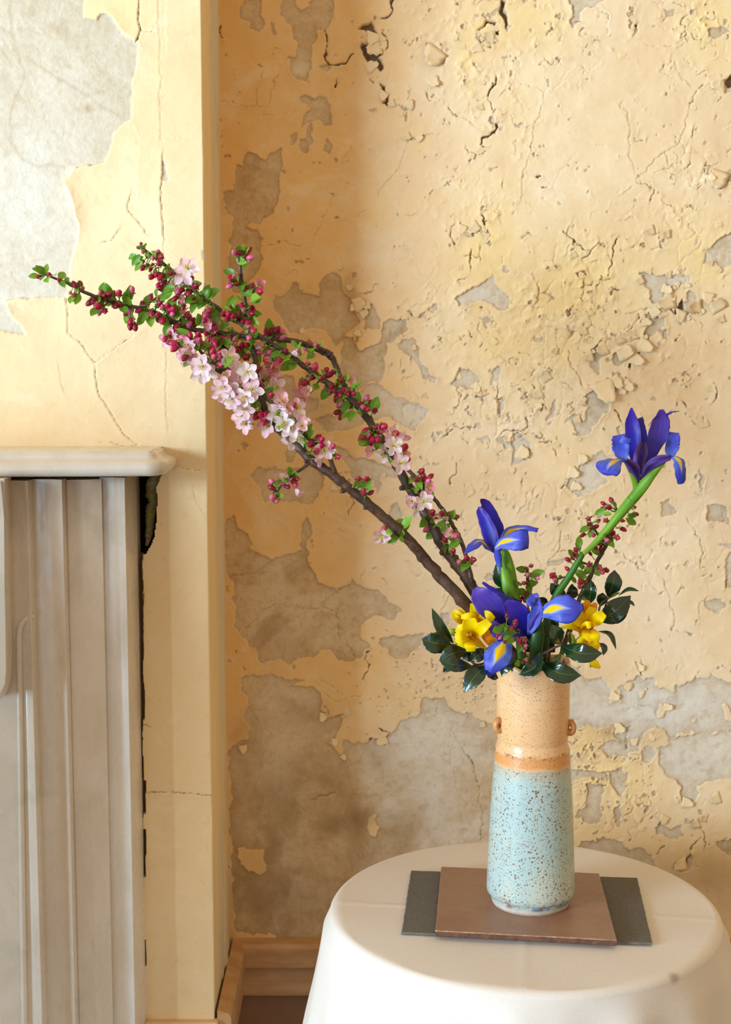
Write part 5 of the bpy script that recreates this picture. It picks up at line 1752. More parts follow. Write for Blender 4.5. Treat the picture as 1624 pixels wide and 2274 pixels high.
stem('stem', pp(q2, [(858, 1005, .004), (845, 1030, .004), (770, 1155, .005), (690, 1275, .006), (640, 1400, .006), (590, 1560, .006), (550, 1760, .006)]), [15, 19, 22, 25, 26, 25, 25], M_stem, iris, ns=16, px=k2)

# ---------------------------------------------------------------- shorter iris, left
q3 = crop(1020, 1090, 8.12)
k3 = 1 / 8.12
iris = empty('iris', P3(1165, 1520, 0.0), 'shorter blue iris with its broad petal tips opened to the side', 'flower', 'blue irises in the vase')
surf('standard', pp(q3, [(655, 1110, -.02), (590, 850, -.018), (480, 560, -.012), (395, 380, -.006), (375, 285, -.004)]), [40, 140, 120, 80, 26], (-.35, -1, .15), M_std, iris, cup=.28, ruffle=.06, jag=.05, px=k3, seed=21, nv=13, nu=24)
surf('standard', pp(q3, [(780, 880, .004), (690, 640, .010), (575, 410, .014), (460, 240, .014), (385, 155, .010)]), [70, 98, 100, 92, 22], (.4, -1, .1), M_std, iris, cup=.3, ruffle=.05, jag=.05, px=k3, seed=22, nv=13, nu=24)
surf('fall', pp(q3, [(610, 1080, -.010), (480, 960, -.014), (360, 905, -.022), (240, 990, -.036), (105, 1130, -.046)]), [36, 92, 100, 96, 10], [(.1, -.65, .9), (-.2, -.7, .8), (-.3, -.8, .6)], M_fall, iris, cup=-.25, ruffle=.05, px=k3, seed=23, nv=15, nu=24)
surf('fall', pp(q3, [(640, 1040, -.030), (770, 925, -.045), (920, 890, -.058), (1100, 880, -.066), (1258, 870, -.062)]), [40, 108, 170, 185, 165], [(.1, -.9, .6), (.1, -1, .45), (.15, -1, .1)], M_fall, iris, cup=-.2, ruffle=.03, jag=.03, px=k3, seed=24, nv=17, nu=24)
surf('fall', pp(q3, [(770, 880, .0), (900, 740, .004), (1060, 690, .004), (1250, 670, .0), (1425, 700, -.004)]), [55, 95, 90, 66, 60], [(.1, -.8, .7), (.1, -.8, .6), (.2, -.5, .8)], M_fall, iris, cup=-.25, ruffle=.06, jag=.04, px=k3, seed=25, nv=13, nu=24)
surf('claw', pp(q3, [(750, 1440, -.012), (715, 1300, -.018), (690, 1160, -.022), (680, 1060, -.024)]), [4, 56, 66, 50], (-.3, -1, 0), M_blue, iris, cup=-.5, px=k3, seed=26)
surf('style_arm', pp(q3, [(700, 1080, -.004), (740, 960, -.006), (800, 860, -.004)]), [60, 70, 50], CAMN, M_mauve, iris, px=k3, seed=27)
stem('spathe', pp(q3, [(815, 1050, -.004), (840, 1150, -.003), (872, 1320, .0), (915, 1560, .002), (955, 1800, .004), (1000, 2060, .004), (1040, 2300, .004), (1070, 2700, .004)]), [44, 82, 112, 122, 124, 116, 90, 80], M_spathe, iris, ns=18, px=k3, n=40)
surf('spathe', pp(q3, [(905, 1960, -.022), (850, 1720, -.022), (800, 1500, -.018), (765, 1330, -.012)]), [96, 84, 52, 6], (-.3, -1, 0), M_spathe, iris, cup=-.4, px=k3, seed=28)
stem('stem', pp(q3, [(1040, 2200, .004), (1090, 2600, .004), (1130, 3300, .004)]), [80, 76, 70], M_stem, iris, ns=12, px=k3)

# ---------------------------------------------------------------- low iris in the middle
q9 = crop(900, 1240, 2.9)
k9 = 1 / 2.9
iris = empty('iris', P3(1178, 1500, -0.02), 'low purple iris in the middle of the bouquet just above the vase', 'flower', 'blue irises in the vase')
surf('standard', pp(q9, [(690, 440, -.030), (620, 370, -.045), (545, 300, -.054), (480, 235, -.056), (448, 192, -.052)]), [26, 66, 84, 62, 16], (-.35, -1, .3), M_stdl, iris, cup=.25, ruffle=.07, jag=.04, px=k9, seed=31, nv=13, nu=22)
surf('standard', pp(q9, [(745, 300, -.02), (650, 252, -.022), (570, 205, -.020), (498, 155, -.014)]), [30, 24, 20, 8], (0, -.8, .6), M_std, iris, ruffle=.12, jag=.1, px=k9, seed=32)
surf('style_arm', pp(q9, [(720, 345, -.034), (650, 290, -.036), (575, 235, -.032)]), [42, 48, 26], (0, -1, .3), M_blue, iris, cup=.2, ruffle=.06, px=k9, seed=33)
surf('standard', pp(q9, [(800, 515, -.044), (762, 435, -.052), (712, 350, -.058), (645, 280, -.058)]), [14, 56, 74, 26], (.1, -1, .2), M_std, iris, cup=.2, ruffle=.07, jag=.05, px=k9, seed=34, nv=13, nu=22)
surf('style_crest', pp(q9, [(800, 480, -.050), (832, 400, -.056), (850, 320, -.058), (826, 228, -.054)]), [14, 42, 38, 24], (-.2, -1, .1), M_blue, iris, cup=.35, ruffle=.10, jag=.12, px=k9, seed=35)
surf('style_crest', pp(q9, [(836, 285, -.060), (806, 280, -.064), (790, 305, -.064)]), [24, 26, 10], (-.4, -1, 0), M_blue, iris, ruffle=.15, jag=.15, px=k9, seed=36, nu=10)
surf('claw', pp(q9, [(796, 500, -.046), (822, 440, -.054), (856, 380, -.058), (880, 350, -.06)]), [10, 32, 34, 26], (.2, -1, .2), M_mauve, iris, cup=-.4, px=k9, seed=37)
surf('fall', pp(q9, [(868, 362, -.058), (925, 332, -.070), (990, 318, -.080), (1070, 322, -.084), (1152, 312, -.080)]), [18, 60, 88, 86, 10], [(0, -1, .6), (.05, -1, .5), (.2, -1, .3)], M_fall, iris, cup=-.2, ruffle=.04, jag=.02, px=k9, seed=38, nv=17, nu=24)
surf('fall', pp(q9, [(650, 515, -.066), (622, 575, -.082), (590, 640, -.092), (560, 705, -.094), (541, 770, -.090)]), [40, 78, 84, 56, 6], [(-.1, -1, .5), (-.15, -1, .25), (0, -1, .1)], M_fall, iris, cup=-.05, fold_=-.32, ruffle=.05, px=k9, seed=39, nv=17, nu=24)
surf('style_crest', pp(q9, [(640, 530, -.070), (605, 490, -.072), (578, 440, -.070), (568, 405, -.066)]), [26, 34, 36, 18], (-.2, -1, .2), M_stdl, iris, ruffle=.14, jag=.15, px=k9, seed=40)
surf('claw', pp(q9, [(800, 520, -.044), (730, 480, -.058), (660, 505, -.066)]), [12, 40, 40], (-.1, -1, .5), M_std, iris, cup=-.3, px=k9, seed=41)
surf('leaf_sheath', pp(q9, [(846, 700, -.040), (848, 590, -.048), (862, 480, -.050), (872, 385, -.044)]), [34, 42, 40, 6], (.1, -1, 0), M_sheath, iris, cup=-.5, px=k9, seed=42)
surf('leaf_sheath', pp(q9, [(888, 660, -.030), (905, 540, -.032), (918, 430, -.03), (900, 370, -.028)]), [26, 30, 26, 6], (.2, -1, 0), M_sheath, iris, cup=-.4, px=k9, seed=43)
stem('stem', pp(q9, [(800, 500, -.040), (830, 600, -.036), (845, 760, -.030), (846, 900, -.025)]), [16, 22, 24, 24], M_stem, iris, px=k9)

# ---------------------------------------------------------------- freesias
q6 = crop(920, 1320, 5.8)
k6 = 1 / 5.8
fre = empty('freesia', P3(1150, 1500, -0.03), 'bright yellow freesia on the left, facing out above dark leaves', 'flower', 'yellow freesias in the vase')


def floret(parent, c, k, petals, throat, seed, mat=M_free, d=-.07, tube_to=None, stam=True, lean=(0, -1, .25)):
    th = pp(c, [(throat[0], throat[1], d + .012)])[0]
    for i, (pts, hw, cup_) in enumerate(petals):
        surf('petal', pp(c, pts), hw, lean, mat, parent, cup=cup_, ruffle=.03, px=k, seed=seed + i, nu=14, nv=11)
    if tube_to:
        stem('flower_tube', [th, pp(c, [(tube_to[0], tube_to[1], d + .04)])[0]], [tube_to[2], tube_to[3]], mat, parent, px=k, n=8)
    if stam:
        V, F = [], []
        r = random.Random(seed)
        b0 = P3(*th)
        for i in range(6):
            e_ = P3(*pp(c, [(stam[0] + r.uniform(-34, 34), stam[1] + r.uniform(-34, 34), d - .012)])[0])
            v_, f_, _ = tube_geo([b0, b0.lerp(e_, .5) + Vector((0, -.001, 0)), e_], [.00035, .0003, .0007], 5)
            F += [tuple(x + len(V) for x in q) for q in f_]
            V += v_
        mesh('stamens', V, F, M_stamen, parent)


floret(fre, q6, k6, [
    ([(745, 545, -.060), (725, 440, -.074), (705, 310, -.078)], [40, 112, 78], .30),
    ([(735, 540, -.060), (640, 470, -.076), (545, 430, -.074)], [36, 74, 46], .25),
    ([(735, 550, -.060), (630, 555, -.084), (528, 560, -.084)], [36, 88, 52], .25),
    ([(760, 530, -.060), (860, 440, -.082), (975, 345, -.084)], [50, 74, 46], .20),
    ([(740, 570, -.060), (732, 650, -.090), (735, 738, -.090)], [44, 80, 52], -.15),
    ([(730, 560, -.056), (655, 625, -.070), (580, 680, -.066)], [36, 60, 40], .2)],
    (740, 540), 51, d=-.070, tube_to=(935, 715, 56, 20), stam=(700, 510))
floret(fre, q6, k6, [
    ([(870, 360, -.040), (790, 230, -.050), (745, 112, -.048)], [46, 66, 24], .25),
    ([(870, 360, -.040), (930, 280, -.056), (1030, 330, -.056)], [50, 72, 36], .2),
    ([(850, 360, -.040), (740, 290, -.058), (606, 290, -.056)], [46, 56, 26], .25),
    ([(880, 350, -.036), (855, 250, -.042), (850, 200, -.040)], [40, 46, 30], .2),
    ([(890, 380, -.036), (970, 420, -.050), (1000, 480, -.048)], [46, 60, 40], .2)],
    (880, 350), 57, d=-.046, tube_to=(960, 640, 50, 20), stam=None)
floret(fre, q6, k6, [
    ([(640, 360, -.034), (575, 290, -.046), (500, 225, -.044)], [46, 62, 48], .35),
    ([(660, 330, -.034), (625, 250, -.042), (590, 195, -.038)], [40, 42, 24], .3),
    ([(640, 370, -.036), (560, 320, -.050), (515, 270, -.048)], [30, 40, 20], .4)], (650, 350), 62, d=-.04, stam=None, tube_to=(820, 470, 50, 26))
floret(fre, q6, k6, [
    ([(900, 500, -.050), (985, 540, -.060), (1062, 610, -.058)], [40, 66, 40], .25),
    ([(900, 520, -.048), (960, 600, -.052), (1010, 650, -.05)], [40, 48, 24], .2)], (900, 510), 66, mat=M_freeo, d=-.05, stam=None)
M_fbud = mat_plain('freesia_bud', L(176, 186, 40), .4, .4, c2=L(136, 164, 44), scale=60)
stem('bud', pp(q6, [(560, 500, -.04), (520, 490, -.046), (470, 482, -.048), (425, 480, -.046)]), [26, 46, 42, 10], M_fbud, fre, px=k6, n=14)
stem('bud', pp(q6, [(600, 640, -.04), (550, 600, -.044), (510, 570, -.044)]), [24, 36, 10], M_fbud, fre, px=k6, n=12)
stem('stem', pp(q6, [(560, 500, -.04), (700, 560, -.03), (830, 660, -.02), (980, 720, -.02), (1180, 800, -.02), (1290, 1000, -.02), (1330, 1250, -.02)]), [14, 16, 18, 18, 18, 18, 18], M_stem, fre, px=k6, n=30)

q7 = crop(1160, 1250, 5.8)
fre = empty('freesia', P3(1215, 1500, -0.02), 'yellow freesia on the right with florets hanging below it', 'flower', 'yellow freesias in the vase')
floret(fre, q7, k6, [
    ([(800, 800, -.050), (725, 730, -.072), (695, 635, -.072)], [40, 70, 30], .35),
    ([(840, 780, -.048), (880, 670, -.060), (905, 570, -.056)], [46, 78, 40], .25),
    ([(870, 800, -.050), (970, 720, -.070), (1055, 645, -.070)], [40, 78, 46], .2),
    ([(780, 830, -.050), (830, 800, -.082), (890, 800, -.084)], [50, 44, 40], .2),
    ([(780, 800, -.044), (760, 700, -.050), (750, 620, -.048)], [40, 56, 24], .2)],
    (815, 770), 71, d=-.058, tube_to=(800, 960, 60, 30), stam=(800, 720))
floret(fre, q7, k6, [
    ([(850, 660, -.036), (845, 570, -.044), (832, 482, -.042)], [50, 60, 26], .25),
    ([(870, 660, -.034), (915, 590, -.042), (945, 515, -.04)], [40, 46, 24], .25),
    ([(830, 660, -.036), (795, 590, -.042), (780, 515, -.04)], [40, 44, 20], .2)], (850, 650), 77, mat=M_freeo, d=-.04, stam=None)
floret(fre, q7, k6, [
    ([(780, 850, -.046), (650, 775, -.058), (525, 765, -.056)], [62, 62, 12], .2),
    ([(780, 870, -.046), (640, 825, -.056), (495, 835, -.056)], [40, 34, 10], .2),
    ([(760, 790, -.040), (690, 720, -.046), (640, 690, -.046)], [60, 56, 30], .2)], (780, 850), 81, d=-.05, stam=None, tube_to=(800, 1000, 70, 30))
floret(fre, q7, k6, [
    ([(830, 850, -.050), (840, 920, -.062), (900, 1010, -.064)], [50, 66, 30], -.2),
    ([(890, 860, -.050), (940, 930, -.066), (965, 1030, -.066)], [44, 64, 24], -.2)], (850, 850), 84, d=-.05, stam=None)
floret(fre, q7, k6, [
    ([(830, 1060, -.052), (780, 1000, -.062), (740, 955, -.060)], [70, 86, 50], -.2),
    ([(860, 1050, -.054), (925, 1070, -.068), (990, 1100, -.068)], [50, 76, 50], -.2),
    ([(800, 1080, -.050), (740, 1180, -.056), (720, 1270, -.054)], [50, 60, 30], -.2)], (840, 1060), 87, d=-.054, stam=None, tube_to=(700, 1150, 40, 24))
floret(fre, q7, k6, [
    ([(905, 1230, -.050), (930, 1290, -.056), (1005, 1355, -.056)], [28, 56, 14], -.2),
    ([(930, 1210, -.048), (955, 1200, -.052), (965, 1180, -.05)], [24, 26, 10], -.2)], (910, 1230), 90, mat=M_free, d=-.05, stam=None)
stem('bud', pp(q7, [(610, 900, -.03), (640, 980, -.036), (680, 1050, -.036)]), [26, 44, 12], M_fbud, fre, px=k6, n=12)
stem('bud', pp(q7, [(880, 1260, -.046), (885, 1310, -.046), (880, 1345, -.044)]), [8, 14, 6], M_stem, fre, px=k6, n=8)
stem('stem', pp(q7, [(820, 900, -.02), (700, 1000, -.016), (520, 1150, -.014), (400, 1330, -.014), (340, 1500, -.014)]), [18, 20, 20, 20, 20], M_stem, fre, px=k6, n=24)

# ---------------------------------------------------------------- camellia foliage
def cam_leaf(parent, c, k, pts, w, nrm=(0, -1, .35), fold_=.18, cup=.08, mat=M_cam, seed=0, tipw=.02):
    n = len(pts)
    hw = [w * .06, w * .72, w, w * .74, w * tipw] if n >= 3 else [w * .1, w, w * .05]
    return surf('leaf', pp(c, pts), hw, nrm, mat, parent, cup=cup, fold_=fold_, ruffle=.025, jag=.045, px=k, seed=seed, nu=22, nv=11, thick=.0005)


cam_l = empty('camellia_sprig', P3(1160, 1500, -0.05), 'glossy dark green camellia sprig fanning out left under the yellow freesia', 'foliage', 'camellia sprigs in the vase')
cam_leaf(cam_l, q6, k6, [(505, 625, -.060), (340, 440, -.070), (230, 178, -.066)], 74, (.35, -1, .2), .25, seed=1)
cam_leaf(cam_l, q6, k6, [(480, 650, -.066), (270, 625, -.082), (92, 578, -.080)], 132, (-.32, -1, .3), .12, seed=2)
cam_leaf(cam_l, q6, k6, [(665, 712, -.070), (490, 765, -.088), (322, 850, -.088)], 104, (-.5, -1, .15), .08, seed=3)
cam_leaf(cam_l, q6, k6, [(750, 925, -.076), (520, 908, -.098), (322, 848, -.096)], 90, (0, -1, .45), .2, seed=4)
cam_leaf(cam_l, q6, k6, [(560, 880, -.06), (450, 930, -.064), (378, 1008, -.062)], 56, (0, -1, .1), .1, seed=5)
cam_leaf(cam_l, q6, k6, [(940, 915, -.080), (780, 1060, -.102), (640, 1258, -.104)], 118, (-.5, -1, .12), .10, seed=6)
cam_leaf(cam_l, q6, k6, [(900, 700, -.062), (810, 790, -.078), (740, 850, -.078)], 86, (.2, -1, .4), .1, seed=7)
cam_leaf(cam_l, q6, k6, [(800, 860, -.056), (700, 800, -.064), (620, 830, -.062)], 66, (.2, -1, .2), .1, seed=8)
cam_leaf(cam_l, q6, k6, [(960, 960, -.066), (1020, 1050, -.078), (1085, 1078, -.078)], 48, (.2, -1, .2), .1, seed=9)
cam_leaf(cam_l, q6, k6, [(1370, 840, -.060), (1200, 910, -.088), (1128, 1058, -.090)], 76, (-.2, -1, .3), .15, seed=10)
stem('twig', pp(q6, [(430, 640, -.060), (560, 660, -.058), (660, 720, -.056), (780, 900, -.054), (960, 880, -.05), (1200, 900, -.04), (1330, 1120, -.03), (1360, 1350, -.02)]), [10, 13, 14, 16, 16, 18, 18, 18], M_ctwig, cam_l, px=k6, ns=8)
stem('twig', pp(q6, [(690, 960, -.074), (770, 920, -.066), (840, 905, -.056)]), [12, 16, 14], M_ctwig, cam_l, px=k6, ns=8, n=10)

cam_r = empty('camellia_sprig', P3(1220, 1500, 0.03), 'glossy camellia sprig spreading right behind the yellow freesia', 'foliage', 'camellia sprigs in the vase')
cam_leaf(cam_r, q7, k6, [(1105, 438, .030), (1172, 270, .022), (1192, 92, .028)], 112, (.1, -1, .1), .15, seed=11)
cam_leaf(cam_r, q7, k6, [(1245, 418, .026), (1370, 345, .012), (1508, 362, .006)], 32, (0, -.9, .8), .25, seed=12)
cam_leaf(cam_r, q7, k6, [(1010, 760, .010), (1190, 630, -.004), (1398, 422, .0)], 150, (-.3, -1, .1), .12, seed=13, cup=-.1)
cam_leaf(cam_r, q7, k6, [(1330, 480, .030), (1400, 510, .024), (1450, 556, .024)], 26, (0, -.8, .8), .2, seed=14)
cam_leaf(cam_r, q7, k6, [(880, 520, .020), (880, 370, .012), (893, 225, .016)], 88, (-.4, -1, 0), .3, seed=15)
cam_leaf(cam_r, q7, k6, [(1010, 560, .034), (1030, 460, .032), (1040, 385, .034)], 76, (.1, -1, .1), .1, seed=16)
cam_leaf(cam_r, q7, k6, [(985, 880, .006), (1130, 930, -.008), (1212, 1115, -.012)], 40, (.3, -.8, .7), .3, seed=17)
cam_leaf(cam_r, q7, k6, [(970, 1030, .0), (1050, 1090, -.010), (1045, 1192, -.012)], 46, (.4, -.9, .4), .3, seed=18)
stem('twig', pp(q7, [(1250, 390, .028), (1120, 450, .028), (1010, 540, .026), (950, 760, .02), (760, 1000, .014), (560, 1240, .01), (440, 1500, .01)]), [8, 12, 14, 16, 18, 18, 18], M_ctwig, cam_r, px=k6, ns=8)
surf('leaf_bud', pp(q7, [(1130, 450, .026), (1190, 410, .022), (1255, 380, .022)]), [8, 18, 4], CAMN, M_camy, cam_r, px=k6, nu=10)

cam_f = empty('camellia_sprig', P3(1190, 1500, -0.06), 'glossy camellia sprig hanging over the front rim of the vase', 'foliage', 'camellia sprigs in the vase')
cam_leaf(cam_f, q7, k6, [(500, 1045, -.066), (445, 925, -.082), (380, 795, -.080)], 98, (.25, -1, .1), .2, seed=21)
cam_leaf(cam_f, q7, k6, [(500, 1075, -.074), (760, 1165, -.104), (1032, 1165, -.100)], 118, (-.2, -1, .4), .12, seed=22)
cam_leaf(cam_f, q7, k6, [(225, 1285, -.076), (480, 1420, -.098), (758, 1452, -.092)], 124, (0, -1, .35), .15, seed=23)
cam_leaf(cam_f, q7, k6, [(245, 1150, -.070), (160, 1350, -.098), (-40, 1438, -.098)], 104, (-.6, -1, .3), .45, seed=24)
cam_leaf(cam_f, q7, k6, [(620, 880, -.05), (605, 960, -.060), (625, 1060, -.060)], 30, (.5, -1, 0), .2, seed=25)
cam_leaf(cam_f, q7, k6, [(385, 1260, -.056), (450, 1225, -.064), (512, 1172, -.064)], 38, (0, -1, .4), .1, mat=M_camy, seed=26)
stem('twig', pp(q7, [(520, 1060, -.070), (440, 1080, -.066), (330, 1140, -.060), (250, 1190, -.052), (220, 1330, -.04), (215, 1500, -.03)]), [12, 16, 18, 18, 18, 18], M_bark, cam_f, px=k6, ns=8)

cam_b = empty('camellia_sprig', P3(1195, 1500, 0.04), 'dark camellia leaves standing behind the two iris stems', 'foliage', 'camellia sprigs in the vase')
cam_leaf(cam_b, q7, k6, [(560, 470, .034), (450, 360, .024), (365, 262, .026)], 88, (-.3, -1, .1), .1, seed=31)
cam_leaf(cam_b, q7, k6, [(580, 470, .036), (640, 390, .028), (640, 270, .03)], 84, (.3, -1, .1), .1, seed=32)
cam_leaf(cam_b, q3, k3, [(850, 1780, .028), (730, 1580, .024), (672, 1306, .026)], 118, (-.3, -1, .1), .12, seed=33)
cam_leaf(cam_b, q3, k3, [(860, 1900, .030), (770, 1820, .026), (670, 1752, .026)], 56, (-.2, -1, .3), .1, seed=34)
cam_leaf(cam_b, q7, k6, [(330, 560, .03), (270, 500, .024), (215, 445, .024)], 60, (0, -1, .2), .1, seed=35)
cam_leaf(cam_b, q7, k6, [(420, 900, .02), (400, 780, .01), (480, 700, .01)], 80, (0, -1, .1), .1, seed=36)
cam_leaf(cam_b, q7, k6, [(420, 1150, .0), (330, 1050, -.01), (330, 930, -.01)], 90, (0, -1, .1), .1, seed=37)
cam_leaf(cam_b, q7, k6, [(120, 1150, -.01), (60, 1050, -.02), (40, 950, -.02)], 90, (0, -1, .1), .1, seed=38)
cam_leaf(cam_b, q6, k6, [(1200, 960, -.02), (1130, 860, -.03), (1060, 800, -.03)], 80, (0, -1, .1), .1, seed=39)
stem('twig', pp(q7, [(560, 420, .036), (540, 560, .036), (440, 800, .03), (360, 1100, .024), (320, 1500, .02)]), [10, 14, 16, 18, 18], M_ctwig, cam_b, px=k6, ns=8)
stem('twig', pp(q7, [(60, 520, .032), (150, 800, .028), (200, 1100, .024), (250, 1500, .02)]), [10, 14, 16, 18], M_ctwig, cam_b, px=k6, ns=8)
# water-soaked scrap seen in the mouth of the vase

# ================================================================ CRAB-APPLE BRANCHES
# shared meshes --------------------------------------------------
def unit_bud(seed):
    r = random.Random(seed)
    prof = [(.02, 0), (.18, .05), (.31, .22), (.365, .42), (.35, .62), (.26, .82), (.13, .96), (.01, 1.04)]
    V, F, UV = [], [], []
    ns = 10
    for i, (rd, z) in enumerate(prof):
        for k in range(ns):
            a_ = 2 * math.pi * k / ns
            rr_ = rd * (1 + .09 * math.sin(2.5 * a_ + z * 3 + seed))
            V.append((rr_ * math.cos(a_), rr_ * math.sin(a_), z))
            UV.append((z, k / ns))
    for i in range(len(prof) - 1):
        for k in range(ns):
            F.append((i * ns + k, i * ns + (k + 1) % ns, (i + 1) * ns + (k + 1) % ns, (i + 1) * ns + k))
    me = bpy.data.meshes.new('bud')
    me.from_pydata(V, [], F)
    me.polygons.foreach_set('use_smooth', [True] * len(F))
    ul = me.uv_layers.new()
    for lp_ in me.loops:
        ul.data[lp_.index].uv = UV[lp_.vertex_index]
    me.materials.append(M_bud)
    return me


def unit_pedicel():
    """calyx cup at the top (z 0), stalk down to z -1"""
    prof = [(.012, -1.0), (.010, -.6), (.010, -.16), (.020, -.1), (.026, -.04), (.032, .01), (.024, .03)]
    V, F = [], []
    ns = 6
    for (rd, z) in prof:
        bend = .05 * math.sin((z + 1) * math.pi)
        for k in range(ns):
            a_ = 2 * math.pi * k / ns
            V.append((rd * math.cos(a_) + bend, rd * math.sin(a_), z))
    for i in range(len(prof) - 1):
        for k in range(ns):
            F.append((i * ns + k, i * ns + (k + 1) % ns, (i + 1) * ns + (k + 1) % ns, (i + 1) * ns + k))
    # five sepals
    for s_ in range(5):
        a_ = 2 * math.pi * s_ / 5
        b_ = len(V)
        for (rr_, z, w_) in ((.026, 0, .02), (.055, .05, .012), (.06, .11, .001)):
            for sg in (-1, 1):
                V.append((rr_ * math.cos(a_) - sg * w_ * math.sin(a_), rr_ * math.sin(a_) + sg * w_ * math.cos(a_), z))
        F += [(b_, b_ + 1, b_ + 3, b_ + 2), (b_ + 2, b_ + 3, b_ + 5, b_ + 4)]
    me = bpy.data.meshes.new('pedicel')
    me.from_pydata(V, [], F)
    me.polygons.foreach_set('use_smooth', [True] * len(F))
    me.materials.append(M_ped)
    return me


def unit_petal(seed, tilt, curl_):
    r = random.Random(seed)
    nu, nv = 8, 7
    V, F, UV = [], [], []
    wp = [.07, .16, .29, .39, .42, .38, .27, .05]
    for i in range(nu):
        u_ = i / (nu - 1)
        th = tilt - curl_ * u_
        x = u_ * math.cos(tilt - curl_ * u_ * .5)
        z = u_ * math.sin(tilt - curl_ * u_ * .5)
        for j in range(nv):
            v_ = j / (nv - 1) * 2 - 1
            w_ = wp[i] * .82
            cupz = .28 * w_ * v_ * v_
            V.append((x - cupz * math.sin(th) + (-.04 * v_ * v_ * (u_ > .9)), w_ * v_, z + cupz * math.cos(th) + .03 * math.sin(5 * u_ + 3 * v_ + seed)))
            UV.append((u_, j / (nv - 1)))
    for i in range(nu - 1):
        for j in range(nv - 1):
            k = i * nv + j
            F.append((k, k + nv, k + nv + 1, k + 1))
    me = bpy.data.meshes.new('petal')
    me.from_pydata(V, [], F)
    me.polygons.foreach_set('use_smooth', [True] * len(F))
    ul = me.uv_layers.new()
    for lp_ in me.loops:
        ul.data[lp_.index].uv = UV[lp_.vertex_index]
    me.materials.append(M_petal)
    return me


def unit_heart():
    """stamens + calyx + stalk of an open blossom; petal length = 1"""
    V, F = [], []
    r = random.Random(3)
    mi_ = []
    for k in range(14):
        a_ = 6.28 * k / 14 + r.uniform(-.2, .2)
        t_ = r.uniform(.1, .5)
        ln = r.uniform(.5, .72)
        e_ = Vector((math.cos(a_) * math.sin(t_), math.sin(a_) * math.sin(t_), math.cos(t_))) * ln
        v_, f_, _ = tube_geo([Vector((0, 0, 0)), e_ * .55 + Vector((0, 0, .02)), e_ * .92, e_], [.014, .012, .034, .042], 4)
        F += [tuple(x + len(V) for x in q) for q in f_]
        mi_ += [0] * len(f_)
        V += v_
    v_, f_, _ = tube_geo([Vector((0, 0, .03)), Vector((0, 0, -.1)), Vector((0, 0, -.22)), Vector((.03, 0, -.6)), Vector((0, 0, -1.1))], [.10, .12, .05, .035, .04], 6)
    F += [tuple(x + len(V) for x in q) for q in f_]
    mi_ += [1] * len(f_)
    V += v_
    me = bpy.data.meshes.new('blossom')
    me.from_pydata([tuple(q) for q in V], [], F)
    me.polygons.foreach_set('use_smooth', [True] * len(F))
    me.materials.append(M_stamen)
    me.materials.append(M_ped)
    me.polygons.foreach_set('material_index', mi_)
    return me


def unit_leaf(seed):
    r = random.Random(seed)
    nu, nv = 9, 5
    V, F, UV = [], [], []
    wp = [.03, .11, .19, .24, .255, .24, .19, .12, .01]
    arch = r.uniform(-.25, .5)
    for i in range(nu):
        u_ = i / (nu - 1)
        for j in range(nv):
            v_ = j / (nv - 1) * 2 - 1
            V.append((u_, wp[i] * v_ * 1.05, -arch * u_ * u_ * .5 + .35 * wp[i] * abs(v_) + .02 * math.sin(8 * u_ + v_ + seed)))
            UV.append((u_, j / (nv - 1)))
    for i in range(nu - 1):
        for j in range(nv - 1):
            k = i * nv + j
            F.append((k, k + nv, k + nv + 1, k + 1))
    me = bpy.data.meshes.new('leaf')
    me.from_pydata(V, [], F)
    me.polygons.foreach_set('use_smooth', [True] * len(F))
    ul = me.uv_layers.new()
    for lp_ in me.loops:
        ul.data[lp_.index].uv = UV[lp_.vertex_index]
    me.materials.append(M_cleaf)
    return me


BUDS = [unit_bud(k) for k in range(3)]
PED = unit_pedicel()
PET_OPEN = [unit_petal(k, .45, .35) for k in range(3)]
PET_HALF = [unit_petal(k + 5, 1.02, .15) for k in range(3)]
HEART = unit_heart()
LEAVES = [unit_leaf(k) for k in range(4)]
brnd = random.Random(77)


def align(zdir, xhint=None, spin=None):
    z = zdir.normalized()
    h_ = xhint if xhint is not None else Vector((brnd.uniform(-1, 1), brnd.uniform(-1, 1), brnd.uniform(-1, 1)))
    x = h_ - z * h_.dot(z)
    if x.length < 1e-5:
        x = z.orthogonal()
    x.normalize()
    return Matrix((x, z.cross(x), z)).transposed()


def put(me, parent, loc, rot=None, sc=(1, 1, 1)):
    o = bpy.data.objects.new(me.name.split('.')[0], me)
    COL.objects.link(o)
    o.parent = parent
    o.location = loc
    if rot is not None:
        o.rotation_euler = rot.to_euler()
    o.scale = sc
    return o


def add_bud(root, pos, anchor, s=1.0):
    off = wloc(root)
    dirv = pos - anchor
    dirv = dirv + Vector((brnd.uniform(-1, 1), brnd.uniform(-1, 1), brnd.uniform(-1, 1))) * dirv.length * .12
    m_ = align(dirv if dirv.length > 1e-5 else Vector((0, -.3, 1)))
    ln = .0122 * s * brnd.uniform(.85, 1.15)
    o = put(brnd.choice(BUDS), root, pos - off - m_ @ Vector((0, 0, ln * .5)), m_, (ln * .92, ln * .92, ln))
    stalk = max((pos - anchor).length - ln * .4, .004)
    # sub-part, in the bud's own frame: 1 unit = ln
    put(PED, o, (0, 0, .04), None, (9, 9, min(stalk, .034) / ln))
    return o


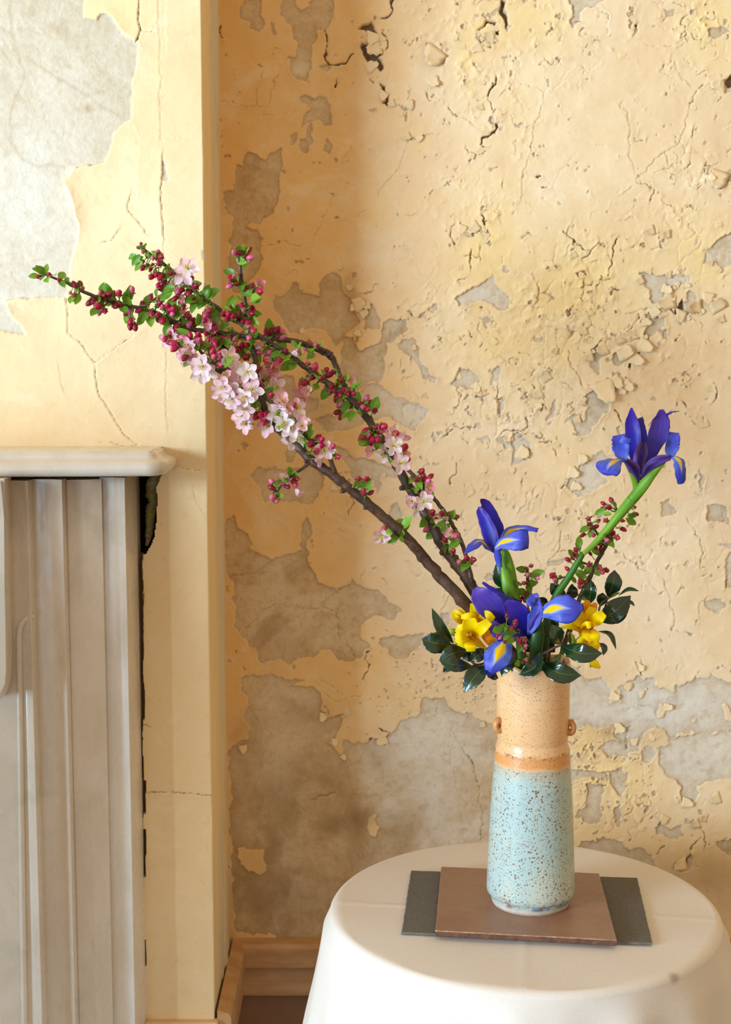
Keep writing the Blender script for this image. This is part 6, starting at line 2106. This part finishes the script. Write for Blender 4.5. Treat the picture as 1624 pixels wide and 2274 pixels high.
def add_blossom(root, pos, anchor, face=None, half=False, pink=0.0, s=1.0):
    off = wloc(root)
    dirv = (pos - anchor)
    dirv = dirv.normalized() if dirv.length > 1e-6 else Vector((0, 0, 1))
    if face is None:
        face = (dirv * .7 + Vector((brnd.uniform(-.6, .6), -.85, brnd.uniform(-.4, .6)))).normalized()
        if half:
            face = (dirv + Vector((brnd.uniform(-.4, .4), -.3, brnd.uniform(-.4, .2)))).normalized()
    m_ = align(face)
    ln = .0156 * s * brnd.uniform(.88, 1.12)
    o = put(HEART, root, pos - off, m_, (ln, ln, ln))
    st = brnd.uniform(0, 6.28)
    for k in range(5):
        a_ = st + 2 * math.pi * k / 5 + brnd.uniform(-.12, .12)
        pm = (PET_HALF if half else PET_OPEN)[brnd.randrange(3)]
        q = put(pm, o, (.05 * math.cos(a_), .05 * math.sin(a_), .0), Matrix.Rotation(a_, 3, 'Z') @ Matrix.Rotation(brnd.uniform(-.22, .22), 3, 'Y') @ Matrix.Rotation(brnd.uniform(-.2, .2), 3, 'X'), (1, 1, 1))
        q.color = (min(1, max(0, pink + brnd.uniform(-.15, .15))), 0, 0, 1)
    return o


def add_leaf(root, pos, anchor, s=1.0):
    off = wloc(root)
    x = pos - anchor
    L_ = .0212 * s * brnd.uniform(.8, 1.25)
    if x.length < 1e-5:
        x = Vector((1, 0, 0))
    x.normalize()
    n_ = Vector((brnd.uniform(-.5, .5), -1, brnd.uniform(-.2, .9)))
    z = (n_ - x * n_.dot(x)).normalized()
    m_ = Matrix((x, z.cross(x), z)).transposed()
    base = pos - x * (L_ * .5)
    return put(brnd.choice(LEAVES), root, base - off, m_, (L_, L_, L_))


class Branch:
    def __init__(self, name, loc, label):
        self.root = empty(name, loc, label, 'branch', 'flowering crab apple branches in the vase')
        self.lines = []

    def wood(self, nm, pts, hw, ns=9, n=None, seed=0, knots=True):
        n = n or len(pts) * 6
        C = [Vector(q) for q in catmull([tuple(P3(*p)) for p in pts], n)]
        r = random.Random(seed)
        Rr = [max(q[0], .6) * PXM for q in catmull([(h_,) for h_ in hw], n)]
        if knots:
            for k in range(2, n - 1):
                if r.random() < .09:
                    Rr[k] *= r.uniform(1.10, 1.28)
            C = [c_ + Vector((r.gauss(0, 1), r.gauss(0, 1), r.gauss(0, 1))) * Rr[i] * .09 for i, c_ in enumerate(C)]
        V, F, UV = tube_geo(C, Rr, ns, bump=.03, seed=seed)
        o = mesh(nm, V, F, M_bark, self.root, uvs=UV)
        self.lines.append([(C[i], i) for i in range(n)])
        self.pts = [c_ for ln in self.lines for c_, _ in ln]
        return o

    def spur(self, x0, y0, x1, y1, w=4, dy=-.004):
        p0 = P3(x0, y0)
        near = min(self.pts, key=lambda q: (self.scr(q)[0] - x0) ** 2 + (self.scr(q)[1] - y0) ** 2)
        d_ = near.y - Y0
        C = [Vector(q) for q in catmull([tuple(near), tuple(P3((x0 + x1) / 2 + 1, (y0 + y1) / 2 - 1, d_ + dy * .5)), tuple(P3(x1, y1, d_ + dy))], 8)]
        V, F, UV = tube_geo(C, [w * PXM * k for k in (1.5, 1.2, 1.0, .95, 1.05, .95, 1.1, .8)], 8, bump=.06)
        mesh('spur', V, F, M_bark, self.root, uvs=UV)

    def scr(self, q):
        return pix(q.x, q.y, q.z)


def line_scr(br):
    return np.array([pix(q.x, q.y, q.z) for q in br.pts])


# --- the branches -------------------------------------------------
b1 = Branch('crabapple_branch', P3(1175, 1520, .01), 'long flowering crab apple branch, the lower one reaching left, thick with pale open blossom')
b1.wood('stem', [(1196, 1530, .012), (1130, 1440, .008), (1042, 1350, .004), (985, 1287, .0), (940, 1237, -.004), (899, 1190, -.008), (855, 1152, -.010), (815, 1117, -.012), (775, 1084, -.014), (740, 1056, -.014), (690, 1020, -.012), (660, 990, -.010), (633, 966, -.010), (605, 938, -.010), (588, 912, -.008), (583, 884, -.006), (580, 850, -.002), (570, 815, .004), (562, 775, .010), (556, 735, .014), (550, 695, .014), (542, 655, .012), (536, 612, .010), (531, 570, .008)],
        [13, 13, 13, 12.5, 12, 11.5, 11, 11, 10.5, 11, 10, 9.5, 9, 9, 8.5, 8, 6.5, 6, 5.5, 5, 4.8, 4.5, 4.2, 3.2], ns=12, seed=1)
b1.wood('twig', [(744, 1056, -.014), (741, 1040, -.018), (728, 1012, -.022), (712, 998, -.024), (690, 978, -.026), (662, 950, -.028), (628, 918, -.030), (600, 890, -.030), (572, 864, -.030), (545, 845, -.028), (489, 826, -.028), (464, 802, -.028), (445, 779, -.026), (428, 757, -.024)], [6, 5.5, 5, 4.5, 4.5, 4.6, 5, 4.6, 4.6, 4.2, 4, 3.8, 3.4, 3], seed=2)
b1.wood('twig', [(690, 1024, -.014), (672, 1040, -.018), (655, 1052, -.022), (636, 1066, -.024), (622, 1082, -.026), (612, 1100, -.026)], [5, 3.6, 3.2, 2.8, 2.4, 1.8], seed=3, knots=False)
for (x0, y0, x1, y1, w_) in ((820, 1122, 808, 1130, 4), (770, 1092, 756, 1090, 5), (940, 1240, 930, 1246, 3.5), (800, 1108, 802, 1090, 3.4), (900, 1192, 872, 1180, 3.4), (1000, 1300, 990, 1298, 3), (720, 1046, 718, 1030, 4), (690, 1022, 676, 1026, 4), (980, 1290, 976, 1280, 3)):
    b1.spur(x0, y0, x1, y1, w_)

b2 = Branch('crabapple_branch', P3(1180, 1520, .02), 'upper long crab apple branch, forking into two budded tips over the chimney breast')
b2.wood('stem', [(1170, 1530, .024), (1105, 1400, .022), (1052, 1310, .020), (1022, 1264, .020), (985, 1212, .020), (952, 1148, .020), (922, 1104, .020), (893, 1055, .020), (868, 1010, .020), (846, 972, .020), (828, 946, .020), (800, 908, .018), (772, 880, .018), (740, 858, .018), (712, 840, .018), (688, 822, .018), (655, 798, .018), (622, 775, .018), (590, 757, .018), (560, 735, .018), (530, 716, .016), (492, 690, .014), (455, 664, .012), (428, 642, .010), (405, 622, .010), (385, 604, .010), (362, 585, .010), (340, 570, .010), (322, 556, .010), (312, 546, .010)],
        [12, 13, 13, 12.5, 12, 11.5, 11, 10.5, 9.5, 9, 8.5, 8, 7.5, 6.8, 6.4, 6.2, 6, 5.8, 5.8, 5.4, 5, 4.8, 4.4, 4.6, 4.2, 4, 3.8, 4.2, 3.6, 2], ns=12, seed=4)
b2.wood('stem', [(790, 898, .018), (770, 868, .024), (755, 832, .030), (744, 808, .034), (735, 790, .036), (718, 780, .038), (690, 769, .040), (662, 760, .042), (634, 755, .044), (592, 750, .046), (560, 748, .046), (520, 744, .046), (469, 737, .044), (425, 731, .040), (400, 722, .036), (370, 706, .032), (345, 695, .028), (310, 684, .024), (270, 676, .020), (232, 666, .016), (195, 652, .012), (160, 634, .008), (128, 620, .004), (100, 610, .0)],
        [7, 6.5, 6.2, 6.5, 8, 8.5, 7, 6.5, 6.2, 6, 6, 6, 5.8, 6, 5.6, 5.6, 5, 4.2, 3.8, 3.6, 4, 3.2, 2.8, 1.8], ns=10, seed=5)
b2.wood('twig', [(1062, 1330, .018), (1048, 1290, .016), (1036, 1238, .014), (1024, 1200, .012), (1009, 1172, .012), (988, 1138, .012), (952, 1092, .014), (919, 1056, .016), (895, 1030, .018), (876, 1008, .02)], [5.5, 6.5, 5, 4.8, 4.6, 4.4, 4.4, 4.2, 4, 3.6], seed=6)
for (x0, y0, x1, y1, w_) in ((905, 1085, 888, 1084, 5.5), (992, 1222, 978, 1230, 5.5), (1010, 1246, 1014, 1234, 5), (850, 985, 856, 975, 4), (1040, 1296, 1034, 1284, 4)):
    b2.spur(x0, y0, x1, y1, w_)

b3 = Branch('crabapple_branch', P3(1232, 1500, .03), 'slim crab apple twig of dark red buds standing behind the tall iris stem')
b3.wood('stem', [(1225, 1510, .030), (1262, 1410, .030), (1286, 1332, .030), (1312, 1278, .028), (1330, 1240, .028), (1345, 1214, .026), (1356, 1186, .026), (1366, 1160, .024), (1372, 1135, .024)], [5.5, 5.5, 5.2, 5, 4.6, 4.2, 3.6, 3, 2], seed=7)
b3.wood('twig', [(1345, 1214, .026), (1330, 1190, .02), (1318, 1170, .02), (1308, 1152, .02)], [3, 2.5, 2.2, 1.6], seed=8, knots=False)
b3.wood('twig', [(1320, 1262, .028), (1290, 1250, .022), (1262, 1278, .022), (1240, 1284, .022)], [3, 2.5, 2.2, 1.6], seed=9, knots=False)
b4 = Branch('crabapple_branch', P3(1188, 1500, .03), 'short crab apple sprig of closed buds and small leaves between the two iris stems')
b4.wood('stem', [(1212, 1500, .024), (1200, 1420, .022), (1186, 1350, .020), (1176, 1310, .018), (1172, 1280, .016), (1172, 1262, .014)], [5, 5, 4.6, 4.2, 3.6, 2.4], seed=10)
b5 = Branch('crabapple_branch', P3(1160, 1480, -.07), 'small crab apple sprig of deep red buds drooping at the front, over the low iris')
b5.wood('stem', [(1176, 1500, -.060), (1168, 1460, -.074), (1160, 1430, -.086), (1146, 1405, -.096), (1132, 1392, -.100)], [3.6, 3.4, 3, 2.6, 1.8], seed=11)
b5.wood('twig', [(1164, 1444, -.080), (1160, 1424, -.092), (1162, 1418, -.098)], [2.6, 2.2, 1.6], seed=12, knots=False)

for b_ in (b1, b2, b3, b4, b5):
    b_.S2 = line_scr(b_)

c3_ = crop(60, 520, 3.69)
c5_ = crop(280, 530, 7.38)
c4_ = crop(400, 530, 4.06)
c6_ = crop(560, 780, 3.007)
# clusters: x, y, open blossoms, buds, leaves (+ 'h' half-open pink blossoms, + pale/pink tone)
CL = []


def cl(c, s, rows, owner=None):
    for row in rows:
        x, y, o_, b_, l_ = row[:5]
        X, Y = c(x, y)
        CL.append((X, Y, o_, b_, l_, row[5] if len(row) > 5 else 0, row[6] if len(row) > 6 else .15, owner))


cl(c3_, 3.69, [(100, 335, 0, 1, 3), (130, 300, 0, 0, 2), (190, 340, 0, 1, 2), (275, 365, 0, 1, 2), (350, 395, 0, 0, 2), (380, 490, 0, 2, 2), (385, 545, 0, 1, 1), (430, 420, 0, 3, 0), (550, 560, 0, 3, 1), (625, 500, 0, 3, 2), (690, 510, 0, 1, 2), (600, 620, 0, 4, 1),
               (755, 480, 0, 1, 0), (860, 455, 0, 1, 0), (820, 510, 0, 0, 3), (725, 565, 0, 1, 1), (825, 650, 0, 2, 1), (855, 740, 0, 3, 0), (945, 700, 0, 0, 2), (770, 605, 0, 1, 1), (930, 620, 0, 2, 1),
               (975, 570, 0, 2, 1), (1025, 530, 0, 2, 0), (1095, 530, 0, 3, 1), (1150, 600, 0, 3, 1), (1200, 645, 0, 2, 3), (1080, 690, 0, 3, 1), (1010, 670, 0, 1, 1), (1150, 750, 0, 1, 2), (1280, 670, 0, 2, 0, 1, .9), (1340, 720, 0, 4, 1), (1190, 780, 0, 1, 1, 1, .7), (1160, 850, 1, 2, 0, 0, .5), (1200, 910, 0, 3, 0),
               (1250, 800, 0, 3, 1), (1310, 850, 0, 3, 2), (1330, 940, 1, 0, 0, 1, .6), (1310, 990, 1, 1, 0, 0, .5), (1430, 700, 0, 0, 3), (1480, 660, 0, 3, 0, 1, .8), (1500, 800, 0, 3, 1, 1, .8), (1415, 850, 0, 2, 0), (1380, 880, 0, 2, 1), (1540, 890, 0, 4, 1), (1560, 1010, 0, 3, 0), (1450, 920, 0, 1, 1)])
cl(c5_, 7.38, [(240, 110, 0, 1, 1), (215, 170, 0, 2, 0), (300, 200, 0, 1, 2), (150, 320, 0, 0, 2), (240, 400, 0, 1, 2), (270, 480, 0, 1, 0), (350, 300, 0, 1, 0), (530, 255, 0, 2, 1), (545, 410, 0, 1, 0), (460, 340, 0, 2, 0), (600, 350, 0, 0, 1), (420, 490, 0, 3, 1), (350, 440, 0, 1, 0), (460, 590, 0, 2, 0), (600, 640, 0, 1, 1), (720, 520, 0, 0, 2), (740, 565, 0, 1, 0),
               (840, 680, 1, 0, 0, 0, .2), (1020, 500, 1, 0, 0, 0, .35), (950, 600, 1, 0, 0, 0, .2), (1060, 650, 0, 1, 0), (1060, 770, 0, 0, 3), (530, 760, 0, 1, 0), (610, 720, 0, 1, 0), (600, 830, 0, 2, 0), (690, 890, 0, 0, 2), (950, 890, 0, 2, 0, 1, .8), (870, 860, 0, 1, 0), (1140, 775, 0, 1, 0), (1190, 890, 0, 0, 2), (1245, 870, 0, 0, 0, 1, .7), (1350, 910, 0, 0, 2), (800, 985, 0, 1, 0), (900, 1070, 0, 2, 0), (1150, 990, 0, 0, 2), (1330, 1040, 0, 0, 2), (1440, 1220, 0, 0, 2), (1340, 1230, 0, 2, 0), (1080, 1060, 0, 1, 1)])
cl(c4_, 4.06, [(490, 640, 0, 4, 2), (580, 625, 0, 2, 1), (640, 640, 0, 2, 1), (540, 690, 0, 3, 3), (650, 690, 0, 0, 2), (600, 745, 0, 2, 2), (630, 815, 0, 2, 1), (585, 860, 0, 2, 1), (640, 890, 0, 1, 2), (420, 670, 0, 2, 1), (450, 720, 0, 2, 0),
               (830, 850, 0, 6, 2), (900, 880, 0, 4, 2), (380, 780, 0, 0, 3), (460, 850, 0, 1, 3), (270, 740, 0, 1, 0, 2, .75), (270, 800, 0, 1, 0, 2, .75), (270, 870, 0, 1, 0, 1, .8), (300, 940, 0, 4, 1), (400, 920, 0, 1, 2), (380, 990, 0, 3, 1), (440, 930, 0, 2, 0), (510, 940, 0, 1, 0, 1, .95), (540, 990, 0, 3, 1), (500, 1040, 0, 2, 2), (460, 990, 0, 2, 0), (330, 1060, 0, 5, 0), (300, 1020, 0, 2, 0), (590, 1070, 0, 1, 0), (690, 1010, 0, 2, 2, 1, .6), (790, 1040, 0, 2, 1), (620, 960, 0, 1, 2),
               (420, 1080, 1, 0, 1, 0, .25), (340, 1100, 0, 3, 0), (210, 1150, 1, 0, 0, 0, .25), (170, 1200, 1, 1, 0, 0, .2), (260, 1190, 1, 0, 0, 0, .2), (280, 1140, 0, 0, 0, 1, .5), (80, 1050, 1, 0, 1, 1, .6), (90, 970, 0, 0, 0, 1, .6), (400, 1190, 0, 2, 0, 1, .6), (430, 1150, 0, 2, 0), (620, 1160, 0, 1, 0), (685, 1160, 0, 1, 1),
               (530, 1200, 1, 0, 1), (610, 1200, 1, 0, 0), (650, 1240, 1, 0, 0), (500, 1260, 1, 0, 0), (560, 1290, 1, 0, 0, 0, .05), (600, 1270, 0, 1, 0), (440, 1260, 1, 0, 0, 1, .5), (400, 1330, 1, 0, 0, 0, .3), (420, 1400, 1, 0, 0, 0, .2), (370, 1380, 1, 0, 0, 0, .35), (470, 1350, 1, 0, 0, 0, .2), (470, 1440, 1, 0, 0, 0, .3), (520, 1390, 1, 0, 0, 0, .1), (530, 1420, 0, 1, 0), (580, 1370, 0, 1, 0), (590, 1420, 1, 0, 0, 0, .0), (655, 1360, 1, 0, 0, 0, .3), (500, 1470, 1, 0, 0, 0, .3),
               (590, 1540, 1, 0, 0, 0, .3), (630, 1520, 1, 0, 0, 0, .1), (560, 1600, 1, 0, 0, 0, .3), (620, 1620, 1, 0, 0, 0, .2), (600, 1670, 1, 0, 0, 0, .35), (760, 1260, 1, 0, 1, 1, .55), (850, 1340, 1, 0, 0, 0, .2), (820, 1300, 0, 0, 0, 1, .7), (740, 1330, 0, 2, 2), (810, 1390, 0, 0, 2), (700, 1430, 0, 0, 1), (650, 1470, 0, 0, 2), (700, 1500, 0, 0, 1), (680, 1590, 0, 1, 1), (820, 1410, 0, 1, 0),
               (760, 1620, 0, 3, 0), (810, 1580, 0, 2, 0), (800, 1690, 1, 0, 0, 0, .3), (780, 1660, 0, 0, 0, 1, .6), (880, 1610, 0, 0, 2), (890, 1570, 1, 0, 0, 0, .1), (920, 1650, 1, 0, 1, 0, .0), (920, 1480, 0, 1, 0, 1, .6), (960, 1500, 0, 0, 0, 2, .6), (1050, 1530, 1, 0, 0, 0, .25), (1030, 1500, 0, 1, 0, 0), (1030, 1625, 0, 0, 2), (1085, 1660, 0, 1, 0), (1000, 1720, 1, 0, 0, 0, .15), (1100, 1690, 0, 0, 0, 1, .4),
               (520, 120, 0, 2, 1), (580, 100, 0, 2, 1), (610, 135, 0, 3, 1), (570, 190, 0, 0, 3), (470, 350, 0, 3, 1), (450, 390, 0, 2, 0), (520, 390, 0, 1, 3), (655, 420, 0, 1, 0), (690, 445, 0, 1, 0, 1, .95), (720, 475, 0, 1, 0), (590, 460, 0, 1, 1), (535, 550, 0, 0, 1), (680, 560, 0, 0, 3), (620, 590, 0, 0, 1),
               (850, 1100, 0, 2, 1, 2, .9), (820, 1160, 0, 0, 0, 1, .95), (880, 1180, 0, 0, 0, 1, .9), (840, 1050, 0, 1, 1), (990, 1020, 0, 1, 0, 1, .55), (960, 1070, 0, 0, 1), (1060, 975, 0, 0, 3), (1085, 1065, 0, 0, 1), (1000, 1140, 0, 0, 3), (1180, 960, 0, 3, 0), (1240, 970, 0, 1, 2), (1195, 1025, 0, 0, 2)])
cl(c6_, 3.007, [(375, 85, 0, 1, 0), (420, 105, 0, 1, 0), (365, 190, 0, 2, 0), (345, 230, 0, 0, 0, 2, .75), (380, 285, 0, 0, 0, 2, .6), (330, 215, 0, 1, 0), (415, 175, 0, 1, 1), (495, 140, 0, 2, 0), (550, 140, 0, 1, 1), (465, 180, 0, 1, 0), (425, 240, 0, 0, 1), (590, 180, 0, 1, 3), (560, 235, 0, 3, 1), (515, 255, 0, 3, 1), (640, 270, 0, 3, 1), (685, 240, 0, 0, 2), (690, 275, 0, 1, 1), (600, 365, 0, 1, 1), (645, 345, 0, 1, 0, 1, .3), (695, 345, 0, 1, 2), (640, 435, 0, 0, 2), (590, 420, 0, 2, 0), (580, 310, 0, 2, 1),
                (770, 345, 0, 4, 1), (750, 385, 0, 2, 2), (830, 380, 0, 1, 1), (645, 190, 0, 0, 0, 1, .5), (775, 550, 0, 3, 1), (750, 580, 0, 2, 1), (850, 515, 0, 2, 1, 1, .9), (885, 495, 0, 1, 0), (830, 585, 0, 3, 2), (815, 660, 0, 0, 0, 1, .7), (780, 620, 0, 1, 1), (940, 560, 1, 0, 0, 0, .4), (960, 550, 0, 1, 0), (930, 640, 1, 0, 1, 0, .0), (890, 680, 1, 0, 0, 0, .15), (1000, 595, 0, 0, 0, 1, .75), (1020, 640, 0, 1, 0), (985, 750, 1, 0, 0, 0, .35), (1040, 725, 0, 1, 0), (995, 800, 0, 1, 0), (930, 710, 0, 0, 1), (1000, 690, 0, 0, 0, 1, .6),
                (1135, 800, 0, 1, 0), (1100, 870, 0, 1, 1), (1165, 845, 0, 3, 0), (1180, 895, 0, 1, 0, 1, .8), (1125, 938, 0, 1, 0), (1175, 965, 0, 0, 2), (1075, 920, 0, 0, 2), (1080, 850, 0, 0, 1), (1075, 1000, 0, 0, 0, 1, .5), (1110, 1045, 1, 0, 0, 0, .2), (1145, 1010, 1, 0, 0, 0, .1), (1205, 1075, 0, 1, 0), (1250, 1105, 0, 2, 0, 1, .4), (1290, 1130, 1, 0, 0, 0, .1), (1315, 1090, 0, 1, 0), (1360, 1095, 0, 1, 1), (1230, 1150, 0, 0, 2), (1290, 1170, 0, 0, 2), (1165, 1190, 0, 1, 0), (1150, 1140, 0, 0, 1), (1200, 1220, 0, 0, 1), (1290, 1260, 0, 1, 0), (1340, 1220, 0, 1, 0, 1, .8), (1355, 1275, 0, 0, 2), (1330, 1325, 0, 1, 1), (1385, 1405, 0, 1, 0), (1450, 1395, 0, 3, 1), (1430, 1440, 0, 0, 1)])
cl(c6_, 3.007, [(440, 580, 0, 1, 0), (465, 590, 0, 1, 0), (485, 650, 1, 1, 0, 0, .3), (540, 635, 0, 1, 0), (570, 692, 0, 1, 1), (395, 620, 0, 1, 0), (415, 665, 0, 1, 1), (465, 712, 0, 0, 0, 1, .6), (385, 545, 0, 0, 2), (290, 570, 1, 0, 1, 0, .15), (275, 600, 1, 0, 0, 0, .1), (330, 600, 0, 0, 2), (330, 490, 0, 1, 0, 1, .4), (520, 640, 0, 1, 0),
                (130, 870, 0, 1, 0), (130, 910, 0, 1, 0), (190, 845, 0, 1, 0), (215, 890, 0, 2, 0), (230, 855, 0, 0, 0, 1, .8), (290, 860, 0, 2, 0), (290, 915, 0, 0, 0, 1, .4), (160, 985, 0, 2, 1), (150, 950, 0, 1, 1), (245, 810, 0, 0, 2), (290, 822, 0, 0, 1), (180, 880, 0, 0, 2),
                (712, 850, 0, 1, 0), (765, 853, 0, 1, 0), (735, 880, 0, 0, 2), (765, 905, 0, 0, 1), (775, 930, 0, 3, 0), (750, 950, 0, 1, 0), (880, 1185, 0, 1, 0), (865, 1225, 1, 0, 0, 0, .3), (980, 1190, 0, 2, 0), (1025, 1170, 0, 0, 2), (950, 1242, 0, 0, 1), (995, 1245, 0, 0, 1), (975, 1150, 0, 0, 1), (915, 1190, 0, 0, 1), (1005, 1215, 0, 0, 1)], b1)
q2 = crop(1000, 880, 2.9)
cl(q2, 2.9, [(1040, 670, 0, 1, 0), (985, 690, 0, 1, 0), (985, 722, 0, 1, 0), (1020, 715, 0, 1, 0), (965, 745, 0, 0, 1), (1010, 757, 0, 0, 1), (890, 790, 0, 1, 0), (957, 800, 0, 1, 0), (895, 825, 0, 1, 0), (1000, 800, 0, 1, 0), (870, 857, 0, 0, 1), (852, 895, 0, 1, 0), (920, 895, 0, 1, 0), (920, 850, 0, 2, 1), (825, 945, 0, 0, 2), (805, 1010, 0, 3, 1), (770, 1050, 0, 2, 0), (1185, 715, 0, 1, 0), (1198, 760, 0, 1, 0), (1165, 780, 0, 0, 2), (1110, 800, 0, 1, 0), (1085, 850, 0, 0, 1), (1118, 858, 0, 1, 0), (1080, 910, 0, 1, 0), (1030, 900, 0, 3, 1), (1000, 930, 0, 1, 2), (960, 960, 0, 3, 0), (1030, 950, 0, 0, 1), (935, 985, 0, 1, 1), (900, 1010, 0, 1, 0), (895, 1085, 0, 1, 0), (890, 1115, 0, 0, 1), (840, 1145, 0, 0, 1), (945, 1112, 0, 0, 1), (980, 1120, 0, 3, 1), (850, 1100, 0, 0, 1), (755, 1110, 0, 1, 0), (850, 1200, 0, 3, 1), (675, 1170, 0, 2, 0), (710, 1160, 0, 1, 0), (790, 1180, 0, 0, 1), (680, 1205, 0, 1, 0), (1060, 700, 0, 0, 1), (860, 1290, 0, 0, 2)], b3)
cl(q2, 2.9, [(460, 1115, 0, 0, 1), (480, 1108, 0, 1, 0), (527, 1090, 0, 1, 0), (548, 1140, 0, 0, 2), (565, 1172, 0, 1, 0), (527, 1190, 0, 1, 0), (460, 1200, 0, 1, 1), (492, 1215, 0, 1, 1), (500, 1150, 0, 1, 0), (500, 1270, 0, 2, 1), (465, 1290, 0, 2, 1), (490, 1310, 0, 1, 1), (530, 1210, 0, 0, 1)], b4)
cl(q9, 2.9, [(655, 370, 0, 1, 0), (712, 405, 0, 1, 0), (700, 445, 0, 2, 0), (585, 465, 0, 0, 1), (655, 500, 0, 0, 1), (625, 430, 0, 0, 1), (690, 470, 0, 0, 2), (600, 497, 0, 1, 0), (612, 512, 0, 1, 0), (640, 540, 0, 1, 0), (730, 465, 0, 1, 0), (650, 430, 0, 0, 2), (680, 525, 0, 0, 1), (715, 520, 0, 2, 0), (765, 520, 0, 2, 0), (770, 570, 0, 3, 0), (735, 570, 0, 1, 1), (745, 545, 0, 1, 0), (780, 660, 0, 1, 0), (790, 690, 0, 1, 0), (745, 665, 0, 1, 1)], b5)

for (X, Y, no, nb, nl, nh, tone, owner) in CL:
    if owner is None:
        d1_ = np.hypot(b1.S2[:, 0] - X, b1.S2[:, 1] - Y)
        d2_ = np.hypot(b2.S2[:, 0] - X, b2.S2[:, 1] - Y)
        owner = b1 if d1_.min() < d2_.min() else b2
    dd = np.hypot(owner.S2[:, 0] - X, owner.S2[:, 1] - Y)
    k = int(dd.argmin())
    A = owner.pts[k]
    dist = dd[k]
    front = brnd.uniform(-.026, .008)
    if owner is b5:
        front = -.012
    cdep = A.y - Y0 + front
    Cc = P3(X, Y, cdep)
    n_el = no + nb + nl + nh
    if dist > 26:
        E = A.lerp(Cc, max(0.0, 1 - 20 / dist))
        V, F, UV = tube_geo([A, A.lerp(E, .5) + Vector((0, -.001, .001)), E], [.0016, .0011, .0010], 6)
        mesh('spur', V, F, M_ped if brnd.random() < .6 else M_bark, owner.root, uvs=UV)
    else:
        E = A
    rad = 0 if n_el == 1 else 3.5 + 4.6 * math.sqrt(n_el)
    st = brnd.uniform(0, 6.28)
    small = .62 if (owner in (b4, b5) or X < 170 or (X < 350 and Y < 600)) else (.78 if owner is b3 else 1.0)
    idx = 0
    for kind, cnt in (('o', no), ('h', nh), ('b', nb), ('l', nl)):
        for i in range(cnt):
            a_ = st + idx * 2.399
            rr_ = rad * math.sqrt((idx + .4) / max(n_el, 1))
            idx += 1
            p = P3(X + rr_ * math.cos(a_), Y + rr_ * math.sin(a_), cdep + brnd.uniform(-.009, .009))
            if kind == 'o':
                add_blossom(owner.root, p, E, pink=tone)
            elif kind == 'h':
                add_blossom(owner.root, p, E, half=True, pink=tone, s=.84)
            elif kind == 'b':
                add_bud(owner.root, p, E, small * brnd.uniform(.8, 1.15))
            else:
                add_leaf(owner.root, p, E, (.8 if small < 1 else 1.0))
# blossoms that hide the join of the side twig
